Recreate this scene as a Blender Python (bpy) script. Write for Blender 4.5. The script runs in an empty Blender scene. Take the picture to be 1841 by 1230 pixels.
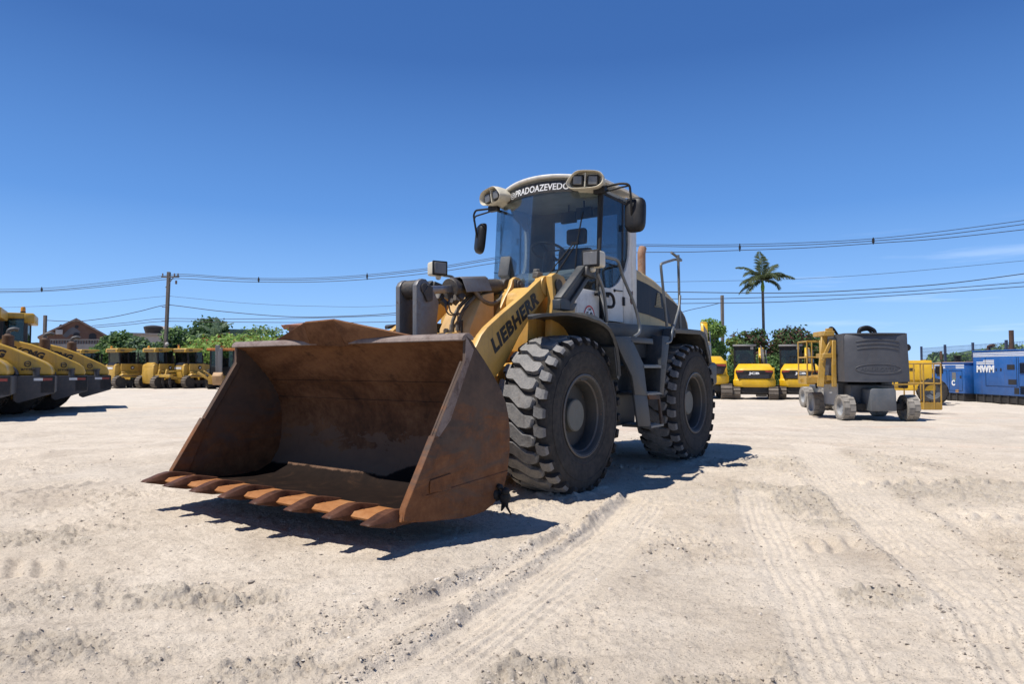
import bpy, bmesh, math, random
import numpy as np
from mathutils import Vector, Matrix, Euler
R = math.radians
rng = random.Random(7)
scene = bpy.context.scene

# ------------------------------------------------------------------ camera, sky, sun, exposure
cam_data = bpy.data.cameras.new("camera")
cam = bpy.data.objects.new("camera", cam_data)
scene.collection.objects.link(cam)
cam.location = (0, 0, 1.1375)
cam.rotation_euler = (R(90 + 2.213), 0, 0)
cam_data.sensor_width = 36
cam_data.lens = 1211.47 / 1841 * 36
cam_data.clip_start = 0.05
cam_data.clip_end = 3000
scene.camera = cam

# ------------------------------------------------------------------ node helpers
def new_mat(name):
    m = bpy.data.materials.new(name); m.use_nodes = True
    n = m.node_tree.nodes; l = m.node_tree.links
    return m, n, l, n['Principled BSDF']

def ramp_node(n, pts):
    r = n.new('ShaderNodeValToRGB')
    e = r.color_ramp.elements
    while len(e) < len(pts): e.new(0.5)
    for i, (p, c) in enumerate(pts):
        e[i].position = p
        e[i].color = (c if len(c) == 4 else (*c, 1)) if isinstance(c, tuple) else (c, c, c, 1)
    return r

def noise(n, l, vec, scale, detail=4, rough=0.55, dist=0.0):
    t = n.new('ShaderNodeTexNoise')
    t.inputs['Scale'].default_value = scale; t.inputs['Detail'].default_value = detail
    t.inputs['Roughness'].default_value = rough; t.inputs['Distortion'].default_value = dist
    if vec is not None: l.new(vec, t.inputs['Vector'])
    return t

def mixc(n, l, fac, a, b, mode='MIX'):
    x = n.new('ShaderNodeMixRGB'); x.blend_type = mode
    for s, v in ((x.inputs[0], fac), (x.inputs[1], a), (x.inputs[2], b)):
        if hasattr(v, 'is_output') or isinstance(v, bpy.types.NodeSocket): l.new(v, s)
        elif isinstance(v, tuple): s.default_value = (*v, 1) if len(v) == 3 else v
        else: s.default_value = v
    return x.outputs[0]

def bump(n, l, h, dist, strength=1.0, normal=None):
    b = n.new('ShaderNodeBump'); b.inputs['Strength'].default_value = strength
    b.inputs['Distance'].default_value = dist
    l.new(h, b.inputs['Height'])
    if normal is not None: l.new(normal, b.inputs['Normal'])
    return b.outputs[0]


SUN_TO = Vector((-0.436, -0.18, 1.0)).normalized()      # direction towards the sun
SUN_EL = math.asin(SUN_TO.z)
SUN_ROT = math.atan2(SUN_TO.x, SUN_TO.y)                # sky rotation, clockwise from +Y
world = bpy.data.worlds.new("World")
scene.world = world
world.use_nodes = True
wn, wl = world.node_tree.nodes, world.node_tree.links
wn.clear()
w_out = wn.new('ShaderNodeOutputWorld')
w_bg = wn.new('ShaderNodeBackground')
w_sky = wn.new('ShaderNodeTexSky')
w_sky.sky_type = 'NISHITA'
w_sky.sun_disc = False
w_sky.sun_elevation = SUN_EL
w_sky.sun_rotation = SUN_ROT
w_sky.altitude = 0
w_sky.air_density = 1.0
w_sky.dust_density = 0.1
w_sky.ozone_density = 4.0
w_bg.inputs['Strength'].default_value = 0.080
# a clear polarised sky: deepen it, and lay a few thin cirrus streaks low on the right
w_gam = wn.new('ShaderNodeGamma'); w_gam.inputs[1].default_value = 1.0
w_hsv = wn.new('ShaderNodeHueSaturation')
w_hsv.inputs['Hue'].default_value = 0.50
w_hsv.inputs['Saturation'].default_value = 1.06
w_hsv.inputs['Value'].default_value = 1.0
w_tc = wn.new('ShaderNodeTexCoord')
w_map = wn.new('ShaderNodeMapping')
w_map.inputs['Location'].default_value = (0.0, 0.0, 0.0)
w_map.inputs['Rotation'].default_value = (0, R(-6), 0)
w_map.inputs['Scale'].default_value = (5.5, 1.0, 58.0)
w_noise = wn.new('ShaderNodeTexNoise')
w_noise.inputs['Scale'].default_value = 1.0
w_noise.inputs['Detail'].default_value = 5
w_noise.inputs['Roughness'].default_value = 0.52
w_ramp = wn.new('ShaderNodeValToRGB')
w_ramp.color_ramp.elements[0].position = 0.55
w_ramp.color_ramp.elements[1].position = 0.74
w_sep = wn.new('ShaderNodeSeparateXYZ')
w_el = wn.new('ShaderNodeMapRange')          # fade with height above the horizon
for i, v in enumerate((0.12, 0.19)):
    w_el.inputs[1 + i].default_value = v
w_el.inputs[3].default_value = 1.0; w_el.inputs[4].default_value = 0.0
w_az = wn.new('ShaderNodeMapRange')
for i, v in enumerate((0.30, 0.42)):
    w_az.inputs[1 + i].default_value = v
w_m1 = wn.new('ShaderNodeMath'); w_m1.operation = 'MULTIPLY'
w_m2 = wn.new('ShaderNodeMath'); w_m2.operation = 'MULTIPLY'
w_m3 = wn.new('ShaderNodeMath'); w_m3.operation = 'MULTIPLY'; w_m3.inputs[1].default_value = 0.34
w_mix = wn.new('ShaderNodeMixRGB')
w_mix.inputs['Color2'].default_value = (7.6, 9.0, 11.4, 1)
wl.new(w_tc.outputs['Generated'], w_map.inputs['Vector'])
wl.new(w_map.outputs[0], w_noise.inputs['Vector'])
wl.new(w_noise.outputs['Fac'], w_ramp.inputs[0])
wl.new(w_tc.outputs['Generated'], w_sep.inputs[0])
wl.new(w_sep.outputs['Z'], w_el.inputs[0])
wl.new(w_sep.outputs['X'], w_az.inputs[0])
wl.new(w_ramp.outputs[0], w_m1.inputs[0]); wl.new(w_el.outputs[0], w_m1.inputs[1])
wl.new(w_m1.outputs[0], w_m2.inputs[0]); wl.new(w_az.outputs[0], w_m2.inputs[1])
wl.new(w_m2.outputs[0], w_m3.inputs[0])
wl.new(w_sky.outputs[0], w_gam.inputs[0])
wl.new(w_gam.outputs[0], w_hsv.inputs['Color'])
# deep clear blue overhead paling to light blue at the horizon
w_grad = ramp_node(wn, [(0.0, (3.6, 6.4, 10.6)), (0.07, (2.6, 5.2, 9.8)), (0.22, (1.02, 2.85, 7.1)), (0.42, (0.38, 1.33, 4.2)), (0.75, (0.24, .88, 3.0))])
wl.new(w_sep.outputs['Z'], w_grad.inputs[0])
w_blend = mixc(wn, wl, 0.82, w_hsv.outputs[0], w_grad.outputs[0])
wl.new(w_blend, w_mix.inputs['Color1'])
wl.new(w_m3.outputs[0], w_mix.inputs['Fac'])
wl.new(w_mix.outputs[0], w_bg.inputs['Color'])
wl.new(w_bg.outputs[0], w_out.inputs['Surface'])

sun_data = bpy.data.lights.new("sun", 'SUN')
sun_data.energy = 4.3
sun_data.angle = R(0.53)
sun_data.color = (1.0, 0.955, 0.89)
sun = bpy.data.objects.new("sun", sun_data)
scene.collection.objects.link(sun)
sun.rotation_euler = SUN_TO.to_track_quat('Z', 'Y').to_euler()
sun.location = (-20, -10, 40)

scene.view_settings.view_transform = 'Standard'
scene.view_settings.look = 'None'
scene.view_settings.exposure = 0.53
scene.view_settings.gamma = 1.0
scene.render.engine = 'CYCLES'
scene.cycles.max_bounces = 8
scene.cycles.transparent_max_bounces = 24

# ------------------------------------------------------------------ painted, rusty and glassy materials
def paint(name, col, rough=0.45, dust=0.35, dustcol=(0.33, 0.26, 0.19), scale=2.5, metal=0.0,
          chip=0.0, chipcol=(0.10, 0.045, 0.02), bmp=0.0, spec=0.5, var=0.25, grime=0.38, grimecol=(0.075, 0.052, 0.036)):
    """paint with uneven fading, patchy dust and (optionally) rusty chips"""
    m, n, l, b = new_mat(name)
    tc = n.new('ShaderNodeTexCoord').outputs['Object']
    n1 = noise(n, l, tc, scale, 6, 0.62, 0.3)
    n2 = noise(n, l, tc, scale * 9, 4, 0.6)
    v = ramp_node(n, [(0.3, 1 - var), (0.7, 1.0 + var * 0.4)])
    l.new(n1.outputs[0], v.inputs[0])
    c = mixc(n, l, 1.0, col, v.outputs[0], 'MULTIPLY')
    d = n.new('ShaderNodeMath'); d.operation = 'MULTIPLY'
    l.new(n1.outputs[0], d.inputs[0]); l.new(n2.outputs[0], d.inputs[1])
    dr = ramp_node(n, [(0.17, 0.0), (0.40, dust)])
    l.new(d.outputs[0], dr.inputs[0])
    c = mixc(n, l, dr.outputs[0], c, dustcol)
    mp = n.new('ShaderNodeMapping'); mp.inputs['Scale'].default_value = (7 * scale / 2.5, 7 * scale / 2.5, 0.9 * scale / 2.5); l.new(tc, mp.inputs['Vector'])
    n4 = noise(n, l, mp.outputs[0], 1.0, 6, 0.7, 0.2)
    sr = ramp_node(n, [(0.54, 0.0), (0.74, grime)]); l.new(n4.outputs[0], sr.inputs[0])
    c = mixc(n, l, sr.outputs[0], c, grimecol)
    if chip > 0:
        n3 = noise(n, l, tc, scale * 5, 8, 0.7, 0.4)
        cr = ramp_node(n, [(0.69 - chip, 0.0), (0.71 - chip, 1.0)])
        l.new(n3.outputs[0], cr.inputs[0])
        c = mixc(n, l, cr.outputs[0], c, chipcol)
    l.new(c, b.inputs['Base Color'])
    rr = ramp_node(n, [(0.0, rough), (1.0, min(1, rough + 0.35))])
    l.new(dr.outputs[0], rr.inputs[0]); l.new(rr.outputs[0], b.inputs['Roughness'])
    b.inputs['Metallic'].default_value = metal
    b.inputs['Specular IOR Level'].default_value = spec
    if bmp > 0: l.new(bump(n, l, n2.outputs[0], bmp), b.inputs['Normal'])
    return m

def rust(name, stops, scale=2.0, rough=0.8, bmp=0.004, streak=(1, 1, 1), spots=0.3, spotcol=(0.02, 0.012, 0.009)):
    m, n, l, b = new_mat(name)
    tc = n.new('ShaderNodeTexCoord').outputs['Object']
    mp = n.new('ShaderNodeMapping'); mp.inputs['Scale'].default_value = streak
    l.new(tc, mp.inputs['Vector'])
    n1 = noise(n, l, mp.outputs[0], scale, 9, 0.68, 0.6)
    n2 = noise(n, l, tc, scale * 14, 6, 0.7)
    a = n.new('ShaderNodeMath'); a.operation = 'MULTIPLY_ADD'; a.inputs[1].default_value = 0.35
    l.new(n2.outputs[0], a.inputs[0]); l.new(n1.outputs[0], a.inputs[2])
    s = n.new('ShaderNodeMath'); s.operation = 'SUBTRACT'; s.inputs[1].default_value = 0.175
    l.new(a.outputs[0], s.inputs[0])
    r = ramp_node(n, stops); l.new(s.outputs[0], r.inputs[0])
    n3 = noise(n, l, tc, scale * 1.7, 7, 0.7, 1.0)
    r3 = ramp_node(n, [(0.58, 0.0), (0.66, spots)]); l.new(n3.outputs[0], r3.inputs[0])
    c = mixc(n, l, r3.outputs[0], r.outputs[0], spotcol)
    l.new(c, b.inputs['Base Color'])
    b.inputs['Roughness'].default_value = rough
    b.inputs['Specular IOR Level'].default_value = 0.18
    l.new(bump(n, l, a.outputs[0], bmp), b.inputs['Normal'])
    return m

def glass(name, tint=(0.80, 0.85, 0.87), refl=0.03):
    m, n, l, b = new_mat(name)
    n.remove(b)
    out = n['Material Output']
    t = n.new('ShaderNodeBsdfTransparent'); t.inputs[0].default_value = (*tint, 1)
    g = n.new('ShaderNodeBsdfGlossy'); g.inputs['Roughness'].default_value = 0.03
    d = n.new('ShaderNodeBsdfDiffuse'); d.inputs[0].default_value = (0.25, 0.23, 0.20, 1)
    tc = n.new('ShaderNodeTexCoord').outputs['Object']
    nz = noise(n, l, tc, 3.0, 6, 0.65)
    dr = ramp_node(n, [(0.4, 0.015), (0.75, 0.07)]); l.new(nz.outputs[0], dr.inputs[0])
    f = n.new('ShaderNodeLayerWeight'); f.inputs['Blend'].default_value = 0.35
    fr = ramp_node(n, [(0.0, refl), (0.35, refl + .05), (1.0, 0.55)]); l.new(f.outputs['Fresnel'], fr.inputs[0])
    m1 = n.new('ShaderNodeMixShader'); m2 = n.new('ShaderNodeMixShader')
    l.new(fr.outputs[0], m1.inputs[0]); l.new(t.outputs[0], m1.inputs[1]); l.new(g.outputs[0], m1.inputs[2])
    l.new(dr.outputs[0], m2.inputs[0]); l.new(m1.outputs[0], m2.inputs[1]); l.new(d.outputs[0], m2.inputs[2])
    l.new(m2.outputs[0], out.inputs['Surface'])
    return m

M = {}
M['yellow'] = paint('loader_yellow_paint', (0.62, 0.355, 0.075), 0.42, 0.30, (0.40, 0.27, 0.14), 2.2, chip=0.015)
M['peach'] = paint('sunlit_yellow_paint', (0.66, 0.42, 0.17), 0.5, 0.4, (0.50, 0.38, 0.25), 2.5, chip=.02)  # loader yellow paled to stand in for sunlight on the cross box
M['cream'] = paint('hood_sand_yellow_paint', (0.52, 0.37, 0.14), 0.45, 0.35, (0.42, 0.35, 0.25), 2.0)
M['white'] = paint('cab_white_paint', (0.72, 0.70, 0.64), 0.45, 0.28, (0.40, 0.33, 0.24), 2.4, chip=0.004)
M['offwhite'] = paint('light_housing_paint', (0.58, 0.54, 0.43), 0.5, 0.35, (0.40, 0.33, 0.24), 4)
M['grey'] = paint('loader_grey_paint', (0.036, 0.040, 0.041), 0.5, 0.30, (0.16, 0.14, 0.115), 2.6, chip=0.01)
M['bluegrey'] = paint('loader_blue_grey_paint', (0.020, 0.027, 0.034), 0.5, 0.26, (0.12, 0.108, 0.095), 3, chip=0.008)
M['navy'] = paint('hood_navy_panel', (0.011, 0.015, 0.026), 0.45, 0.10, (0.10, 0.09, 0.085), 2, spec=.12)
M['grille'] = paint('hood_grille_grey', (0.03, 0.033, 0.036), 0.75, 0.25, (0.14, 0.125, 0.105), 6)
M['dark'] = paint('underbody_dark', (0.018, 0.018, 0.019), 0.75, 0.3, (0.11, 0.09, 0.07), 4)
M['black'] = paint('black_plastic', (0.010, 0.010, 0.011), 0.5, 0.10, (0.10, 0.09, 0.08), 5, spec=.3)
M['blackmatte'] = paint('black_rubber_seal', (0.010, 0.010, 0.010), 0.8, 0.1, (0.1, 0.09, 0.08), 5)
M['letter'] = paint('black_lettering', (0.012, 0.012, 0.013), 0.5, 0.15, (0.2, 0.15, 0.08), 6)
M['whitevinyl'] = paint('white_vinyl', (0.78, 0.78, 0.76), 0.5, 0.05, (0.5, 0.45, 0.4), 5, var=0.08, grime=.05)
M['red'] = paint('red_vinyl', (0.50, 0.03, 0.03), 0.5, 0.1, (0.4, 0.3, 0.25), 5)
M['brownmark'] = paint('brown_emblem', (0.10, 0.035, 0.02), 0.6, 0.2, (0.3, 0.2, 0.1), 9)
M['gold'] = paint('gold_emblem', (0.32, 0.25, 0.11), 0.5, 0.3, (0.1, 0.09, 0.07), 14)
M['steel'] = paint('worn_grey_steel', (0.17, 0.17, 0.175), 0.45, 0.45, (0.12, 0.08, 0.05), 3.0, metal=0.3, chip=0.03)
M['chrome'] = paint('cylinder_rod_steel', (0.34, 0.34, 0.35), 0.3, 0.5, (0.16, 0.12, 0.08), 5, metal=0.7)
M['grease'] = paint('greasy_cylinder', (0.035, 0.032, 0.030), 0.5, 0.6, (0.15, 0.11, 0.07), 5)
M['hose'] = paint('hydraulic_hose', (0.10, 0.095, 0.085), 0.55, 0.5, (0.30, 0.24, 0.17), 8)
M['tube'] = paint('handrail_tube', (0.115, 0.13, 0.14), 0.4, 0.4, (0.28, 0.24, 0.19), 6, metal=0.2)
M['rubber'] = paint('tyre_rubber', (0.030, 0.029, 0.029), 0.85, 0.55, (0.085, 0.074, 0.063), 2.2, spec=0.25, bmp=0.004)
M['tread'] = paint('tyre_tread_rubber', (0.175, 0.172, 0.17), 0.78, 0.8, (0.28, 0.262, 0.24), 6.0, spec=0.3, bmp=0.004)
M['rim'] = paint('rim_grey_paint', (0.022, 0.024, 0.024), 0.6, 0.3, (0.07, 0.052, 0.04), 5, chip=0.05, chipcol=(0.12, 0.05, 0.02))
M['flange'] = paint('rim_flange_worn', (0.085, 0.088, 0.085), 0.45, 0.6, (0.15, 0.085, 0.05), 6, chip=.04, chipcol=(.14, .06, .025))
M['hubplate'] = paint('hub_pale_grey', (0.125, 0.132, 0.118), 0.6, 0.55, (0.16, 0.125, 0.09), 4, chip=0.01)
M['lens'] = paint('lamp_lens', (0.16, 0.155, 0.15), 0.12, 0.35, (0.2, 0.18, 0.15), 9)
M['exhaust'] = rust('rusty_exhaust', [(0.3, (0.33, 0.27, 0.22)), (0.55, (0.30, 0.17, 0.11)), (0.75, (0.16, 0.08, 0.05))], 4, 0.7, 0.002)
M['glass'] = glass('cab_glass')
M['darkglass'] = glass('dark_cab_glass', (0.42, 0.50, 0.56), 0.04)
M['interior'] = paint('cab_interior_grey', (0.055, 0.062, 0.070), 0.7, 0.2, (0.2, 0.18, 0.16), 4)
M['dash'] = paint('dashboard_grey', (0.34, 0.36, 0.35), 0.6, 0.2, (0.3, 0.27, 0.22), 4)
M['seatfab'] = paint('seat_fabric', (0.025, 0.02, 0.02), 0.9, 0.2, (0.12, 0.07, 0.06), 6)
M['b_out'] = rust('bucket_outer_rust', [(0.30, (0.035, 0.026, 0.022)), (0.44, (0.085, 0.062, 0.050)), (0.52, (0.105, 0.062, 0.040)), (0.60, (0.14, 0.060, 0.026)), (0.72, (0.185, 0.082, 0.034))], 1.1, 0.75, 0.004)
def side_rust():
    """greyish worn plate above, orange rust patches below"""
    m = rust('bucket_side_rust', [(0.30, (0.055, 0.040, 0.033)), (0.48, (0.092, 0.062, 0.046)), (0.62, (0.125, 0.078, 0.052)), (0.78, (0.15, 0.072, 0.035))], 1.2, 0.7, 0.004)
    n, l = m.node_tree.nodes, m.node_tree.links; b = n['Principled BSDF']
    tc = n.new('ShaderNodeTexCoord').outputs['Object']; sp = n.new('ShaderNodeSeparateXYZ'); l.new(tc, sp.inputs[0])
    mp = n.new('ShaderNodeMapping'); mp.inputs['Scale'].default_value = (2.2, 1, 5.5); l.new(tc, mp.inputs['Vector'])
    nz = noise(n, l, mp.outputs[0], 1.0, 9, .7, .8)
    k = n.new('ShaderNodeMath'); k.operation = 'MULTIPLY_ADD'; k.inputs[1].default_value = -0.42; l.new(sp.outputs['Z'], k.inputs[0]); l.new(nz.outputs[0], k.inputs[2])
    r = ramp_node(n, [(0.16, 0.0), (0.34, 0.9)]); l.new(k.outputs[0], r.inputs[0])
    n2 = noise(n, l, tc, 9, 8, .75); r2 = ramp_node(n, [(0.3, (0.085, 0.033, 0.014)), (0.5, (0.17, 0.066, 0.024)), (0.7, (0.24, 0.105, 0.042))]); l.new(n2.outputs[0], r2.inputs[0])
    old = b.inputs['Base Color'].links[0].from_socket
    l.new(mixc(n, l, r.outputs[0], old, r2.outputs[0]), b.inputs['Base Color'])
    return m
M['b_side'] = side_rust()
M['b_in'] = rust('bucket_inner_rust', [(0.28, (0.046, 0.023, 0.014)), (0.44, (0.108, 0.050, 0.025)), (0.56, (0.170, 0.084, 0.042)), (0.72, (0.225, 0.112, 0.052))], 1.35, 0.8, 0.005, (1.4, 0.55, 1), 0.55, (0.026, 0.016, 0.013))
def inner_rust(m):
    n, l = m.node_tree.nodes, m.node_tree.links; b = n['Principled BSDF']
    tc = n.new('ShaderNodeTexCoord').outputs['Object']; sp = n.new('ShaderNodeSeparateXYZ'); l.new(tc, sp.inputs[0])
    mp = n.new('ShaderNodeMapping'); mp.inputs['Scale'].default_value = (1, 1.3, 3.2); l.new(tc, mp.inputs['Vector'])
    nz = noise(n, l, mp.outputs[0], 1.6, 10, .72, .6)
    k = n.new('ShaderNodeMath'); k.operation = 'MULTIPLY_ADD'; k.inputs[1].default_value = -0.9; l.new(sp.outputs['Z'], k.inputs[0]); l.new(nz.outputs[0], k.inputs[2])
    r = ramp_node(n, [(-0.0, 0.0), (0.02, 0.75)]); r.color_ramp.elements[0].position = 0.0; l.new(k.outputs[0], r.inputs[0])
    old = b.inputs['Base Color'].links[0].from_socket
    c = mixc(n, l, r.outputs[0], old, (0.150, 0.092, 0.060))
    # long scratches left by sliding stones
    mp2 = n.new('ShaderNodeMapping'); mp2.inputs['Scale'].default_value = (3, 60, 3); mp2.inputs['Rotation'].default_value = (R(12), 0, 0); l.new(tc, mp2.inputs['Vector'])
    n2 = noise(n, l, mp2.outputs[0], 1.0, 5, .7); r2 = ramp_node(n, [(0.62, 0.0), (0.70, 0.35)]); l.new(n2.outputs[0], r2.inputs[0])
    c = mixc(n, l, r2.outputs[0], c, (0.05, 0.03, 0.022))
    # shade painted over the floor, and a dark wet stain that climbs the back wall towards the left cheek, with a ragged edge
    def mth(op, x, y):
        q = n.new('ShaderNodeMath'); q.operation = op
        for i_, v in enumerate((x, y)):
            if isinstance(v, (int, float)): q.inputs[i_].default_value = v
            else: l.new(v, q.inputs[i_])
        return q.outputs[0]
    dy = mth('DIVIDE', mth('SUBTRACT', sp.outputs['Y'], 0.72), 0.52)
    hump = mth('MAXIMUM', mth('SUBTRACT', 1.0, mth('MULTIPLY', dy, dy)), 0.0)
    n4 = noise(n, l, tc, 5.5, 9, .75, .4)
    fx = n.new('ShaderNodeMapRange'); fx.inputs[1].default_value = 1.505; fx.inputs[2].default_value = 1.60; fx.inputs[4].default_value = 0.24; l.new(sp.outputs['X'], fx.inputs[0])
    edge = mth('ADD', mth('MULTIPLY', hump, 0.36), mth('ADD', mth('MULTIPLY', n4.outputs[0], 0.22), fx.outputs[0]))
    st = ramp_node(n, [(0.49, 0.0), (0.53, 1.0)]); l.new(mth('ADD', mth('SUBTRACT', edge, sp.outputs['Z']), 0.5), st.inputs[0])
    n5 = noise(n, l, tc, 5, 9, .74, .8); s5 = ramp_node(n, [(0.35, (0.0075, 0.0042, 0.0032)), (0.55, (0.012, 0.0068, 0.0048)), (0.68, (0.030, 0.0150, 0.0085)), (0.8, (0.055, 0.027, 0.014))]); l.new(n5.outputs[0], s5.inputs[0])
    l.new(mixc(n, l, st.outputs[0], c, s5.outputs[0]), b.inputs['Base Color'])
    b.inputs['Specular IOR Level'].default_value = 0.10
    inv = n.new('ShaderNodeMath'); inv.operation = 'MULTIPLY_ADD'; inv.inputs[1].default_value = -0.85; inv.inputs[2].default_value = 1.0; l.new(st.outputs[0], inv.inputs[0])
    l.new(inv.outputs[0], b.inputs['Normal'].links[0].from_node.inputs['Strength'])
    return m
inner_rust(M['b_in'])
M['b_edge'] = rust('bucket_edge_orange_rust', [(0.25, (0.14, 0.055, 0.02)), (0.5, (0.30, 0.125, 0.042)), (0.75, (0.36, 0.19, 0.085))], 2.4, 0.7, 0.002, spots=0.1)
M['b_lip'] = rust('bucket_lip_worn_steel', [(0.3, (0.11, 0.07, 0.055)), (0.5, (0.20, 0.155, 0.135)), (0.7, (0.26, 0.21, 0.18))], 5, 0.6, 0.002)
M['b_tooth'] = rust('bucket_tooth_rust', [(0.3, (0.032, 0.016, 0.011)), (0.5, (0.072, 0.030, 0.017)), (0.75, (0.14, 0.06, 0.032))], 5, 0.55, 0.002)

# ------------------------------------------------------------------ object and mesh helpers
def tag(o, label=None, cat=None, group=None, kind=None):
    if label: o['label'] = label
    if cat: o['category'] = cat
    if group: o['group'] = group
    if kind: o['kind'] = kind
    return o

def empty(name, loc=(0, 0, 0), rz=0.0, label=None, cat=None, group=None):
    o = bpy.data.objects.new(name, None)
    o.empty_display_size = 0.3
    scene.collection.objects.link(o)
    o.location = loc; o.rotation_euler = (0, 0, rz)
    return tag(o, label, cat, group)

def fillet(pts, r, k=4):
    """round the inner corners of a polyline"""
    P = [Vector(p) for p in pts]; out = [P[0]]
    for i in range(1, len(P) - 1):
        a, b, c = P[i - 1], P[i], P[i + 1]
        d = min(r, (a - b).length * 0.45, (c - b).length * 0.45)
        s, e = b + (a - b).normalized() * d, b + (c - b).normalized() * d
        for j in range(k + 1):
            t = j / k
            out.append((1 - t) ** 2 * s + 2 * t * (1 - t) * b + t * t * e)
    out.append(P[-1]); return out

def band(pts, th):
    """closed 2-D outline of a plate of thickness th along a polyline (offset to its left)"""
    P = [Vector((p[0], p[1])) for p in pts]; off = []
    for i, p in enumerate(P):
        a = P[max(i - 1, 0)]; b = P[min(i + 1, len(P) - 1)]
        t = (b - a).normalized()
        off.append(p + Vector((-t.y, t.x)) * th)
    return [tuple(p) for p in P] + [tuple(p) for p in reversed(off)]

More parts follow.
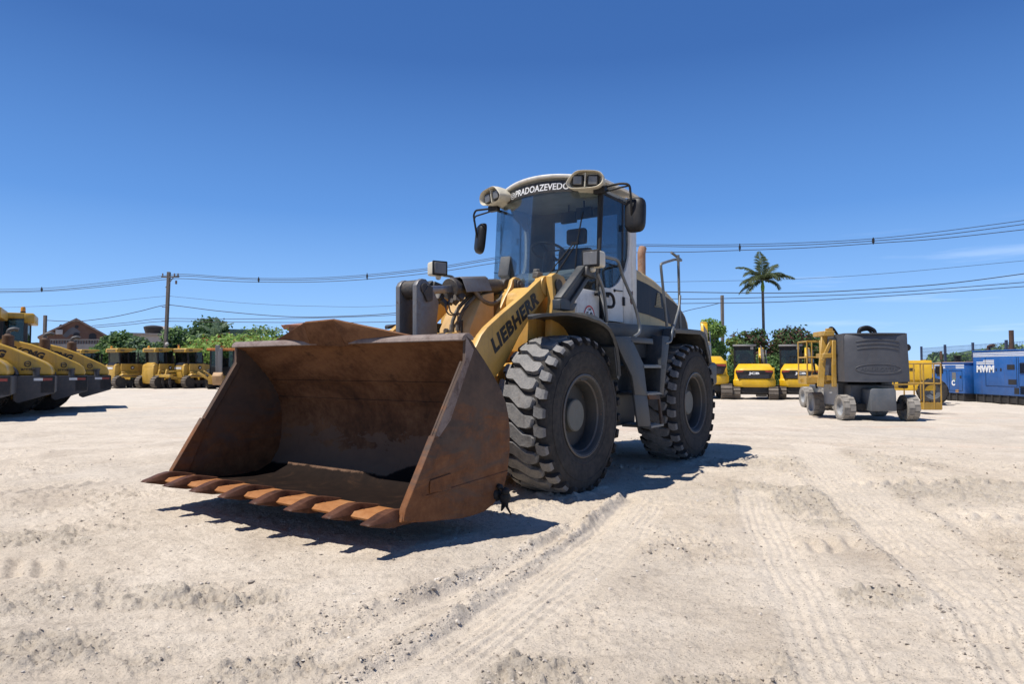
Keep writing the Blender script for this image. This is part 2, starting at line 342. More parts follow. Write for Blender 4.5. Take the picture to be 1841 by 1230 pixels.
class MB:
    def __init__(s): s.bm = bmesh.new()
    def _face(s, vs, mi=0):
        try:
            f = s.bm.faces.new(vs); f.material_index = mi
        except ValueError: pass
    def box(s, x0, x1, y0, y1, z0, z1, mi=0, taper=None):
        return s.boxm(Matrix.Translation(((x0 + x1) / 2, (y0 + y1) / 2, (z0 + z1) / 2)), abs(x1 - x0), abs(y1 - y0), abs(z1 - z0), mi, taper)
    def boxm(s, m, sx, sy, sz, mi=0, taper=None):
        tx, ty = taper or (1, 1)
        v = []
        for z in (-.5, .5):
            k = (1, 1) if z < 0 else (tx, ty)
            for x, y in ((-.5, -.5), (.5, -.5), (.5, .5), (-.5, .5)):
                v.append(s.bm.verts.new(m @ Vector((x * sx * k[0], y * sy * k[1], z * sz))))
        for q in ((3, 2, 1, 0), (4, 5, 6, 7), (0, 1, 5, 4), (1, 2, 6, 5), (2, 3, 7, 6), (3, 0, 4, 7)):
            s._face([v[i] for i in q], mi)
        return s
    def bar(s, p0, p1, w, h, mi=0, up=(0, 0, 1)):
        """rectangular bar from p0 to p1, w across, h along 'up'"""
        a, b = Vector(p0), Vector(p1); d = (b - a); L = d.length; d.normalize()
        u = Vector(up); side = d.cross(u)
        if side.length < 1e-4: side = d.cross(Vector((1, 0, 0)))
        side.normalize(); u = side.cross(d)
        m = Matrix((( d.x, side.x, u.x, 0), (d.y, side.y, u.y, 0), (d.z, side.z, u.z, 0), (0, 0, 0, 1)))
        m = Matrix.Translation((a + b) / 2) @ m
        return s.boxm(m, L, w, h, mi)
    def prism(s, pts, a0, a1, axis='y', mi=0, m=None, pts1=None):
        """outline extruded along an axis. y: pts=(x,z)  x: pts=(y,z)  z: pts=(x,y)"""
        def P(p, a):
            q = {'y': (p[0], a, p[1]), 'x': (a, p[0], p[1]), 'z': (p[0], p[1], a)}[axis]
            q = Vector(q); return m @ q if m is not None else q
        A = [s.bm.verts.new(P(p, a0)) for p in pts]; B = [s.bm.verts.new(P(p, a1)) for p in (pts1 or pts)]
        n = len(pts)
        s._face(A[::-1], mi); s._face(B, mi)
        for i in range(n): s._face([A[i], A[(i + 1) % n], B[(i + 1) % n], B[i]], mi)
        return s
    def ring(s, c, u, v, r, n):
        return [s.bm.verts.new(c + (u * math.cos(2 * math.pi * i / n) + v * math.sin(2 * math.pi * i / n)) * r) for i in range(n)]
    def tube(s, pts, r, n=8, mi=0, cap=True, rad=None):
        P = [Vector(p) for p in pts]
        t = (P[1] - P[0]).normalized()
        u = t.cross(Vector((0, 0, 1)))
        if u.length < 1e-3: u = t.cross(Vector((1, 0, 0)))
        u.normalize(); prev = None
        for i, p in enumerate(P):
            a = P[max(i - 1, 0)]; b = P[min(i + 1, len(P) - 1)]
            t = (b - a).normalized()
            u = (u - t * u.dot(t)).normalized(); v = t.cross(u)
            rr = rad[i] if rad else r
            ring = s.ring(p, u, v, rr, n)
            if prev:
                for j in range(n): s._face([prev[j], prev[(j + 1) % n], ring[(j + 1) % n], ring[j]], mi)
            elif cap: s._face(ring[::-1], mi)
            prev = ring
        if cap: s._face(prev, mi)
        return s
    def cyl(s, p0, p1, r0, r1=None, n=20, mi=0): return s.tube([p0, p1], r0, n, mi, True, [r0, r0 if r1 is None else r1])
    def lathe(s, prof, o=(0, 0, 0), ax=(0, 1, 0), n=32, mi=0, closed=False, cap=True):
        """prof: (radius, offset along axis)"""
        o = Vector(o); ax = Vector(ax).normalized()
        u = ax.cross(Vector((0, 0, 1)))
        if u.length < 1e-3: u = ax.cross(Vector((1, 0, 0)))
        u.normalize(); v = ax.cross(u); prev = None; first = None
        for r, a in prof:
            ring = s.ring(o + ax * a, u, v, max(r, 1e-4), n)
            if prev:
                for j in range(n): s._face([prev[j], prev[(j + 1) % n], ring[(j + 1) % n], ring[j]], mi)
            else: first = ring
            prev = ring
        if closed:
            for j in range(n): s._face([prev[j], prev[(j + 1) % n], first[(j + 1) % n], first[j]], mi)
        elif cap:
            s._face(first[::-1], mi); s._face(prev, mi)
        return s
    def sheet(s, fn, nu, nv, th=0.0, mi=0):
        """surface fn(u,v) in 0..1, given thickness along -normal when th > 0"""
        G = [[Vector(fn(i / nu, j / nv)) for j in range(nv + 1)] for i in range(nu + 1)]
        def nrm(i, j):
            a = G[min(i + 1, nu)][j] - G[max(i - 1, 0)][j]; b = G[i][min(j + 1, nv)] - G[i][max(j - 1, 0)]
            return a.cross(b).normalized()
        A = [[s.bm.verts.new(G[i][j]) for j in range(nv + 1)] for i in range(nu + 1)]
        for i in range(nu):
            for j in range(nv): s._face([A[i][j], A[i + 1][j], A[i + 1][j + 1], A[i][j + 1]], mi)
        if th:
            B = [[s.bm.verts.new(G[i][j] - nrm(i, j) * th) for j in range(nv + 1)] for i in range(nu + 1)]
            for i in range(nu):
                for j in range(nv): s._face([B[i][j + 1], B[i + 1][j + 1], B[i + 1][j], B[i][j]], mi)
            for i in range(nu):
                s._face([A[i + 1][0], A[i][0], B[i][0], B[i + 1][0]], mi); s._face([A[i][nv], A[i + 1][nv], B[i + 1][nv], B[i][nv]], mi)
            for j in range(nv):
                s._face([A[0][j], A[0][j + 1], B[0][j + 1], B[0][j]], mi); s._face([A[nu][j + 1], A[nu][j], B[nu][j], B[nu][j + 1]], mi)
        return s
    def sphere(s, c, r, n=12, sc=(1, 1, 1), mi=0):
        c = Vector(c); k = n // 2; rows = []
        for i in range(k + 1):
            t = math.pi * i / k
            rr = max(math.sin(t), 1e-3)
            rows.append([s.bm.verts.new(c + Vector((math.cos(2 * math.pi * j / n) * rr * r * sc[0], math.sin(2 * math.pi * j / n) * rr * r * sc[1], math.cos(t) * r * sc[2]))) for j in range(n)])
        for i in range(k):
            for j in range(n): s._face([rows[i][j], rows[i + 1][j], rows[i + 1][(j + 1) % n], rows[i][(j + 1) % n]], mi)
        return s
    def xf(s, m):
        bmesh.ops.transform(s.bm, matrix=m, verts=s.bm.verts); return s
    def build(s, name, mats, parent=None, bev=0.0, seg=1, smooth=38, fixn=True):
        bm = s.bm
        if fixn: bmesh.ops.recalc_face_normals(bm, faces=bm.faces)
        if bev > 0:
            es = [e for e in bm.edges if e.is_manifold and e.calc_face_angle(0) > R(32)]
            bmesh.ops.bevel(bm, geom=es, offset=bev, segments=seg, profile=0.5, affect='EDGES', clamp_overlap=True)
        me = bpy.data.meshes.new(name); bm.to_mesh(me); bm.free()
        mats = mats if isinstance(mats, (list, tuple)) else [mats]
        for q in mats: me.materials.append(M[q] if isinstance(q, str) else q)
        me.polygons.foreach_set('use_smooth', [True] * len(me.polygons))
        me.set_sharp_from_angle(angle=R(smooth))
        o = bpy.data.objects.new(name, me)
        scene.collection.objects.link(o)
        if parent is not None: o.parent = parent
        return o

def lettering(name, body, mat, parent, org, xd, yd, w, h, bold=0.0, depth=0.003, shear=0.0, fn=None, spacing=1.0):
    """writing as a thin raised mesh: lower-left corner org, baseline along xd, up along yd, fitted to w x h metres"""
    cu = bpy.data.curves.new(name + '_curve', 'FONT')
    cu.body = body; cu.size = 1; cu.offset = bold; cu.extrude = 0.02; cu.shear = shear
    cu.space_character = spacing; cu.resolution_u = 3
    tmp = bpy.data.objects.new('tmp', cu)
    me = bpy.data.meshes.new_from_object(tmp)
    bpy.data.objects.remove(tmp); bpy.data.curves.remove(cu)
    co = np.zeros(len(me.vertices) * 3); me.vertices.foreach_get('co', co); co = co.reshape(-1, 3)
    mn, mx = co.min(0), co.max(0)
    co[:, 0] = (co[:, 0] - mn[0]) / (mx[0] - mn[0]) * w
    co[:, 1] = (co[:, 1] - mn[1]) / (mx[1] - mn[1]) * h
    co[:, 2] = (co[:, 2] - mn[2]) / max(mx[2] - mn[2], 1e-6) * depth
    if fn is None:
        o, x, y = Vector(org), Vector(xd).normalized(), Vector(yd).normalized(); z = x.cross(y)
        out = [o + x * a + y * b + z * c for a, b, c in co]
    else: out = [Vector(fn(a, b, c)) for a, b, c in co]
    me.vertices.foreach_set('co', np.array([tuple(p) for p in out]).ravel())
    me.materials.clear(); me.materials.append(M[mat])
    me.polygons.foreach_set('material_index', [0] * len(me.polygons))
    me.update()
    o = bpy.data.objects.new(name, me); scene.collection.objects.link(o)
    if parent is not None: o.parent = parent
    return o

def copy_tree(o, parent=None):
    c = o.copy(); scene.collection.objects.link(c)
    if parent is not None: c.parent = parent
    for ch in list(o.children): copy_tree(ch, c)
    return c

# ------------------------------------------------------------------ terrain
def vnoise(x, y, seed=0):
    """smooth value noise, numpy arrays in, -1..1 out"""
    xi = np.floor(x).astype(np.int64); yi = np.floor(y).astype(np.int64)
    fx = x - xi; fy = y - yi
    fx = fx * fx * (3 - 2 * fx); fy = fy * fy * (3 - 2 * fy)
    def h(a, b):
        k = (a * 374761393 + b * 668265263 + seed * 974711) & 0x7fffffff
        k = ((k ^ (k >> 13)) * 1274126177) & 0x7fffffff
        k = k ^ (k >> 16)
        return (k & 0xffff) / 32767.5 - 1
    a = h(xi, yi) * (1 - fx) + h(xi + 1, yi) * fx
    b = h(xi, yi + 1) * (1 - fx) + h(xi + 1, yi + 1) * fx
    return a * (1 - fy) + b * fy

def seg_dist(x, y, pts):
    """distance to a polyline, signed side and length along it"""
    best = np.full(x.shape, 1e9); side = np.zeros(x.shape); along = np.zeros(x.shape); acc = 0
    for (ax, ay), (bx, by) in zip(pts[:-1], pts[1:]):
        dx, dy = bx - ax, by - ay; L = math.hypot(dx, dy)
        t = np.clip(((x - ax) * dx + (y - ay) * dy) / (L * L), 0, 1)
        px, py = x - (ax + t * dx), y - (ay + t * dy)
        d = np.hypot(px, py); m = d < best
        best = np.where(m, d, best); side = np.where(m, np.sign(dx * py - dy * px), side); along = np.where(m, acc + t * L, along)
        acc += L
    return best, side, along

def sstep(a, b, v):
    t = np.clip((v - a) / (b - a), 0, 1); return t * t * (3 - 2 * t)

# edges of the tyre ruts pressed into the sand (world x, y, metres)
RUTS = [
    [(-0.62, 2.55), (-0.36, 2.95), (-0.12, 3.45), (0.15, 4.05), (0.45, 4.75), (0.78, 5.6), (0.95, 6.0)],
    [(-0.85, 2.95), (-0.58, 3.28), (-0.20, 3.72), (-0.02, 4.05), (0.15, 4.40), (0.36, 4.9)],
    [(1.75, 2.5), (2.05, 3.2), (2.25, 4.1), (2.55, 5.4), (3.0, 7.2)],
    [(2.35, 2.7), (2.65, 3.4), (2.95, 4.4), (3.4, 5.9)],
]
def base_z(x, y):
    """the yard falls away gently towards the back"""
    d = np.hypot(x, y)
    return -0.20 * sstep(9.5, 16, d) - 0.09 * sstep(17, 30, d)  + 0.045 * np.exp(-((x + 0.7) ** 2 + (y - 4.0) ** 2) / 0.5)
def gz(x, y): return float(base_z(np.array([float(x)]), np.array([float(y)]))[0])

# rough places where gravel and clods lie heaped: x, y, half lengths, strength
PATCHES = [(2.55, 5.85, .75, .95, 1.0), (4.4, 6.3, 1.5, .7, 1.0), (1.80, 3.40, .30, .13, 1.0), (0.05, 2.55, .28, .20, .9), (3.6, 8.2, 1.6, .8, .7), (-1.55, 3.35, .45, .16, .8), (-1.9, 2.75, .5, .2, .8),
           (3.3, 4.0, .35, .5, .6), (-3.7, 4.5, 1.2, .35, .8), (-.95, 2.62, .3, .15, .7), (1.15, 2.6, .3, .2, .6), (0.75, 2.45, .3, .15, .8), (-2.2, 3.4, .5, .25, .6), (2.1, 2.75, .2, .12, .7)]
LANES = [([(-.42, 2.35), (-.12, 2.95), (.16, 3.5), (.44, 4.1), (.74, 4.8), (1.02, 5.6)], .24), ([(-.72, 2.75), (-.42, 3.2), (-.12, 3.7), (.10, 4.2)], .09), ([(2.0, 2.5), (2.35, 3.3), (2.62, 4.25), (3.0, 5.65), (3.6, 7.5), (4.6, 10.5)], .30), ([(1.2, 2.5), (1.45, 3.4), (1.75, 4.6), (2.2, 6.2)], .16)]
def lane_mask(x, y):
    m = np.zeros(x.shape); across = np.zeros(x.shape); al = np.zeros(x.shape)
    for pts, w in LANES:
        dist, side, l_ = seg_dist(x, y, pts)
        k = 1 - sstep(.75, 1.15, dist / w + .12 * vnoise(x * 4, y * 4, 61))
        across = np.where(k > m, dist * side, across); al = np.where(k > m, l_, al); m = np.maximum(m, k)
    return m, across, al
def patch_mask(x, y):
    m = np.zeros(x.shape)
    for px, py, rx, ry, k in PATCHES:
        q = np.hypot((x - px) / rx, (y - py) / ry) + 0.45 * vnoise(x * 5, y * 5, 41)
        m = np.maximum(m, k * (1 - sstep(.6, 1.15, q)))
    return m
def lump(x, y, f, seed): return np.clip(vnoise(x * f, y * f, seed) + .12, 0, 1) - .25
def rough_mask(x, y):
    clod = sstep(0.10, 0.75, vnoise(x * 0.9 + 3, y * 0.9, 11) + 0.6 * vnoise(x * 2.6, y * 2.6, 12))
    return np.clip(0.62 * clod + patch_mask(x, y), 0, 1.1)

def terrain(x, y):
    d = np.hypot(x, y)
    z = base_z(x, y)
    far = 1 - 0.6 * sstep(8, 25, d)
    lm, across, al_ = lane_mask(x, y)
    ro = rough_mask(x, y) * (1 - .85 * lm)
    z = z + 0.016 * vnoise(x * 0.8, y * 0.8, 1) * far + 0.010 * vnoise(x * 2.3, y * 2.3, 2) + 0.010 * patch_mask(x, y)
    near = (1 - .55 * sstep(6, 14, d)) * (1 - .55 * lm)
    z = z + lm * (-.010 + .0028 * np.sin(across * 120 + 2 * vnoise(al_ * 2, across * 6, 62)) + .0022 * vnoise(across * 60, al_ * 2.5, 63) + .0016 * np.sin(al_ * 55 + np.abs(across) * 18))
    z = z + 0.0065 * vnoise(x * 7, y * 7, 3) + 0.020 * ro * lump(x, y, 9, 8)
    z = z + near * ((0.0050 + 0.024 * ro) * lump(x, y, 18, 4) + (0.0048 + 0.021 * ro) * lump(x + .3, y, 37, 5) + (0.0036 + 0.011 * ro) * lump(x, y, 75, 6) + (.0016 + .003 * ro) * vnoise(x * 140, y * 140, 7))
    # scrape marks and old wheel lines, drawn out sideways across the yard
    sc = sstep(-.2, .5, vnoise(x * .5 + 9, y * .6, 51))
    z = z + sc * (0.012 * vnoise(x * 1.2 + y * .5, y * 9.5 - x * .9, 52) + .0075 * vnoise(x * 2.4, y * 22 - x * 1.6, 53)) * far
    for i, pts in enumerate(RUTS):
        dist, side, al = seg_dist(x, y, pts)
        k = (0.050, 0.040, 0.022, 0.022)[i]
        wob = 0.02 * vnoise(al * 3, al * 0 + i, 21)
        br = 0.55 + 0.75 * vnoise(al * 1.6 + 7, al * 0 + i, 22)
        ridge = np.exp(-((dist * side + wob) / 0.045) ** 2) * np.clip(br, 0.08, 1.3)
        z = z + k * ridge * (1 + 0.45 * vnoise(x * 26, y * 26, 23)) - 0.5 * k * np.exp(-((dist * side + 0.10) / 0.07) ** 2)
        # lug lines running along the bottom of the rut
        z = z + 0.0040 * np.sin((dist * side) * 115) * np.exp(-((dist * side + 0.22) / 0.14) ** 2)
    # chevron tread prints at the right
    for (cx, cy, ang, ln, wd) in ((4.75, 6.85, 0.03, 3.0, 0.30), (4.05, 5.3, 0.05, 1.5, 0.28), (2.02, 4.55, 0.45, 0.7, 0.27), (-3.0, 3.75, -0.15, 1.1, 0.35), (-4.6, 6.4, 0.9, 1.6, 0.3)):
        u = (x - cx) * math.cos(ang) + (y - cy) * math.sin(ang); v = -(x - cx) * math.sin(ang) + (y - cy) * math.cos(ang)
        m = sstep(0, 0.25, ln / 2 - np.abs(u)) * sstep(0, 0.08, wd - np.abs(v))
        z = z + m * (0.017 * np.sin((u + 0.9 * np.abs(v)) * 2 * math.pi / 0.17) - 0.010)
    # sand pushed up round the loader's tyres
    for px, py in TYRES:
        z = z + 0.02 * np.exp(-((np.hypot((x - px) * 1.0, (y - py)) - 0.34) / 0.10) ** 2) * (1 + vnoise(x * 9, y * 9, 31))
    return z

LO = Vector((-0.2684, 6.8569, 0)); YAW = R(35.46)
LF = Vector((-math.sin(YAW), -math.cos(YAW), 0)); LL = Vector((math.cos(YAW), -math.sin(YAW), 0))
WB = 2.834
TYRES = [tuple((LO + LF * f + LL * s * 0.90)[:2]) for f in (0, -WB) for s in (1, -1)]

def make_ground():
    rr = [0.0, 0.5, 0.9]
    r = 1.3
    while r < 7: rr.append(r); r *= 1.0040
    while r < 14: rr.append(r); r *= 1.0056
    while r < 60: rr.append(r); r *= 1.013
    while r < 1500: rr.append(r); r *= 1.12
    th = [-180, -150, -120, -100, -85, -70, -60, -52]
    a = -46.0
    while a < 46.01: th.append(a); a += 0.115
    th += [52, 60, 70, 85, 100, 120, 150]
    rr = np.array(rr); th = np.radians(np.array(th))
    rg, tg = np.meshgrid(rr[1:], th, indexing='ij')
    x = (rg * np.sin(tg)).ravel(); y = (rg * np.cos(tg)).ravel()
    z = terrain(x, y)
    nr, nt = rg.shape
    co = np.stack([x, y, z], 1)
    co = np.vstack([co, [[0, 0, float(z[:nt].mean())]]])
    i, j = np.meshgrid(np.arange(nr - 1), np.arange(nt), indexing='ij')
    jn = (j + 1) % nt
    q = np.stack([i * nt + j, i * nt + jn, (i + 1) * nt + jn, (i + 1) * nt + j], -1).reshape(-1, 4)[:, ::-1]
    tri = np.stack([np.full(nt, nr * nt), np.arange(nt), (np.arange(nt) + 1) % nt], -1)[:, ::-1]
    me = bpy.data.meshes.new('ground')
    me.vertices.add(len(co)); me.vertices.foreach_set('co', co.ravel())
    loops = np.concatenate([q.ravel(), tri.ravel()])
    me.loops.add(len(loops)); me.loops.foreach_set('vertex_index', loops)
    st = np.concatenate([np.arange(len(q)) * 4, len(q) * 4 + np.arange(len(tri)) * 3])
    me.polygons.add(len(st)); me.polygons.foreach_set('loop_start', st)
    me.polygons.foreach_set('use_smooth', np.ones(len(st), bool))
    me.update(); me.validate()
    at_ = me.attributes.new('gravel', 'FLOAT', 'POINT'); at_.data.foreach_set('value', np.clip(patch_mask(co[:, 0], co[:, 1]) * 1.1, 0, 1).astype(np.float32))
    at_ = me.attributes.new('lane', 'FLOAT', 'POINT'); at_.data.foreach_set('value', lane_mask(co[:, 0], co[:, 1])[0].astype(np.float32))
    # sand and gravel
    m, n, l, b = new_mat('sandy_gravel')
    tc = n.new('ShaderNodeTexCoord').outputs['Object']
    big = noise(n, l, tc, 0.16, 5, 0.6, 0.4)
    mid = noise(n, l, tc, 0.9, 6, 0.62, 0.6)
    fine = noise(n, l, tc, 14, 8, 0.72)
    grit = noise(n, l, tc, 95, 4, 0.7)
    vor = n.new('ShaderNodeTexVoronoi'); vor.inputs['Scale'].default_value = 42; l.new(tc, vor.inputs['Vector'])
    c1 = ramp_node(n, [(0.28, (0.40, 0.332, 0.258)), (0.50, (0.53, 0.452, 0.358)), (0.74, (0.62, 0.54, 0.44))])
    l.new(mid.outputs[0], c1.inputs[0])
    # greyer gravel patches
    g = ramp_node(n, [(0.47, 0.0), (0.66, 0.75)]); l.new(big.outputs[0], g.inputs[0])
    c = mixc(n, l, g.outputs[0], c1.outputs[0], (0.42, 0.375, 0.32))
    ga = n.new('ShaderNodeAttribute'); ga.attribute_name = 'gravel'
    gm = n.new('ShaderNodeMath'); gm.operation = 'MULTIPLY'; gm.inputs[1].default_value = 0.42; l.new(ga.outputs['Fac'], gm.inputs[0])
    c = mixc(n, l, gm.outputs[0], c, (0.33, 0.29, 0.235))
    la_ = n.new('ShaderNodeAttribute'); la_.attribute_name = 'lane'
    lm_ = n.new('ShaderNodeMath'); lm_.operation = 'MULTIPLY'; lm_.inputs[1].default_value = 0.55; l.new(la_.outputs['Fac'], lm_.inputs[0])
    c = mixc(n, l, lm_.outputs[0], c, (0.60, 0.52, 0.42))
    # pale and reddish streaks farther back, stretched across the yard
    mp = n.new('ShaderNodeMapping'); mp.inputs['Scale'].default_value = (0.10, 0.55, 1); l.new(tc, mp.inputs['Vector'])
    st_ = noise(n, l, mp.outputs[0], 1.0, 6, 0.65, 0.5)
    rd = ramp_node(n, [(0.58, 0.0), (0.70, 0.62)]); l.new(st_.outputs[0], rd.inputs[0])
    geo = n.new('ShaderNodeSeparateXYZ'); l.new(tc, geo.inputs[0])
    fy = n.new('ShaderNodeMapRange'); fy.inputs[1].default_value = 6.5; fy.inputs[2].default_value = 12; l.new(geo.outputs['Y'], fy.inputs[0])
    mm = n.new('ShaderNodeMath'); mm.operation = 'MULTIPLY'; l.new(rd.outputs[0], mm.inputs[0]); l.new(fy.outputs[0], mm.inputs[1])
    c = mixc(n, l, mm.outputs[0], c, (0.50, 0.29, 0.18))
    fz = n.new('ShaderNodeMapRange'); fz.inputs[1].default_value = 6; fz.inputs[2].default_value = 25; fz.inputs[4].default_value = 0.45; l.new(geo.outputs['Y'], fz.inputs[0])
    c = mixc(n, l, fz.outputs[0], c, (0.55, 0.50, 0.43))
    fr = ramp_node(n, [(0.25, 0.62), (0.47, 1.0), (0.8, 1.16)]); l.new(fine.outputs[0], fr.inputs[0])  # lows of the grain darkened to read as shaded pits
    c = mixc(n, l, 0.85, c, fr.outputs[0], 'MULTIPLY')
    gr = ramp_node(n, [(0.25, 0.70), (0.5, 1.0), (0.78, 1.2)]); l.new(grit.outputs[0], gr.inputs[0])
    c = mixc(n, l, 0.75, c, gr.outputs[0], 'MULTIPLY')
    vr = ramp_node(n, [(0.0, 0.62), (0.16, 1.0)]); l.new(vor.outputs['Distance'], vr.inputs[0])
    pm = noise(n, l, tc, 2.2, 4, 0.6); pr = ramp_node(n, [(0.5, 0.0), (0.68, 0.6)]); l.new(pm.outputs[0], pr.inputs[0])
    c = mixc(n, l, pr.outputs[0], c, mixc(n, l, 1.0, c, vr.outputs[0], 'MULTIPLY'))
    # scattered small dark stones
    for sc_, th_, rad in ((48, .07, .30), (90, .12, .34), (150, .15, .38)):
        v2 = n.new('ShaderNodeTexVoronoi'); v2.inputs['Scale'].default_value = sc_; l.new(tc, v2.inputs['Vector'])
        sp = n.new('ShaderNodeSeparateColor'); l.new(v2.outputs['Color'], sp.inputs[0])
        m1 = n.new('ShaderNodeMath'); m1.operation = 'LESS_THAN'; m1.inputs[1].default_value = th_; l.new(sp.outputs[0], m1.inputs[0])
        m2 = n.new('ShaderNodeMath'); m2.operation = 'LESS_THAN'; m2.inputs[1].default_value = rad; l.new(v2.outputs['Distance'], m2.inputs[0])
        m3 = n.new('ShaderNodeMath'); m3.operation = 'MULTIPLY'; l.new(m1.outputs[0], m3.inputs[0]); l.new(m2.outputs[0], m3.inputs[1])
        m4 = n.new('ShaderNodeMath'); m4.operation = 'MULTIPLY'; m4.inputs[1].default_value = .75; l.new(m3.outputs[0], m4.inputs[0])
        c = mixc(n, l, m4.outputs[0], c, mixc(n, l, sp.outputs[1], (0.16, 0.135, 0.11), (0.36, 0.31, 0.26)))
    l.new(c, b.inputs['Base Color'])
    b.inputs['Roughness'].default_value = 0.95; b.inputs['Specular IOR Level'].default_value = 0.12
    nb = bump(n, l, fine.outputs[0], 0.022, 0.9)
    nb = bump(n, l, grit.outputs[0], 0.007, 0.9, nb)
    l.new(nb, b.inputs['Normal'])
    me.materials.append(m); M['ground'] = m
    o = bpy.data.objects.new('ground', me); scene.collection.objects.link(o)
    return tag(o, kind='structure', label='pale sandy gravel yard with tyre ruts and grey gravel patches')
make_ground()

def make_gravel():
    """loose stones lying on the sand, one mesh"""
    ico = bmesh.new(); bmesh.ops.create_icosphere(ico, subdivisions=1, radius=1)
    iv = np.array([v.co[:] for v in ico.verts]); fi = np.array([[v.index for v in f.verts] for f in ico.faces]); ico.free()
    g = np.random.default_rng(5)
    N = 85000
    d = 1.9 * (12.5 / 1.9) ** g.random(N); a = np.radians(g.uniform(-43, 43, N))
    x, y = d * np.sin(a), d * np.cos(a)
    cl = rough_mask(x, y) * (1 - .85 * lane_mask(x, y)[0])
    rutd = np.min([seg_dist(x, y, p)[0] for p in RUTS], 0)
    keep = (g.random(N) < 0.05 + 0.50 * cl ** 1.2) | ((rutd < 0.05) & (g.random(N) < .5))
    x, y, d, rutd = x[keep], y[keep], d[keep], rutd[keep]; N = len(x)
    s = (0.0018 + 0.0075 * g.random(N) ** 3.4) * (.75 + .035 * d) + np.where(rutd < 0.06, 0.003 * g.random(N), 0)
    s = np.where(g.random(N) < 0.004, s + 0.012 * g.random(N), s)
    z = terrain(x, y)
    sc = s[:, None] * g.uniform(0.65, 1.3, (N, 3)) * np.array([1.15, 1.15, 0.75])
    an = g.uniform(0, 6.28, N); ca, sa = np.cos(an), np.sin(an)
    V = iv[None] * (1 + 0.28 * g.standard_normal((N, len(iv), 1))) * sc[:, None]
    V = np.stack([V[..., 0] * ca[:, None] - V[..., 1] * sa[:, None], V[..., 0] * sa[:, None] + V[..., 1] * ca[:, None], V[..., 2]], -1)
    V += np.stack([x, y, z + s * 0.25], 1)[:, None]
    F = (fi[None] + (np.arange(N) * len(iv))[:, None, None]).reshape(-1, 3)
    me = bpy.data.meshes.new('gravel'); me.from_pydata(V.reshape(-1, 3).tolist(), [], F.tolist())
    m, n, l, b = new_mat('loose_stones')
    gi = n.new('ShaderNodeNewGeometry')
    r = ramp_node(n, [(0.0, (0.17, 0.145, 0.12)), (0.35, (0.31, 0.265, 0.215)), (0.75, (0.45, 0.385, 0.31)), (0.96, (0.52, 0.46, 0.385)), (1.0, (0.62, 0.58, 0.52))])
    l.new(gi.outputs['Random Per Island'], r.inputs[0]); l.new(r.outputs[0], b.inputs['Base Color'])
    b.inputs['Roughness'].default_value = 0.92
    me.materials.append(m)
    o = bpy.data.objects.new('gravel', me); scene.collection.objects.link(o)
    tag(o, 'loose grey and beige stones scattered over the sandy yard', 'gravel', kind='stuff')
make_gravel()

# ------------------------------------------------------------------ the wheel loader (local x forward, y to its left, z up)
loader = empty('wheel_loader', tuple(LO), math.atan2(LF.y, LF.x),
               'yellow and white wheel loader with rusty toothed bucket, largest machine in the sandy yard', 'wheel loader')


# ---- bucket
SIDE = [(1.942, 1.358), (1.87, 1.315), (1.835, 1.276), (1.74, 1.19), (1.651, 1.102), (1.56, 1.00), (1.488, .893), (1.455, .79), (1.439, .695), (1.440, .54), (1.466, .385), (1.505, .30), (1.564, .232), (1.64, .183), (1.731, .153), (1.85, .146), (1.983, .149), (2.339, .191), (2.541, .223),
        (2.50, .316), (2.251, .703), (1.95, 1.188)]
HW = 1.336
b = MB()
inner = [(1.965, 1.33), (1.86, 1.285), (1.74, 1.175), (1.60, 1.03), (1.50, .87), (1.465, .70), (1.467, .50), (1.50, .37), (1.58, .255), (1.70, .20), (1.88, .185), (2.10, .193), (2.36, .224)]
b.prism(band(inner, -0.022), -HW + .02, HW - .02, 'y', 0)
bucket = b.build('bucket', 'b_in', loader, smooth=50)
b = MB(); b.prism([(1.602, 1.032), (1.612, 1.028), (1.585, .998), (1.575, 1.002)], -HW + .03, HW - .03, 'y'); b.prism([(1.505, .875), (1.513, .869), (1.498, .835), (1.490, .838)], -HW + .03, HW - .03, 'y')
b.build('weld_seam', 'b_in', bucket)
for s in (1, -1):
    b = MB(); b.prism(SIDE, s * HW, s * (HW - .026), 'y'); pl_ = b.build('side_plate', 'b_side', bucket, bev=.003)
    holes = MB()                                   # lifting holes drilled through the plate
    for hx, hz in ((2.172, .222), (1.572, .222)): holes.cyl((hx, s * (HW - .2), hz), (hx, s * (HW + .2), hz), .020, n=14)
    bmc = bpy.data.meshes.new('cutter'); holes.bm.to_mesh(bmc); holes.bm.free(); cut = bpy.data.objects.new('cutter', bmc); scene.collection.objects.link(cut)
    md = pl_.modifiers.new('holes', 'BOOLEAN'); md.object = cut; md.operation = 'DIFFERENCE'; md.solver = 'EXACT'
    bpy.context.view_layer.update(); me2 = bpy.data.meshes.new_from_object(pl_.evaluated_get(bpy.context.evaluated_depsgraph_get()))
    pl_.modifiers.clear(); pl_.data = me2; me2.name = 'side_plate'; bpy.data.objects.remove(cut)
for s in (1, -1):            # doubler cheeks and weld ridge on the sides
    b = MB()
    b.prism([(2.515, .30), (2.262, .712), (2.19, .69), (2.30, .45), (2.40, .215), (2.53, .228)], s * (HW + .012), s * (HW - .040), 'y')
    b.prism([(2.30, .44), (2.30, .36), (2.10, .36), (2.10, .46)], s * HW, s * (HW + .010), 'y')
    b.prism([(2.36, .335), (2.36, .352), (1.475, .40), (1.475, .380)], s * HW, s * (HW + .006), 'y')
    b.prism([(2.25, .703), (1.955, 1.185), (1.915, 1.16), (2.20, .68)], s * (HW - .026), s * (HW - .045), 'y')
    b.build('cheek_plate', 'b_side', bucket, bev=.005)
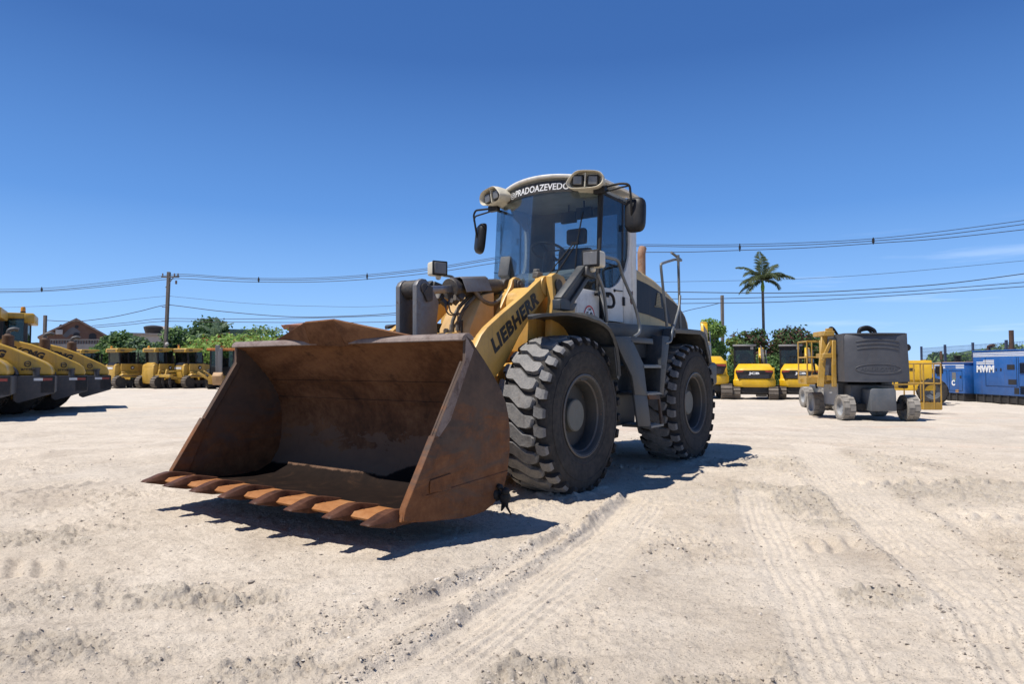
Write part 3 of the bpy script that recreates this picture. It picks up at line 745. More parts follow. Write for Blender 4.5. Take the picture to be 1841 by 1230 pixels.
for s in (1, -1):            # wear strips that run up the front of the sides
    b = MB(); b.prism([(1.956, 1.188), (1.946, 1.352), (1.86, 1.26), (2.10, .80), (2.21, .70), (2.247, .712)], s * (HW + .004), s * (HW), 'y')
    b.build('wear_strip', 'b_lip', bucket, bev=.002)
b = MB()                     # rounded top lip
lip = [(1.985, 1.322), (1.975, 1.352), (1.945, 1.372), (1.90, 1.372), (1.855, 1.345), (1.86, 1.325), (1.93, 1.335), (1.965, 1.318)]
b.prism(lip, -HW + .0, HW - .0, 'y')
b.build('top_lip', 'b_lip', bucket, bev=.004)
b = MB()                     # spill guard that leans out over the lip
def plate(pts, th=.022):
    P = [Vector(p) for p in pts]; nn = (P[1] - P[0]).cross(P[-1] - P[0]).normalized() * th
    A = [b.bm.verts.new(p) for p in P]; B = [b.bm.verts.new(p - nn) for p in P]; k = len(P)
    b._face(A); b._face(B[::-1])
    for i in range(k): b._face([A[(i + 1) % k], A[i], B[i], B[(i + 1) % k]])
plate([(1.975, -.24, 1.315), (1.975, .18, 1.30), (2.10, .175, 1.497), (2.10, -.17, 1.490)])
plate([(1.975, .181, 1.30), (1.955, .36, 1.335), (1.93, .80, 1.362), (1.905, .80, 1.362), (2.10, .176, 1.497)])
plate([(1.975, -.241, 1.315), (2.10, -.171, 1.490), (1.905, -.80, 1.372), (1.93, -.80, 1.362), (1.955, -.40, 1.345)])
b.build('spill_guard', 'b_in', bucket, bev=.003)
b = MB()                     # cutting edge
b.prism([(2.36, .222), (2.365, .250), (2.585, .256), (2.625, .234), (2.60, .214)], -HW + .027, HW - .027, 'y')
b.build('cutting_edge', 'b_edge', bucket, bev=.003)
for i in range(8):
    y = -1.302 + 2.604 * i / 7
    ins = .035 if i in (0, 7) else 0
    y += ins * (1 if i == 0 else -1)
    b = MB()
    secs = [(2.768, .036, .244, .238), (2.750, .048, .252, .232), (2.700, .056, .264, .221), (2.635, .060, .284, .205), (2.565, .055, .296, .197), (2.520, .043, .292, .197), (2.485, .046, .286, .197), (2.440, .055, .276, .199), (2.385, .052, .263, .204), (2.345, .040, .254, .214)]
    prev = None
    for x, hw, zt, zb in secs:
        zm = zb + (zt - zb) * .45
        ring = [b.bm.verts.new(p) for p in ((x, -hw * .62, zt), (x, 0, zt + .003), (x, hw * .62, zt), (x, hw, zm), (x, hw * .86, zb), (x, -hw * .86, zb), (x, -hw, zm))]
        if prev:
            for k in range(7): b._face([prev[k], prev[(k + 1) % 7], ring[(k + 1) % 7], ring[k]])
        else: b._face(ring[::-1])
        prev = ring
    b._face(prev)
    b.cyl((2.503, -.05, .240), (2.503, .05, .240), .016, n=10)
    b.xf(Matrix.Translation((0, y, 0)))
    b.build('tooth', 'b_tooth', bucket, bev=.004, seg=2, smooth=30)

# ---- lift arms with the maker's name
arm = [(1.18, .46), (1.26, .40), (1.36, .44), (1.39, .60), (1.27, .92), (1.08, 1.16), (.925, 1.33), (.86, 1.42), (.773, 1.494), (.557, 1.627), (.20, 1.83), (-.10, 2.02), (-.20, 2.055), (-.27, 2.02), (-.285, 1.94), (-.24, 1.87), (-.119, 1.80), (.10, 1.62), (.29, 1.434), (.40, 1.30), (.504, 1.18), (.70, 1.02), (1.0, .72)]
for s in (1, -1):
    b = MB(); b.prism(arm, s * .555, s * .62, 'y')
    b.cyl((-.17, s * .54, 1.95), (-.17, s * .635, 1.95), .10, n=24)
    b.cyl((1.28, s * .50, .53), (1.28, s * .64, .53), .10, n=24)
    la = b.build('lift_arm', 'yellow', loader, bev=.007, seg=2)
    if s == 1:
        lettering('arm_lettering', 'LIEBHERR', 'letter', la, (.668, .6215, 1.262), (-.726, 0, .515), (.54, 0, .76), 1.0 * .885, .138, bold=.050, depth=.002, shear=0.12, spacing=1.11)
    else:
        lettering('arm_lettering', 'LIEBHERR', 'letter', la, (-.05, -.6215, 1.785), (.726, 0, -.515), (.54, 0, .76), 1.0 * .885, .138, bold=.050, depth=.002, shear=0.12, spacing=1.11)
b = MB()                     # cross tube, stiffener plate and pin bosses between the arms
b.cyl((.70, -.555, 1.26), (.70, .555, 1.26), .150, n=28)
b.cyl((.70, -.20, 1.26), (.70, .20, 1.26), .205, n=28)
b.prism([(.62, 1.39), (.78, 1.39), (.86, 1.10), (.56, 1.10)], -.26, -.10, 'y'); b.prism([(.62, 1.39), (.78, 1.39), (.86, 1.10), (.56, 1.10)], .10, .26, 'y')
b.build('cross_tube', 'yellow', loader, bev=.006)

# ---- tilt lever, link and cylinder
lev = [(1.145, 1.30), (1.150, 1.86), (1.125, 1.90), (1.08, 1.925), (1.03, 1.925), (.97, 1.88), (.855, 1.735), (.885, 1.55), (.86, 1.36), (.80, 1.10), (.86, .92), (1.00, .86), (1.10, .92), (1.14, 1.1)]
b = MB()
b.prism(lev, .078, .128, 'y'); b.prism(lev, -.128, -.078, 'y'); b.cyl((1.0, -.1, 1.0), (1.0, .1, 1.0), .06)
tl = b.build('tilt_lever', 'steel', loader, bev=.006, seg=2)
b = MB()
b.cyl((1.055, -.15, 1.84), (1.055, .145, 1.84), .048, n=20); b.cyl((1.055, -.075, 1.84), (1.055, .075, 1.84), .082, n=24)
b.prism([(.96, 1.86), (1.02, 1.88), (1.08, 1.80), (1.03, 1.72), (.96, 1.74)], .13, .15, 'y')
b.build('lever_pin', 'grease', tl, bev=.004)
b = MB(); b.prism([(.98, .93), (1.06, .95), (1.50, .98), (1.52, .90), (1.05, .85)], -.07, .03, 'y'); b.build('bucket_link', 'steel', tl, bev=.008)
A, Bp = Vector((1.03, -.02, 1.83)), Vector((-.33, -.02, 2.00)); ax = (Bp - A).normalized()
b = MB()
b.cyl(A + ax * .52, A + ax * 1.24, .088, n=26); b.cyl(A + ax * .49, A + ax * .56, .105, n=26); b.cyl(A + ax * 1.22, A + ax * 1.34, .07, n=20)
b.cyl(Bp + Vector((0, -.07, 0)), Bp + Vector((0, .07, 0)), .085, n=22)
tc_ = b.build('tilt_cylinder', 'grease', loader, bev=.005)
b = MB(); b.bar(A + ax * .02, A + ax * .53, .075, .075); b.cyl(A + Vector((0, -.05, 0)), A + Vector((0, .05, 0)), .075, n=20)
b.build('piston_rod', 'chrome', tc_, bev=.014, seg=2)
b = MB()                     # folded guard plate over the cylinder
q = [(.06, -.06), (.115, -.04), (.115, .09), (.095, .12), (-.04, .165), (-.04, .155), (.086, .112), (.104, .086), (.104, -.036), (.055, -.052)]
b.prism([(p[1] - .02, p[0]) for p in q], .08, .48, 'x')
bmesh.ops.transform(b.bm, matrix=Matrix.Translation(A + ax * .50) @ Matrix(((ax.x, 0, ax.z, 0), (0, 1, 0, 0), (ax.z, 0, -ax.x, 0), (0, 0, 0, 1))), verts=b.bm.verts)
b.build('cylinder_guard', 'steel', tc_, bev=.003)
b = MB()
r2 = random.Random(3)
for i in range(9):          # valve block, unions and small lines slung under the cylinder head
    c = A + ax * (.34 + r2.random() * .26) + Vector((0, r2.uniform(-.07, .09), r2.uniform(-.16, -.07)))
    b.boxm(Matrix.Translation(c) @ Euler((r2.random(), r2.random(), r2.random())).to_matrix().to_4x4(), .05 + .04 * r2.random(), .045, .04 + .04 * r2.random())
for i in range(2):
    p0 = A + ax * (.36 + .05 * i) + Vector((0, .06, -.12)); p1 = A + ax * (.50 + .06 * i) + Vector((0, .10, -.26 + .02 * i))
    b.tube(fillet([p0, p0 + Vector((.02, .04, -.12)), p1, p1 + Vector((-.10, 0, .08))], .06), .008, 6)
b.build('valve_block', 'grease', tc_, bev=.004)
b = MB()
for k, (y0, y1) in enumerate(((-.02, -.07), (.06, .01))):
    b.tube(fillet([(.16, y0, 1.90), (.28, y0 + .01, 1.83), (.36, y1, 1.72), (.40, y1 - .03, 1.60), (.405, y1 - .035, 1.54)], .08), .019, 10)
    b.cyl((.405, y1 - .035, 1.56), (.41, y1 - .037, 1.50), .024, n=8)
b.tube(fillet([(.30, .09, 1.90), (.22, .12, 1.80), (.05, .12, 1.77), (-.12, .10, 1.84), (-.2, .06, 1.92)], .1), .021, 10)
b.tube(fillet([(.52, .08, 1.74), (.47, .02, 1.58), (.42, -.02, 1.56), (.30, .02, 1.78)], .05), .006, 6)
b.build('hydraulic_hose', 'hose', loader)

# ---- front frame and tower
b = MB()
b.prism([(-.10, 1.20), (-.12, 1.80), (-.16, 1.90), (-.26, 1.965), (-.40, 1.93), (-.50, 1.2)], -.55, .55, 'y'); b.prism([(.06, 1.30), (.02, 1.82), (-.14, 1.93), (-.14, 1.3)], .30, .55, 'y')
b.prism([(.55, .45), (.45, 1.15), (-.70, 1.25), (-.95, .95), (-.95, .50), (-.3, .40)], -.50, .50, 'y')
for y in (-.155, .115): b.prism([(-.25, 2.055), (-.31, 2.09), (-.38, 2.085), (-.44, 2.04), (-.45, 1.97), (-.36, 1.5), (-.05, 1.25), (.10, 1.4), (.04, 1.62), (-.12, 1.86), (-.22, 1.98)], y, y + .045, 'y')
for s in (1, -1):
    b.prism([(-.13, 2.04), (-.20, 2.075), (-.36, 2.055), (-.43, 1.98), (-.42, 1.84), (-.36, 1.55), (-.60, 1.15), (-.10, 1.15), (-.12, 1.66), (-.16, 1.80)], s * .645, s * .715, 'y')
    b.prism([(-.20, 2.05), (-.40, 2.05), (-.60, 1.15), (-.10, 1.15)], s * .47, s * .535, 'y')
    b.box(-.58, -.38, s * .47, s * .715, 1.2, 1.9)
ff = b.build('front_frame', 'yellow', loader, bev=.006, seg=2)
b = MB(); b.prism([(.42, 1.15), (.40, 1.52), (.20, 1.86), (.02, 1.90), (.02, 1.15)], -.27, .12, 'y'); b.build('cross_box', 'peach', ff, bev=.006, seg=2)   # crosswise box with the hose unions, coloured as if sunlit
for s in (1, -1):
    b = MB(); b.cyl((-.24, s * .70, 1.955), (-.24, s * .735, 1.955), .062, n=20); b.prism([(-.20, 2.01), (-.28, 2.01), (-.29, 1.85), (-.25, 1.80), (-.20, 1.86)], s * .71, s * .728, 'y'); b.build('pivot_pin', 'grease', ff, bev=.004)
b = MB()
b.cyl((-.345, .15, 2.0), (-.345, .195, 2.0), .058, n=18); b.cyl((-.345, .19, 2.0), (-.345, .21, 2.0), .028, n=12); b.prism([(-.27, 2.06), (-.40, 2.04), (-.40, 1.95), (-.33, 1.92), (-.27, 1.95)], .155, .178, 'y')
b.build('pivot_pin', 'grease', ff, bev=.004)
b = MB()
for x, z in ((.437, 1.48), (.425, 1.50)): b.cyl((x, -.10 - (.437 - x) * 6, z), (x - .05, -.10 - (.437 - x) * 6, z), .028, n=10)
b.box(.40, .424, -.17, -.16, 1.15, 1.45); b.box(.40, .424, .02, .03, 1.15, 1.6)
b.cyl((.39, -.33, 1.43), (.425, -.33, 1.43), .02, n=10)
b.build('hose_union', 'grease', ff)
b = MB()                     # little grease-stained sensor bracket on top of the arm
b.box(-.20, -.10, .50, .57, 2.03, 2.09); b.prism([(-.19, 2.09), (-.11, 2.09), (-.12, 2.125), (-.15, 2.115), (-.17, 2.13)], .50, .55, 'y')
b.build('sensor_bracket', 'hose', ff, bev=.008)
b = MB()                     # lift cylinder below the arm
for s in (1, -1): b.cyl((-.55, s * .40, .85), (.45, s * .40, 1.02), .085, n=20); b.cyl((.45, s * .40, 1.02), (.85, s * .40, 1.08), .045, n=16)
b.build('lift_cylinder', 'dark', loader)
b = MB()                     # axles and rear chassis
for x in (0, -WB): b.cyl((x, -.78, .70), (x, .78, .70), .19, n=20); b.sphere((x, 0, .70), .33, 16, (1, .9, 1))
b.box(-2.3, -.85, -.42, .42, .55, 1.35); b.box(-4.1, -2.2, -.46, .46, .62, 1.5); b.cyl((-1.4, 0, .40), (-1.4, 0, 1.45), .2, n=18)
b.box(-1.0, -.6, -.62, -.50, .8, 1.15); b.box(-.95, -.5, .46, .64, .75, 1.3)
b.tube(fillet([(-.5, .5, 1.2), (-.8, .62, 1.0), (-1.3, .5, .9), (-1.8, .55, 1.0)], .2), .03, 8)
b.build('chassis', 'dark', loader, bev=.01)
b = MB(); b.cyl((.06, .64, 1.02), (-.10, .82, 1.05), .10, n=20); b.cyl((-.02, .60, .98), (.12, .68, 1.0), .075, n=16); b.build('brake_hose_cover', 'blackmatte', loader)

# ---- wheels: tyre carcass, chevron lugs, rim and hub plate
RO, NL = .745, 28
def crown(w): return RO - .30 * w * w
def make_wheel(name, parent, side):
    W = Matrix.Identity(4)
    b = MB()
    prof = [(.305, .10), (.335, .13), (.340, .190), (.352, .215), (.372, .232), (.380, .246), (.372, .256), (.356, .250), (.338, .236), (.322, .200), (.296, .165), (.290, .075), (.215, .050), (.205, .02)]
    b.lathe([(r, a) for r, a in prof], n=48)
    b.lathe([(.385, -.24), (.345, -.20), (.345, .19), (.375, .235)], n=40, cap=False)
    for k in range(14):
        t = 2 * math.pi * k / 14
        c = Vector((math.cos(t) * .195, .055, math.sin(t) * .195)); b.cyl(c, c + Vector((0, .03, 0)), .014, n=6)
    b.boxm(Matrix.Translation((0, .225, .345)), .12, .035, .035)
    rim = b.build(name, 'rim', parent, bev=.0, smooth=35)
    b = MB(); b.lathe([(.352, .238), (.360, .252), (.374, .256), (.384, .250), (.380, .240)], n=56, closed=True); b.lathe([(.318, .198), (.322, .210), (.334, .216), (.336, .204)], n=56, closed=True); b.build('rim_flange', 'flange', rim, smooth=50)
    b = MB(); b.lathe([(.150, .05), (.150, .150), (.140, .160), (.02, .163)], n=36)
    b.lathe([(.200, .05), (.195, .085), (.152, .095)], n=36)
    b.build('hub', 'hubplate', rim, smooth=35)
    b = MB()
    prof = [(.362, .225), (.385, .243), (.42, .250), (.47, .262), (.53, .268), (.585, .264), (.63, .256), (.665, .240), (.692, .205), (.703, .14), (.706, 0)]
    prof = prof + [(r, -a) for r, a in prof[-2::-1]]
    b.lathe(prof, n=112, closed=True)
    for s in (1, -1): b.lathe([(.425, s * .2495), (.43, s * .2560), (.445, s * .2590), (.45, s * .2565)], n=72, closed=True)
    for s in (1, -1): b.lathe([(.575, s * .2600), (.58, s * .2690), (.588, s * .2685), (.592, s * .2600)], n=72, closed=True)
    p = 2 * math.pi / NL
    Z = [(-.198, .40), (-.192, .74), (-.160, .82), (-.055, .78), (.055, .24), (.128, .20), (.150, .06), (.132, -.34), (.092, -.42), (.015, -.36), (-.088, .14), (-.160, .20)]
    def pt(w, s, r): return (math.cos(s) * r, w, math.sin(s) * r)
    for k in range(NL):
        a0 = k * p
        cx = sum(q[0] for q in Z) / len(Z); cs = sum(q[1] for q in Z) / len(Z)
        top = [b.bm.verts.new(pt(w, a0 + s * p, crown(w))) for w, s in Z]
        bot = [b.bm.verts.new(pt(cx + (w - cx) * 1.07, a0 + (cs + (s - cs) * 1.13) * p, .697)) for w, s in Z]
        b._face(top, 1)
        for i in range(len(Z)): b._face([top[i], bot[i], bot[(i + 1) % len(Z)], top[(i + 1) % len(Z)]], 1)
        for sg, off in ((1, .42), (-1, -.14)):       # shoulder blocks that run down on to the sidewall
            sec = [(.168, crown(.168), .25), (.215, crown(.215) - .002, .27), (.247, .718, .25), (.262, .692, .22), (.268, .668, .17), (.258, .650, .14), (.235, .67, .28), (.168, .697, .32)]
            L, Rr = [], []
            for w, r, hw in sec:
                sh = .06 * (1 if w < .2 else -1) * sg
                L.append(b.bm.verts.new(pt(sg * w, a0 + (off - hw + sh) * p, r))); Rr.append(b.bm.verts.new(pt(sg * w, a0 + (off + hw + sh) * p, r)))
            n = len(sec)
            b._face(L, 0); b._face(Rr[::-1], 0)
            for i in range(n): b._face([L[i], Rr[i], Rr[(i + 1) % n], L[(i + 1) % n]], 1 if i < 3 else 0)
    for v in b.bm.verts:                              # weight on the tyre: flat where it stands, a slight bulge above
        if v.co.z < -.55:
            k = (-.55 - v.co.z) / .2
            v.co.y *= 1 + .035 * k
        if v.co.z < -.703: v.co.z = -.703 - (v.co.z + .703) * -.12
    b.build('tyre', ['rubber', 'tread'], rim, smooth=28)
    return rim
w0 = make_wheel('wheel', loader, 1)
w0.location = (0, .90, .70)
for f, s in ((-WB, 1), (0, -1), (-WB, -1)):
    w = copy_tree(w0, loader); w.location = (f, s * .90, .70)
    if s < 0: w.rotation_euler = (0, 0, math.pi)

# ---- mudguards
for s in (1, -1):
    outer = [(.52, 1.565), (.45, 1.588), (.30, 1.605), (.06, 1.618), (-.12, 1.608), (-.26, 1.578), (-.37, 1.535), (-.455, 1.46), (-.52, 1.36), (-.565, 1.22), (-.588, 1.067), (-.572, 1.03), (-.54, 1.02)]
    inner_ = [(x * .985 - .002, z - .035) for x, z in outer[:-2]]
    b = MB()
    def fend(u, v):
        k = u * (len(outer) - 3); i = min(int(k), len(outer) - 4); f = k - i
        x = outer[i][0] * (1 - f) + outer[i + 1][0] * f; z = outer[i][1] * (1 - f) + outer[i + 1][1] * f
        k2 = max(0, (x + .02) / .54)
        wide = 1.22 - .30 * k2 ** 1.6; nar = .60 + .27 * k2 ** 0.9
        y = nar + (wide - nar) * v
        drop = .05 * max(0, (v - .9) / .1) ** 2 * max(0, 1 - k2 * 2)
        cx, cz = 0.0, .95
        d = math.hypot(x - cx, z - cz)
        return (x + (cx - x) / d * drop, s * y, z + (cz - z) / d * drop)
    b.sheet(fend, 40, 14, .028)
    b.prism([(-.50, 1.36), (-.585, 1.067), (-.56, 1.02), (-.52, 1.05), (-.46, 1.34)], s * .62, s * 1.215, 'y')
    b.build('mudguard', 'grey', loader, bev=.0, smooth=50)
    b = MB()
    rf = [(-2.02, 1.50), (-2.06, 1.60), (-2.45, 1.612), (-2.90, 1.616), (-3.07, 1.595), (-3.13, 1.53), (-3.24, 1.36), (-3.315, 1.20)]
    b.prism(band(rf, .03), s * .62, s * 1.20, 'y')
    b.prism([(-2.05, 1.60), (-2.90, 1.616), (-3.07, 1.595), (-3.24, 1.36), (-3.315, 1.20), (-3.24, 1.20), (-3.06, 1.50), (-2.9, 1.56), (-2.1, 1.545)], s * 1.17, s * 1.195, 'y')
    b.build('rear_mudguard', 'grey', loader, bev=.008, seg=2)

# ---- deck, steps and handrails (left side carries the way up to the cab)
for s in (1, -1):
    b = MB()
    b.prism([(-.66, 1.60), (-2.35, 1.64), (-2.30, 1.47), (-2.05, 1.42), (-.66, 1.46)], s * .62, s * 1.05, 'y')
    b.box(-2.1, -.70, s * .55, s * 1.0, 1.25, 1.45)
    b.build('deck', 'bluegrey', loader, bev=.012, seg=2)
    b = MB()
    fr = [(-.54, 1.45), (-.86, 1.46), (-.92, 1.44), (-1.21, 1.18), (-1.29, .87), (-1.30, .84), (-.99, .86), (-.93, 1.05), (-.66, 1.30)]
    b.prism(fr, s * 1.15, s * 1.185, 'y')
    b.prism([(-1.30, .86), (-1.40, .50), (-1.07, .53), (-.98, .86)], s * 1.155, s * 1.18, 'y')
    b.prism([(-1.92, 1.50), (-1.70, 1.50), (-1.62, .86), (-1.72, .83)], s * .93, s * 1.19, 'y')
    b.box(-1.74, -1.10, s * .80, s * .83, .50, 1.45)
    b.prism([(-.90, 1.46), (-1.45, 1.455), (-1.47, 1.40), (-.90, 1.40)], s * .80, s * 1.185, 'y')
    lad = b.build('boarding_steps', 'bluegrey', loader, bev=.006, seg=2)
    for x0, x1, z in ((-1.21, -1.76, 1.165), (-1.29, -1.70, .870), (-1.38, -1.72, .515)):
        b = MB(); b.box(x0, x1, s * .84, s * 1.19, z - .028, z)
        for k in range(5): b.box(x0 - .01, x1 + .01, s * (.87 + .07 * k), s * (.89 + .07 * k), z - .004, z + .010)
        b.build('tread_plate', 'tube', lad, bev=.003)
    b = MB(); b.prism([(-1.30, .855), (-1.62, .835), (-1.72, .51), (-1.66, .51), (-1.60, .79), (-1.34, .80)], s * 1.165, s * 1.19, 'y'); b.build('hanging_step_bracket', 'b_out', lad, bev=.004)
b = MB()
b.tube(fillet([(-.42, 1.10, 2.235), (-.80, 1.10, 2.245), (-.88, 1.10, 2.10), (-1.14, 1.13, 1.78), (-1.20, 1.16, 1.52), (-1.02, 1.16, 1.46)], .12), .0165, 10)
b.build('handrail', 'tube', loader); b = MB()
b.tube(fillet([(-.38, 1.08, 2.06), (-.50, 1.09, 1.9), (-.56, 1.09, 1.60)], .1), .0165, 10)
b.build('handrail', 'tube', loader); b = MB()
b.tube(fillet([(-2.05, 1.10, 1.62), (-1.88, 1.10, 2.34), (-2.10, 1.08, 2.395), (-2.42, 1.06, 2.47), (-2.74, 1.02, 2.50), (-2.45, 1.00, 2.565)], .05), .0165, 10)
b.tube(fillet([(-2.42, 1.10, 2.52), (-2.44, 1.10, 2.0), (-2.46, 1.10, 1.62)], .05), .0165, 10)
b.tube(fillet([(-2.44, 1.11, 2.02), (-2.36, 1.13, 1.86), (-2.10, 1.16, 1.62), (-1.98, 1.19, 1.56), (-1.95, 1.19, 1.44), (-1.80, 1.18, 1.42)], .1), .0165, 10)
b.build('handrail', 'tube', loader)
b = MB()
b.tube(fillet([(-.42, -1.10, 2.235), (-.80, -1.10, 2.245), (-.88, -1.10, 2.10), (-1.14, -1.13, 1.78), (-1.20, -1.16, 1.52)], .12), .0165, 10)
b.build('handrail', 'tube', loader)

# ---- engine hood, tail and counterweight
TOPL = [(-1.98, 2.40), (-2.212, 2.403), (-2.515, 2.374), (-2.837, 2.322), (-3.237, 2.213), (-3.699, 2.062), (-3.96, 1.958), (-4.076, 1.865), (-4.12, 1.74), (-4.16, 1.50)]
def hood_fn(u, v):
    k = u * (len(TOPL) - 1); i = min(int(k), len(TOPL) - 2); f = k - i
    x = TOPL[i][0] * (1 - f) + TOPL[i + 1][0] * f; z = TOPL[i][1] * (1 - f) + TOPL[i + 1][1] * f
    t = v * 2 - 1
    hw = .62 - .06 * max(0, (-x - 3.4)) ** 1.2
    if abs(t) < .6:
        y = t / .6 * (hw - .10); zz = z + .035 * (1 - (t / .6) ** 2)
    elif abs(t) < .72:
        a = (abs(t) - .6) / .12 * math.pi / 2
        y = math.copysign(hw - .10 + .10 * math.sin(a), t); zz = z - .10 * (1 - math.cos(a))
    else:
        q = (abs(t) - .72) / .28
        y = math.copysign(hw, t); zz = (z - .10) * (1 - q) + 1.45 * q
    return (x, y, zz)
b = MB(); b.sheet(hood_fn, 36, 60)
hood = b.build('engine_hood', 'cream', loader, smooth=50)
def side_panel(name, pts, mat, s, off=.006):
    b = MB()
    A = []
    for x, z in pts:
        hw = .62 - .06 * max(0, (-x - 3.4)) ** 1.2 + off
        A.append((x, hw * s, z))
    va = [b.bm.verts.new(p) for p in A]; vb = [b.bm.verts.new((p[0], p[1] - s * .012, p[2])) for p in A]
    b._face(va); b._face(vb[::-1])
    for i in range(len(A)): b._face([va[(i + 1) % len(A)], va[i], vb[i], vb[(i + 1) % len(A)]])
    return b.build(name, mat, hood, smooth=60)
for s in (1, -1):
    side_panel('side_panel', [(-2.00, 2.245), (-2.222, 2.243), (-2.566, 2.212), (-2.87, 2.165), (-3.06, 2.125), (-3.16, 2.03), (-3.26, 1.898), (-3.345, 1.738), (-3.15, 1.755), (-2.938, 1.785), (-2.584, 1.819), (-2.252, 1.835), (-2.00, 1.84)], 'navy', s)
    side_panel('side_grille', [(-3.064, 2.123), (-3.176, 2.10), (-3.45, 2.045), (-3.697, 1.985), (-3.93, 1.87), (-4.04, 1.74), (-4.08, 1.47), (-3.40, 1.47), (-3.349, 1.736), (-3.264, 1.897)], 'grille', s)
    # stepped tower emblem
    b = MB()
    for i in range(9):
        z = 1.955 + i * .020; w0_ = .085 - .0045 * i if i < 6 else .056 - .012 * (i - 6)
        b.box(-2.91 - w0_, -2.91 + w0_, s * .628, s * .633, z, z + .014)
    b.box(-3.045, -2.775, s * .628, s * .632, 1.938, 1.946)
    b.build('tower_emblem', 'gold', hood)
b = MB(); b.tube(fillet([(-3.20, .26, 2.1), (-3.20, .26, 2.74), (-3.24, .26, 2.81)], .08), .056, 18)
b.build('exhaust_pipe', 'exhaust', loader, smooth=60)
b = MB()
b.prism([(-3.30, -1.12), (-3.30, 1.12), (-3.72, 1.12), (-4.20, .95), (-4.32, .80), (-4.32, -.80), (-4.20, -.95), (-3.72, -1.12)], .90, 1.215, 'z')
b.prism([(-3.33, -1.02), (-3.33, 1.02), (-3.72, 1.00), (-4.10, .85), (-4.10, -.85), (-3.72, -1.0)], .72, .90, 'z')
b.build('counterweight', 'grey', loader, bev=.05, seg=3)
b = MB()
b.prism([(-3.28, -1.08), (-3.28, 1.08), (-3.62, 1.08), (-4.12, .90), (-4.12, -.90), (-3.62, -1.08)], 1.22, 1.50, 'z')
tail = b.build('tail_panel', 'cream', loader, bev=.03, seg=2)
for s in (1, -1):
    b = MB(); b.box(-3.40, -3.58, s * 1.075, s * 1.09, 1.27, 1.45); b.build('tail_lamp', 'lens', tail, bev=.008)

# ---- cab
def wx(y, z):            # front glass: curved in plan, leaning in slightly towards the roof
    return -.885 - .235 * (abs(y) / .67) ** 2.0 - .055 * (z - 2.0)
def sy(x): return .67 + .08 * (-1.12 - x) / .83
cabm = MB()
def curved(y0, y1, z0, z1, off, th, mb, ny=26, nz=3, mi=0):
    def fn(u, v):
        y = y0 + (y1 - y0) * v; z = z0(y) + ((z1(y) if callable(z1) else z1) - z0(y)) * u if callable(z0) else z0 + ((z1(y) if callable(z1) else z1) - z0) * u
        return (wx(y, z) + off, y, z)
    mb.sheet(fn, nz, ny, th, mi)
for s in (1, -1):
    # white rear pillar and sill below the door line
    cabm.prism([(-1.63, 1.65), (-1.98, 1.65), (-1.98, 3.12), (-1.79, 3.12), (-1.80, 2.60), (-1.775, 2.44), (-1.70, 2.29), (-1.63, 2.215)], s * .705, s * .752, 'y')
cabm.box(-1.98, -1.0, -.70, .70, 1.45, 1.62)
cabm.prism([(-1.13, .70), (-.64, .70), (-.52, .62), (-.50, 0), (-.52, -.62), (-.64, -.70), (-1.13, -.70)], 1.55, 1.975, 'z')     # cowl below the windscreen
cab = cabm.build('cab', 'white', loader, bev=.004, smooth=50)
b = MB()                  # dark structural posts seen through the glass
b.tube([(wx(.67, 1.98) - .035, .672, 1.98), (wx(.67, 3.12) - .035, .672, 3.14)], .026, 8)
b.prism([(-1.84, -.745), (-1.98, -.745), (-1.98, -.39), (-1.93, -.39)], 1.6, 3.18, 'z')
b.box(-1.98, -1.94, -.39, .70, 1.6, 2.22); b.box(-1.98, -1.94, -.39, .70, 3.02, 3.18); b.box(-1.98, -1.93, .60, .70, 1.6, 3.18)
b.box(-1.75, -1.64, .665, .70, 2.1, 3.12); b.prism([(-1.45, 3.16), (-1.98, 3.16), (-1.98, 1.62), (-1.86, 1.62), (-1.84, 2.9), (-1.5, 3.06)], -.735, -.70, 'y')
b.box(-1.98, -1.05, -.74, -.70, 1.6, 2.16)
b.build('cab_post', 'interior', cab, bev=.006)
b = MB(); b.box(-1.97, -1.06, -.66, .66, 3.13, 3.17); b.build('headliner', 'dash', cab)
b = MB(); curved(-.665, .665, 1.99, 3.225, 0.002, .006, b, 30, 4); b.build('windscreen', 'glass', cab, smooth=70)
b = MB(); b.box(-1.968, -1.962, -.38, .60, 2.22, 3.02); b.build('rear_window', 'glass', cab)
b = MB()                  # sun band across the top of the windscreen
def band_z(y): return 3.092 + .028 * (1 - (y / .6) ** 2)
curved(-.50, .50, band_z, lambda y: band_z(y) + .130, 0.010, .004, b, 26, 1)
sb = b.build('sun_band', 'letter', cab, smooth=70)
def on_band(x0, w):
    def fn(a, h_, c):
        y = x0 + a
        return (wx(y, 3.15) + .012 + c, y, band_z(y) + .028 + h_)
    return fn
lettering('band_lettering', 'PRADOAZEVEDO', 'whitevinyl', sb, 0, 0, 0, .72, .076, bold=.014, depth=.003, shear=.12, fn=on_band(-.325, .7))
b = MB()                  # camera badge: rounded square, ring and dot
def badge(y, z): return (wx(y, 3.15) + .0135, y, z)
yc, zc = -.375, band_z(-.375) + .060
def rr_path(r, k): return [badge(yc + r * math.copysign(abs(math.cos(t)) ** .5, math.cos(t)), zc + r * math.copysign(abs(math.sin(t)) ** .5, math.sin(t))) for t in [2 * math.pi * i / k for i in range(k + 1)]]
b.tube(rr_path(.033, 28), .0032, 5)
b.tube([badge(yc + .016 * math.cos(t), zc + .016 * math.sin(t)) for t in [2 * math.pi * i / 18 for i in range(19)]], .003, 5)
b.sphere(badge(yc + .021, zc + .021), .004, 6)
b.build('badge', 'whitevinyl', sb)
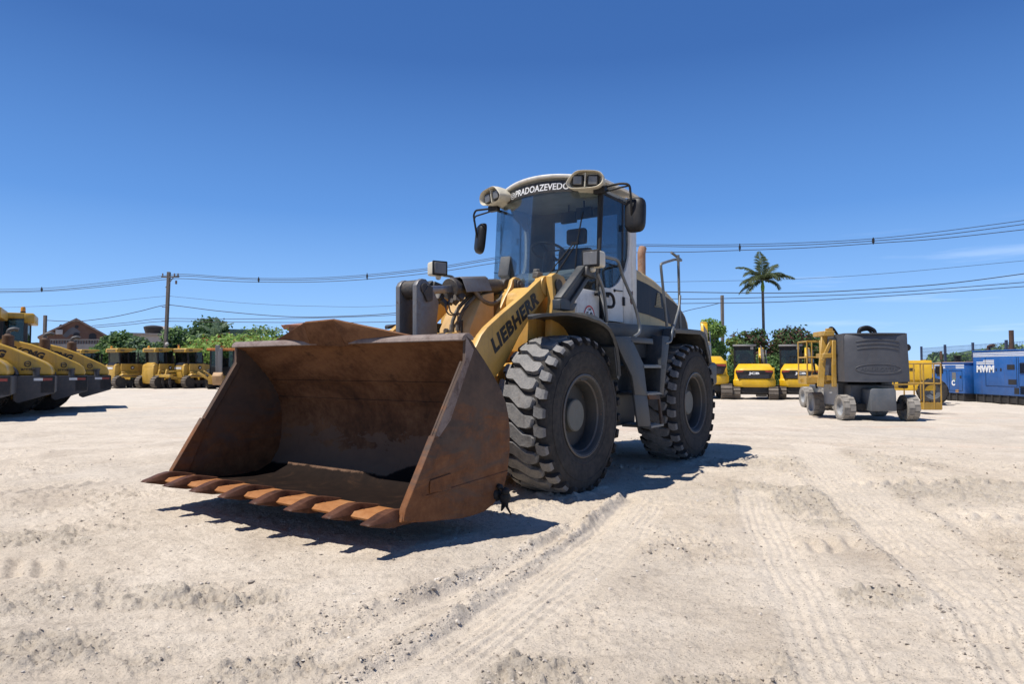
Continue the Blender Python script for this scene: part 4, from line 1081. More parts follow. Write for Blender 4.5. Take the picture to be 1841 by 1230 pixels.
# roof
def roof_fn(u, v):
    y = (v * 2 - 1) * .76
    e = abs(v * 2 - 1)
    xf = wx(min(abs(y), .70), 3.2) + .045; xb = -2.06
    x = xf + (xb - xf) * u
    z = 3.190 + .098 * (1 - e ** 2.2) - .03 * max(0, u - .75) * 4 * .5
    return (x, y, z)
b = MB(); b.sheet(roof_fn, 16, 30, .038)
roof = b.build('roof', 'white', cab, bev=.012, seg=2, smooth=50)
# door on the left: dark curved glass over a white lower panel
for s in (1, -1):
    yo = s * .715
    arc = [(-1.10, 2.022), (-1.30, 2.028), (-1.42, 2.065), (-1.52, 2.12), (-1.62, 2.21)]
    b = MB()
    b.prism(arc + [(-1.625, 1.66), (-1.19, 1.66)], yo, s * .745, 'y')
    door = b.build('cab_door', 'white', loader, bev=.004)
    b = MB()
    g = [(-1.09, 2.030), (-1.30, 2.036), (-1.42, 2.072), (-1.52, 2.128), (-1.63, 2.225), (-1.71, 2.32), (-1.77, 2.44), (-1.79, 2.60), (-1.785, 3.07), (-1.17, 3.09)]
    b.prism(g, s * .722, s * .728, 'y')
    b.build('door_glass', 'darkglass' if s > 0 else 'glass', door)
    b = MB()
    if s > 0: b.prism(band([(-1.05, 2.03), (-1.155, 3.10), ], .035), s * .70, s * .735, 'y')
    b.prism(band([(-1.64, 2.23), (-1.66, 3.08)], .03), s * .716, s * .731, 'y')
    b.prism(band([(-1.17, 3.095), (-1.78, 3.085)], .03), s * .716, s * .734, 'y')
    b.tube([(-1.05, s * .72, 2.03), (-1.165, s * .752, 1.64)], .010, 6)
    b.build('door_seal', 'blackmatte', door, bev=.004)
    b = MB()
    b.tube(fillet([(-1.17, s * .755, 1.955), (-1.20, s * .80, 1.955), (-1.265, s * .80, 1.93), (-1.295, s * .80, 1.86), (-1.26, s * .80, 1.81), (-1.20, s * .755, 1.81)], .04), .018, 8)
    b.boxm(Matrix.Translation((-1.20, s * .755, 1.945)), .10, .02, .05)
    b.cyl((-1.40, s * .742, 2.01), (-1.40, s * .76, 2.01), .018, n=10); b.bar((-1.40, s * .755, 2.013), (-1.60, s * .755, 2.02), .01, .012)
    b.box(-1.605, -1.645, s * .745, s * .765, 1.855, 1.955); b.box(-1.615, -1.65, s * .735, s * .75, 2.72, 2.80)
    b.build('door_handle', 'black', door, bev=.004)
    b = MB(); b.box(-1.12, -1.62, s * .735, s * .741, 2.30, 2.306); b.box(-1.36, -1.37, s * .735, s * .741, 2.04, 2.30)
    b.build('window_bar', 'blackmatte', door)
b = MB(); b.cyl((-1.035, .70, 1.945), (-1.035, .735, 1.945), .022, n=14); b.cyl((-1.035, .735, 1.945), (-1.035, .75, 1.945), .03, n=14); b.build('washer_nozzle', 'black', cab)
# brown badge on the rear pillar
b = MB()
b.prism([(-1.833 + .042 * math.cos(t), 1.945 + .058 * math.sin(t)) for t in [2 * math.pi * i / 18 for i in range(18)]], .752, .757, 'y')
b.prism([(-1.87, 2.0), (-1.80, 2.0), (-1.805, 2.05), (-1.82, 2.035), (-1.85, 2.035), (-1.862, 2.05)], .752, .756, 'y')
b.build('pillar_badge', 'brownmark', cab)
# round number sticker on the cowl's side
def on_cowl(x, z, o): return (x, .7015 + o, z)
b = MB(); n_ = 40; cx_, cz_, rs = -.90, 1.690, .118
P0 = [b.bm.verts.new(on_cowl(cx_ + rs * math.cos(2 * math.pi * i / n_), cz_ + rs * math.sin(2 * math.pi * i / n_), .001)) for i in range(n_)]; b._face(P0, 0)
A_ = [b.bm.verts.new(on_cowl(cx_ + rs * math.cos(2 * math.pi * i / n_), cz_ + rs * math.sin(2 * math.pi * i / n_), .003)) for i in range(n_)]
B2 = [b.bm.verts.new(on_cowl(cx_ + rs * .84 * math.cos(2 * math.pi * i / n_), cz_ + rs * .84 * math.sin(2 * math.pi * i / n_), .003)) for i in range(n_)]
for i in range(n_): b._face([A_[i], A_[(i + 1) % n_], B2[(i + 1) % n_], B2[i]], 1)
stk = b.build('number_sticker', ['whitevinyl', 'red'], cab, smooth=70)
lettering('sticker_lettering', 'CAP.', 'letter', stk, (-.865, .704, 1.750), (-1, 0, 0), (0, 0, 1), .080, .028, bold=.02, depth=.002)
lettering('sticker_lettering', '5.9', 'letter', stk, (-.832, .704, 1.672), (-1, 0, 0), (0, 0, 1), .135, .066, bold=.035, depth=.002)
# inside the cab
b = MB(); b.box(-1.90, -1.75, -.24, .24, 2.10, 2.62, 0, (.9, .9)); b.box(-1.90, -1.45, -.25, .25, 1.98, 2.12); b.boxm(Matrix.Translation((-1.86, 0, 2.78)), .10, .27, .20)
b.boxm(Matrix.Translation((-1.6, .33, 2.22)), .35, .08, .07); b.boxm(Matrix.Translation((-1.6, -.33, 2.22)), .35, .08, .07)
b.build('seat', 'seatfab', cab, bev=.045, seg=3)
b = MB()
tilt = Matrix.Translation((-1.20, 0, 2.50)) @ Euler((0, R(-22), 0)).to_matrix().to_4x4()
ringp = [tilt @ Vector((.20 * math.cos(2 * math.pi * i / 28), .20 * math.sin(2 * math.pi * i / 28), 0)) for i in range(29)]
b.tube(ringp, .016, 8, cap=False); b.bar(ringp[0], ringp[14], .03, .012); b.bar(ringp[7], tilt @ Vector((0, 0, 0)), .03, .012)
b.tube([(-1.19, 0, 2.49), (-1.12, 0, 2.05)], .05, 10)
b.build('steering_wheel', 'black', cab)
b = MB()
def dashf(u, v):
    y = -.60 + 1.2 * v; x = wx(y, 2.1) - .03 - .32 * u
    return (x, y, 2.115 + .10 * math.sin(u * 2.4) + .012 * math.sin(v * 9))
b.sheet(dashf, 6, 18, .04)
for y in (-.35, -.05, .30): b.boxm(Matrix.Translation((wx(y, 2.1) - .13, y, 2.185)), .07, .20, .02)
b.build('dashboard', 'dash', cab, smooth=60)
b = MB(); b.boxm(Matrix.Translation((-1.03, -.47, 2.31)) @ Euler((0, R(-18), R(10))).to_matrix().to_4x4(), .20, .14, .26); b.box(-1.15, -1.02, -.62, -.46, 2.0, 2.2)
b.build('monitor', 'interior', cab, bev=.02, seg=2)
b = MB(); b.boxm(Matrix.Translation((-1.50, .10, 2.94)), .05, .20, .13); b.boxm(Matrix.Translation((-1.50, .31, 2.97)), .05, .20, .13); b.tube([(-1.5, .1, 3.1), (-1.5, .1, 2.95)], .01, 6); b.tube([(-1.5, .31, 3.12), (-1.5, .31, 2.95)], .01, 6)
b.box(-1.55, -1.50, -.50, -.46, 2.90, 3.02)
b.build('sun_visor', 'black', cab, bev=.02, seg=2)
# wiper
b = MB()
def ong(y, z, o=.022): return Vector((wx(y, z) + o, y, z))
b.tube([ong(.12, 2.06, .03), ong(.27, 2.28), ong(.44, 2.50)], .007, 6); b.tube([ong(.20, 2.06, .03), ong(.34, 2.28), ong(.47, 2.50)], .007, 6)
b.tube([ong(.47, 2.14, .016), ong(.49, 2.54, .02), ong(.535, 2.87, .016)], .008, 6)
b.boxm(Matrix.Translation(ong(.47, 2.52, .02)), .03, .08, .03); b.cyl(ong(.15, 2.03, .0), ong(.15, 2.03, .05), .03, n=10)
b.build('wiper', 'black', cab)

# ---- work lights on the roof corners
def roof_light(s, zc):
    mt = Matrix.Translation((-.945, s * .635, zc)) @ Euler((s * R(-5), R(5), s * R(17))).to_matrix().to_4x4()
    fo = [(-.185, -.075), (-.15, -.10), (.13, -.085), (.20, -.035), (.205, .035), (.15, .095), (-.055, .10), (-.12, .08), (-.205, -.03)]
    for _ in range(2):           # cut the corners so the moulding reads as rounded
        fo = [q for i in range(len(fo)) for q in ((fo[i][0] * .78 + fo[(i + 1) % len(fo)][0] * .22, fo[i][1] * .78 + fo[(i + 1) % len(fo)][1] * .22), (fo[i][0] * .22 + fo[(i + 1) % len(fo)][0] * .78, fo[i][1] * .22 + fo[(i + 1) % len(fo)][1] * .78))]
    if s < 0: fo = [(-y, z) for y, z in fo][::-1]
    def P(y, z, x): return mt @ Vector((x, y, z))
    b = MB()
    loops = []
    for k, x in ((.88, -.05), (.86, .0), (1.0, .045), (1.03, .04), (1.03, -.03), (.93, -.16), (.70, -.32), (.45, -.40)):
        loops.append([b.bm.verts.new(P(y * k, z * k + (-.01 if x < -.1 else 0), x)) for y, z in fo])
    n = len(fo)
    for a, c in zip(loops[:-1], loops[1:]):
        for i in range(n): b._face([a[i], a[(i + 1) % n], c[(i + 1) % n], c[i]])
    b._face(loops[0][::-1]); b._face(loops[-1])
    b.boxm(mt @ Matrix.Translation((-.01, 0, 0)), .06, .012, .15)
    b.bar(P(.0, -.07, -.10), P(0, -.13, -.25), .2, .03)
    rl = b.build('roof_light', 'offwhite', loader, smooth=40)
    for y in (-.085, .085):
        b = MB(); b.boxm(mt @ Matrix.Translation((-.012, y, -.005)), .05, .135, .125); l0 = b.build('lamp', 'black', rl, bev=.02, seg=2)
    for y in (-.085, .085):
        b = MB(); b.boxm(mt @ Matrix.Translation((.012, y, -.005)), .012, .098, .090); b.build('lamp_glass', 'lens', rl, bev=.008)
roof_light(1, 3.185); roof_light(-1, 3.195)

# ---- mirrors
def mirror(s):
    b = MB()
    if s > 0:
        b.tube(fillet([(-1.10, .70, 3.10), (-1.14, .80, 3.135), (-1.18, .95, 3.15), (-1.20, 1.04, 3.13), (-1.21, 1.05, 2.98), (-1.25, 1.04, 2.78)], .05), .014, 8)
        b.tube([(-1.10, .74, 3.06), (-1.18, .93, 3.105), (-1.20, 1.035, 3.115)], .011, 8)
    else:
        b.tube(fillet([(-1.10, -.70, 3.12), (-1.17, -.82, 3.115), (-1.20, -1.09, 3.135), (-1.20, -1.125, 3.08), (-1.23, -1.09, 2.79)], .05), .014, 8)
        b.tube(fillet([(-1.14, -.78, 3.075), (-1.20, -1.10, 3.06), (-1.20, -1.12, 3.0)], .04), .011, 8)
    b.boxm(Matrix.Translation((-1.11, s * .73, 3.09)) @ Euler((0, 0, 0)).to_matrix().to_4x4(), .07, .14, .07)
    mr = b.build('mirror_arm', 'black', loader, bev=.004)
    mt = Matrix.Translation((-1.30, s * (1.055 if s > 0 else 1.085), 2.815 if s > 0 else 2.79)) @ Euler((0, R(-6), R(6) if s > 0 else R(-34))).to_matrix().to_4x4()
    b = MB()
    secs = [(.060, .55), (.052, .80), (.030, .95), (-.005, 1.0), (-.03, 1.0), (-.035, .96)]
    o = []
    for i in range(24):
        t = 2 * math.pi * i / 24
        o.append((.115 * math.copysign(abs(math.cos(t)) ** .55, math.cos(t)), .195 * math.copysign(abs(math.sin(t)) ** .5, math.sin(t))))
    loops = [[b.bm.verts.new(mt @ Vector((x, y * k, z * k))) for y, z in o] for x, k in secs]
    for a, c in zip(loops[:-1], loops[1:]):
        for i in range(24): b._face([a[i], a[(i + 1) % 24], c[(i + 1) % 24], c[i]])
    b._face(loops[0][::-1]); b._face(loops[-1])
    b.build('mirror_housing', 'black', mr, smooth=45)
for s in (1, -1): mirror(s)

# ---- headlights on their grey uprights
for s in (1, -1):
    b = MB()
    y = s * .98
    b.bar((.06, y, 1.695), (-.33, y, 2.035), .085, .050); b.bar((.19, y, 1.765), (-.25, y, 2.115), .085, .042)
    b.prism([(.06, 1.665), (-.03, 1.675), (-.10, 1.75), (.06, 1.74)], y - .042, y + .042, 'y')
    b.prism([(-.22, 2.03), (-.42, 2.01), (-.42, 2.09), (-.24, 2.12)], y - .05, y + .07, 'y')
    up = b.build('lamp_upright', 'grey', loader, bev=.010, seg=2)
    b = MB(); b.prism([(-.05, 1.75), (.14, 1.755), (-.21, 2.06), (-.30, 2.05)], y - .015, y + .015, 'y'); b.prism([(.215, 1.67), (.22, 1.76), (.16, 1.785), (.05, 1.76), (.05, 1.67)], y - .046, y + .046, 'y'); b.build('upright_web', 'bluegrey', up, bev=.006)
    hl = Matrix.Translation((-.34, 1.06 if s > 0 else -.96, 2.195 if s > 0 else 2.275)) @ Euler((0, 0, R(4) if s > 0 else R(66))).to_matrix().to_4x4()
    b = MB(); b.boxm(hl @ Matrix.Translation((-.02, 0, 0)), .16, .18, .16, 0); b.boxm(hl @ Matrix.Translation((.02, 0, -.10)), .06, .06, .06)
    h_ = b.build('headlight', 'offwhite', loader, bev=.025, seg=3)
    b = MB(); b.boxm(hl @ Matrix.Translation((.062, 0, 0)), .03, .186, .168); b.build('headlight_bezel', 'black', h_, bev=.012, seg=2)
    b = MB(); b.boxm(hl @ Matrix.Translation((.078, 0, 0)), .01, .146, .128); b.build('headlight_lens', 'lens', h_, bev=.004)

# black rag knotted to the heel of the bucket: it hangs on the machine, a thing of its own
b = MB()
hp = LO + LF * 1.60 + LL * 1.352
r3 = random.Random(8)
for i in range(7):
    b.sphere((hp.x + r3.uniform(-.03, .05), hp.y + r3.uniform(-.03, .03), .26 + r3.uniform(-.05, .05)), r3.uniform(.022, .042), 8, (r3.uniform(.7, 1.4), 1, r3.uniform(.6, 1.3)))
for i in range(4):
    x = hp.x + r3.uniform(-.02, .06); y = hp.y + r3.uniform(-.02, .02)
    b.tube([(x, y, .25), (x + r3.uniform(-.03, .04), y, .19), (x + r3.uniform(-.04, .05), y + .01, .12 + r3.uniform(-.02, .04))], .012, 6, rad=[.018, .013, .006])
tag(b.build('rag', 'blackmatte', None, smooth=60), 'black rag knotted to the lower rear corner of the rusty bucket', 'rag')

# ------------------------------------------------------------------ background: poles, wires, buildings, trees
F_PX, TH = 1211.47, R(2.213)
def at(px, py, depth):
    """point in the yard seen at photo position (px, py), 'depth' metres out from the camera"""
    a = (px - 920.5) / F_PX; c = -(py - 615) / F_PX
    d = Vector((a, math.cos(TH) - c * math.sin(TH), math.sin(TH) + c * math.cos(TH)))
    return Vector((0, 0, 1.1375)) + d * (depth / d.y)
def ground_at(px, depth):
    x = (px - 920.5) / F_PX * depth
    return Vector((x, depth, gz(x, depth)))

M['concrete'] = paint('pole_concrete', (0.145, 0.125, 0.11), 0.9, 0.3, (0.2, 0.17, 0.14), 3)
M['wire'] = paint('power_cable', (0.018, 0.020, 0.024), 0.7, 0.0, scale=1)
M['insul'] = paint('insulator', (0.10, 0.06, 0.05), 0.5, 0.2, scale=6)
M['brickwall'] = paint('brown_plaster', (0.175, 0.088, 0.058), 0.9, 0.35, (0.17, 0.13, 0.11), 0.5)
M['greyplaster'] = paint('grey_plaster', (0.13, 0.13, 0.14), 0.9, 0.3, (0.2, 0.16, 0.13), 0.6)
M['tile'] = paint('clay_tile', (0.30, 0.20, 0.155), 0.9, 0.4, (0.35, 0.28, 0.24), 1.0)
M['tileorange'] = paint('orange_tile', (0.34, 0.15, 0.085), 0.9, 0.3, (0.3, 0.2, 0.15), 1.0)
M['palewall'] = paint('pale_wall', (0.50, 0.46, 0.42), 0.9, 0.3, (0.4, 0.35, 0.3), 0.6)
M['rooflight'] = paint('weathered_cream_roof', (0.45, 0.38, 0.30), 0.9, 0.4, (0.35, 0.28, 0.22), 0.8)
M['greenwall'] = paint('green_fascia', (0.06, 0.14, 0.13), 0.8, 0.2, scale=1)
M['hole'] = paint('dark_opening', (0.02, 0.02, 0.022), 0.6, 0.0, scale=1)
M['bark'] = paint('tree_bark', (0.085, 0.066, 0.050), 0.95, 0.3, (0.14, 0.12, 0.10), 3)
M['palmtrunk'] = paint('palm_trunk', (0.13, 0.115, 0.10), 0.9, 0.3, (0.2, 0.18, 0.16), 4)
M['darkblue'] = paint('dark_blue_fence_paint', (0.025, 0.045, 0.10), 0.5, 0.1, scale=2)

# ---- utility poles
def pole(px, depth, top_y, label, arm=True, r=.135, lamp=False, lean=0.0):
    g = ground_at(px, depth); top = at(px, top_y, depth); H = top.z - g.z
    o = empty('utility_pole', tuple(g), 0, label, 'utility pole', 'utility poles along the street')
    b = MB(); b.bar((0, 0, -.2), (lean, 0, H), r * 1.7, r * 2.1, up=(0, 1, 0)); b.build('post', 'concrete', o, bev=.02)
    if arm:
        b = MB(); b.bar((-.35, -.10, H - .45), (1.15, -.10, H - .42), .09, .12); b.bar((.02, -.10, H - 1.35), (.65, -.10, H - .5), .05, .06)
        b.build('crossarm', 'concrete', o)
        for x in (-.25, .75, 1.05):
            b = MB(); b.lathe([(.03, 0), (.07, .05), (.04, .10), (.07, .15), (.03, .24)], (x, -.10, H - .36), (0, 0, 1), 10); b.build('insulator', 'insul', o)
        b = MB(); b.box(.85, .97, -.17, -.05, H - 1.05, H - .75); b.build('fuse_holder', 'insul', o)
        for dz in (3.0, 4.2, 5.9): 
            b = MB(); b.bar((-.25, -.12, H - dz), (.25, -.12, H - dz), .05, .05); b.build('wire_clamp', 'insul', o)
    if lamp:
        b = MB(); b.sphere((.28, -.2, H - 6.15), .16, 12, (1, .7, 1)); b.build('lamp_head', 'palewall', o)
        b = MB(); b.bar((0, 0, H - 6.1), (.28, -.2, H - 6.1), .04, .04); b.bar((0, 0, H - 6.1), (-.40, -.1, H - 6.0), .04, .04); b.build('bracket', 'concrete', o)
    return o
pole(296, 57, 489, 'tall concrete utility pole with crossarm standing behind the yellow bulldozers', True, .135, True, .22)
pole(1299.5, 55, 531, 'plain grey utility pole without crossarm, left of the palm tree', False, .13)
pole(79.5, 52, 567, 'short pole with insulators beside the brown gabled house', False, .11)

def line_depth(px): return 50.94 / (1 + .209 * (px - 920.5) / F_PX)
def wire(pts, label, r=.028, depth=None, spacers=()):
    """smooth cable through photo-traced points, each set at its own distance"""
    P = [at(x, y, depth if depth else line_depth(x)) for x, y in pts]
    out = []
    for i in range(len(P) - 1):
        p0, p1, p2, p3 = P[max(i - 1, 0)], P[i], P[i + 1], P[min(i + 2, len(P) - 1)]
        if i == 0: p0 = p1 * 2 - p2
        if i == len(P) - 2: p3 = p2 * 2 - p1
        for k in range(8):
            t = k / 8
            out.append(.5 * ((2 * p1) + (p2 - p0) * t + (2 * p0 - 5 * p1 + 4 * p2 - p3) * t * t + (3 * p1 - p0 - 3 * p2 + p3) * t ** 3))
    out.append(P[-1])
    b = MB(); b.tube(out, r * .82, 5)
    o = b.build('power_line', 'wire', None, smooth=60)
    for (x, y0, y1) in spacers:
        p, q = at(x, y0, line_depth(x)), at(x, y1, line_depth(x))
        b = MB(); b.bar(p, q, .06, .06, up=(0, 1, 0)); b.boxm(Matrix.Translation((p + q) / 2), .12, .12, .25)
        b.build('spacer', 'wire', o)
    return tag(o, label, 'power line', 'power lines above the yard')
wire([(-60, 521), (75, 518.5), (180, 509), (293, 496), (330, 493), (400, 497.5), (465, 500.5), (560, 500), (660, 494), (780, 481), (890, 463), (1000, 446), (1141, 440), (1240, 440.5), (1330, 439.5), (1450, 436), (1570, 429), (1700, 415), (1900, 388)], 'topmost power line, with clips, crossing the whole sky', .026)
wire([(-60, 524.5), (75, 522), (180, 513), (293, 499), (330, 496), (400, 500), (465, 503), (560, 503), (660, 497), (780, 484), (890, 466), (1000, 449), (1141, 443), (1240, 443.5), (1330, 443), (1450, 440), (1570, 433), (1700, 421.5), (1900, 395)], 'second power line from the top, close beneath the topmost one', .030)
wire([(-60, 527), (75, 524), (180, 516), (293, 503), (330, 501), (400, 505), (465, 507), (560, 507), (660, 502), (780, 490), (890, 473), (1000, 459), (1141, 454), (1240, 453), (1330, 450), (1450, 445.5), (1570, 437.5), (1700, 428), (1900, 406)], 'third power line from the top, tied by spacers to the two above', .030,
     spacers=((75, 516, 525), (465, 498, 508), (660, 491, 503), (1330, 438, 452), (1570, 427, 439)))
wire([(-60, 555), (100, 549.5), (200, 542), (293, 533), (325, 534.5), (440, 545), (560, 550.5), (700, 550), (900, 530), (1050, 512), (1200, 507), (1420, 502), (1600, 491), (1900, 463)], 'faint thin power line below the three upper ones', .016)
wire([(85, 576), (110, 577.5), (145, 577.5), (200, 570.5), (250, 560), (295, 549), (320, 550), (400, 560), (520, 569.5), (620, 568.5), (720, 562), (900, 540), (1080, 523), (1210, 525), (1370, 527), (1480, 525), (1600, 518), (1720, 508), (1900, 484)], 'thick sagging cable tied to the tall pole at half height', .036)
wire([(165, 586), (230, 580), (293, 573), (400, 573.8), (560, 572), (720, 566), (900, 553), (1080, 537), (1250, 537.5), (1400, 534), (1600, 526), (1900, 503)], 'upper of two low cables crossing behind the palm trunk', .030)
wire([(165, 589.5), (230, 584), (293, 578), (400, 579), (560, 580), (720, 578), (900, 566), (1080, 548), (1250, 545.5), (1400, 543), (1600, 532), (1900, 511)], 'lowest cable crossing behind the palm trunk', .030)
wire([(1200, 570), (1236, 558.5), (1270, 551), (1298, 544)], 'short cable rising steeply to the plain grey pole', .03, 55)

# ---- buildings beyond the trees
def building(name, label, cat, px0, px1, depth, base_y, eave_y, apex_y=None, wall='brickwall', roof='tile', deep=9.0, over=.45, windows=(), group=None):
    p0, p1 = at(px0, eave_y, depth), at(px1, eave_y, depth)
    g = gz(p0.x, depth) - .3
    be = math.atan2((p0.x + p1.x) / 2, depth); kx = math.cos(be) + math.sin(-be) * (-math.tan(be))      # turned to face the yard
    o = empty(name, ((p0.x + p1.x) / 2, depth, g), -be, label, cat, group)
    w = (p1.x - p0.x) / kx; h = p0.z - g
    b = MB()
    if apex_y is not None:
        ap = at((px0 + px1) / 2, apex_y, depth).z - g
        b.prism([(-w / 2, 0), (w / 2, 0), (w / 2, h), (0, ap), (-w / 2, h)], 0, deep, 'y')
    else: b.box(-w / 2, w / 2, 0, deep, 0, h)
    b.build('wall', wall, o)
    b = MB()
    if apex_y is not None:
        sl = (ap - h) / (w / 2)
        for s in (1, -1):
            b.prism([(s * (w / 2 + over), h - over * sl + .02), (0, ap + .02), (0, ap + .24), (s * (w / 2 + over), h - over * sl + .2)], -.35, deep + .3, 'y')
    else: b.box(-w / 2 - over, w / 2 + over, -.4, deep + .3, h + .01, h + .28)
    b.build('roof', roof, o)
    for (px, py, ww, hh, kind) in windows:
        c = at(px, py, depth); x = (c.x - o.location.x) / kx; z = c.z - g
        b = MB()
        if kind == 'round': b.cyl((x, -.03, z), (x, .1, z), ww / 2, n=20)
        else:
            q = [(x - ww / 2, z - hh / 2), (x + ww / 2, z - hh / 2), (x + ww / 2, z + hh * .3), (x + ww * .3, z + hh * .46), (x, z + hh / 2), (x - ww * .3, z + hh * .46), (x - ww / 2, z + hh * .3)]
            b.prism(q, -.03, .1, 'y')
        b.build('window', 'hole', o)
    return o
house = building('house', 'brown gabled house with round vents behind the yellow rollers', 'house', 87, 186, 74, 640, 601, 576, 'brickwall', 'tile', 10, .9,
                 [(110, 587, .36, 0, 'round'), (138, 587.5, .36, 0, 'round'), (137.5, 606, .60, 1.0, 'arch'), (167, 607, .70, 1.05, 'arch')])
c = at(107, 598, 74); b = MB(); x = c.x - house.location.x; z = c.z - house.location.z
x /= 1.2; b.box(x - .35, x + .30, -.35, -.01, z - .26, z + .26); b.cyl((x - .1, -.36, z), (x - .1, -.33, z), .2, n=16)
b.build('air_conditioner', 'palewall', house, bev=.03)
b = MB(); pts = [(112, 604), (124, 592), (131, 588), (139, 592), (145, 597), (139, 602), (128, 601), (119, 608)]
b.prism([((at(px, py, 74).x - house.location.x) / 1.2, at(px, py, 74).z - house.location.z) for px, py in pts], -.02, .05, 'y'); b.build('plaster_patch', 'greyplaster', house)
# balustraded wall in front of the house
p0, p1 = at(84, 612, 70), at(189, 612, 70); g = gz(p0.x, 70) - .2
bal = empty('balustrade_wall', ((p0.x + p1.x) / 2, 70, g), 0, 'long grey wall topped by a white balustrade in front of the brown house', 'wall')
w = p1.x - p0.x; z1 = at(84, 618.5, 70).z - g; z2 = at(84, 610, 70).z - g
b = MB(); b.box(-w / 2, w / 2, 0, .25, 0, z1); b.build('wall', 'greyplaster', bal)
b = MB(); b.box(-w / 2, w / 2, -.03, .28, z2 - .1, z2)
for k in range(int(w / .28)): b.box(-w / 2 + k * .28, -w / 2 + k * .28 + .11, .05, .2, z1, z2 - .1)
b.build('balustrade', 'greyplaster', bal)
building('house', 'pale flat building with cream roof behind the tall pole', 'house', 232, 292, 88, 640, 603, None, 'palewall', 'rooflight', 9, .6, group='distant houses')
t = at(261, 597, 88); b = MB(); b.lathe([(.9, 0), (1.15, .8), (1.2, 1.0), (.9, 1.15), (.3, 1.25)], (t.x, 90, at(261, 600.5, 88).z), (0, 0, 1), 18)
tag(b.build('water_tank', 'hole', None), 'black water tank on the pale roof left of the tall pole', 'water tank')
b = MB(); q0, q1 = at(265, 588, 90), at(288, 594, 90)
b.prism([(q0.x, q0.z - .9), (q1.x, q0.z - .9), (q1.x, q1.z + .1), (q0.x, q0.z + .35)], 92, 96, 'y')
tag(b.build('lean_to', 'rooflight', None), 'pale lean-to with sloping top above the cream roof', 'shed')
building('house', 'long low building with dark green fascia behind the dense dark tree', 'house', 392, 470, 92, 640, 596, None, 'greenwall', 'greenwall', 8, .2, group='distant houses')
hr = building('house', 'house with orange tiled hip roof rising behind the bucket', 'house', 520, 610, 84, 640, 589, None, 'brickwall', 'tileorange', 9, .5, group='distant houses')
b = MB()
r0 = at(508, 586, 84); r1 = at(622, 586, 84); rt = at(545, 577, 84); ox, oz = hr.location.x, hr.location.z
xs = (r0.x - ox, r1.x - ox); zs = (r0.z - oz, rt.z - oz); xm = (rt.x - ox, at(590, 577, 84).x - ox)
vs = [b.bm.verts.new(p) for p in ((xs[0], -.5, zs[0]), (xs[1], -.5, zs[0]), (xs[1], 9.5, zs[0]), (xs[0], 9.5, zs[0]), (xm[0], 4.5, zs[1]), (xm[1], 4.5, zs[1]))]
for f in ((0, 1, 5, 4), (1, 2, 5), (2, 3, 4, 5), (3, 0, 4), (3, 2, 1, 0)): b._face([vs[i] for i in f])
b.build('hip_roof', 'tileorange', hr)

# ---- foliage
def leaf_mat(name, cols, trans=0.35):
    m, n, l, b = new_mat(name)
    g = n.new('ShaderNodeNewGeometry')
    k = len(cols)
    r = ramp_node(n, [(i / max(k - 1, 1), c) for i, c in enumerate(cols)])
    l.new(g.outputs['Random Per Island'], r.inputs[0])
    tc = n.new('ShaderNodeTexCoord').outputs['Object']
    nz = noise(n, l, tc, 0.7, 3, 0.6); nr = ramp_node(n, [(0.3, 0.72), (0.7, 1.22)]); l.new(nz.outputs[0], nr.inputs[0])
    c = mixc(n, l, 1.0, r.outputs[0], nr.outputs[0], 'MULTIPLY')
    l.new(c, b.inputs['Base Color']); b.inputs['Roughness'].default_value = 0.6
    b.inputs['Specular IOR Level'].default_value = 0.25
    out = n['Material Output']
    t = n.new('ShaderNodeBsdfTranslucent'); l.new(c, t.inputs[0])
    mx = n.new('ShaderNodeMixShader'); mx.inputs[0].default_value = trans
    l.new(b.outputs[0], mx.inputs[1]); l.new(t.outputs[0], mx.inputs[2]); l.new(mx.outputs[0], out.inputs['Surface'])
    return m
M['leaf_dark'] = leaf_mat('dark_green_leaves', [(0.044, 0.087, 0.034), (0.072, 0.134, 0.048), (0.109, 0.183, 0.062)])
M['leaf_mid'] = leaf_mat('mid_green_leaves', [(0.084, 0.151, 0.050), (0.140, 0.242, 0.073), (0.218, 0.323, 0.102)])
M['leaf_grey'] = leaf_mat('grey_green_leaves', [(0.091, 0.143, 0.088), (0.149, 0.215, 0.127), (0.226, 0.301, 0.192)])
M['leaf_light'] = leaf_mat('light_green_leaves', [(0.140, 0.247, 0.052), (0.224, 0.351, 0.075), (0.304, 0.432, 0.107)])
M['leaf_yellow'] = leaf_mat('yellow_green_leaves', [(0.111, 0.157, 0.041), (0.204, 0.240, 0.065), (0.296, 0.315, 0.092)])
M['blossom'] = leaf_mat('orange_blossom', [(.30, .085, .025), (.26, .10, .03), (.20, .08, .03)])
M['leaf_red'] = leaf_mat('dull_red_leaves', [(0.103, 0.041, 0.041), (0.147, 0.062, 0.052), (0.086, 0.069, 0.038)])
M['palm_leaf'] = leaf_mat('palm_leaflets', [(0.044, 0.068, 0.029), (0.078, 0.107, 0.047), (0.137, 0.156, 0.081)])

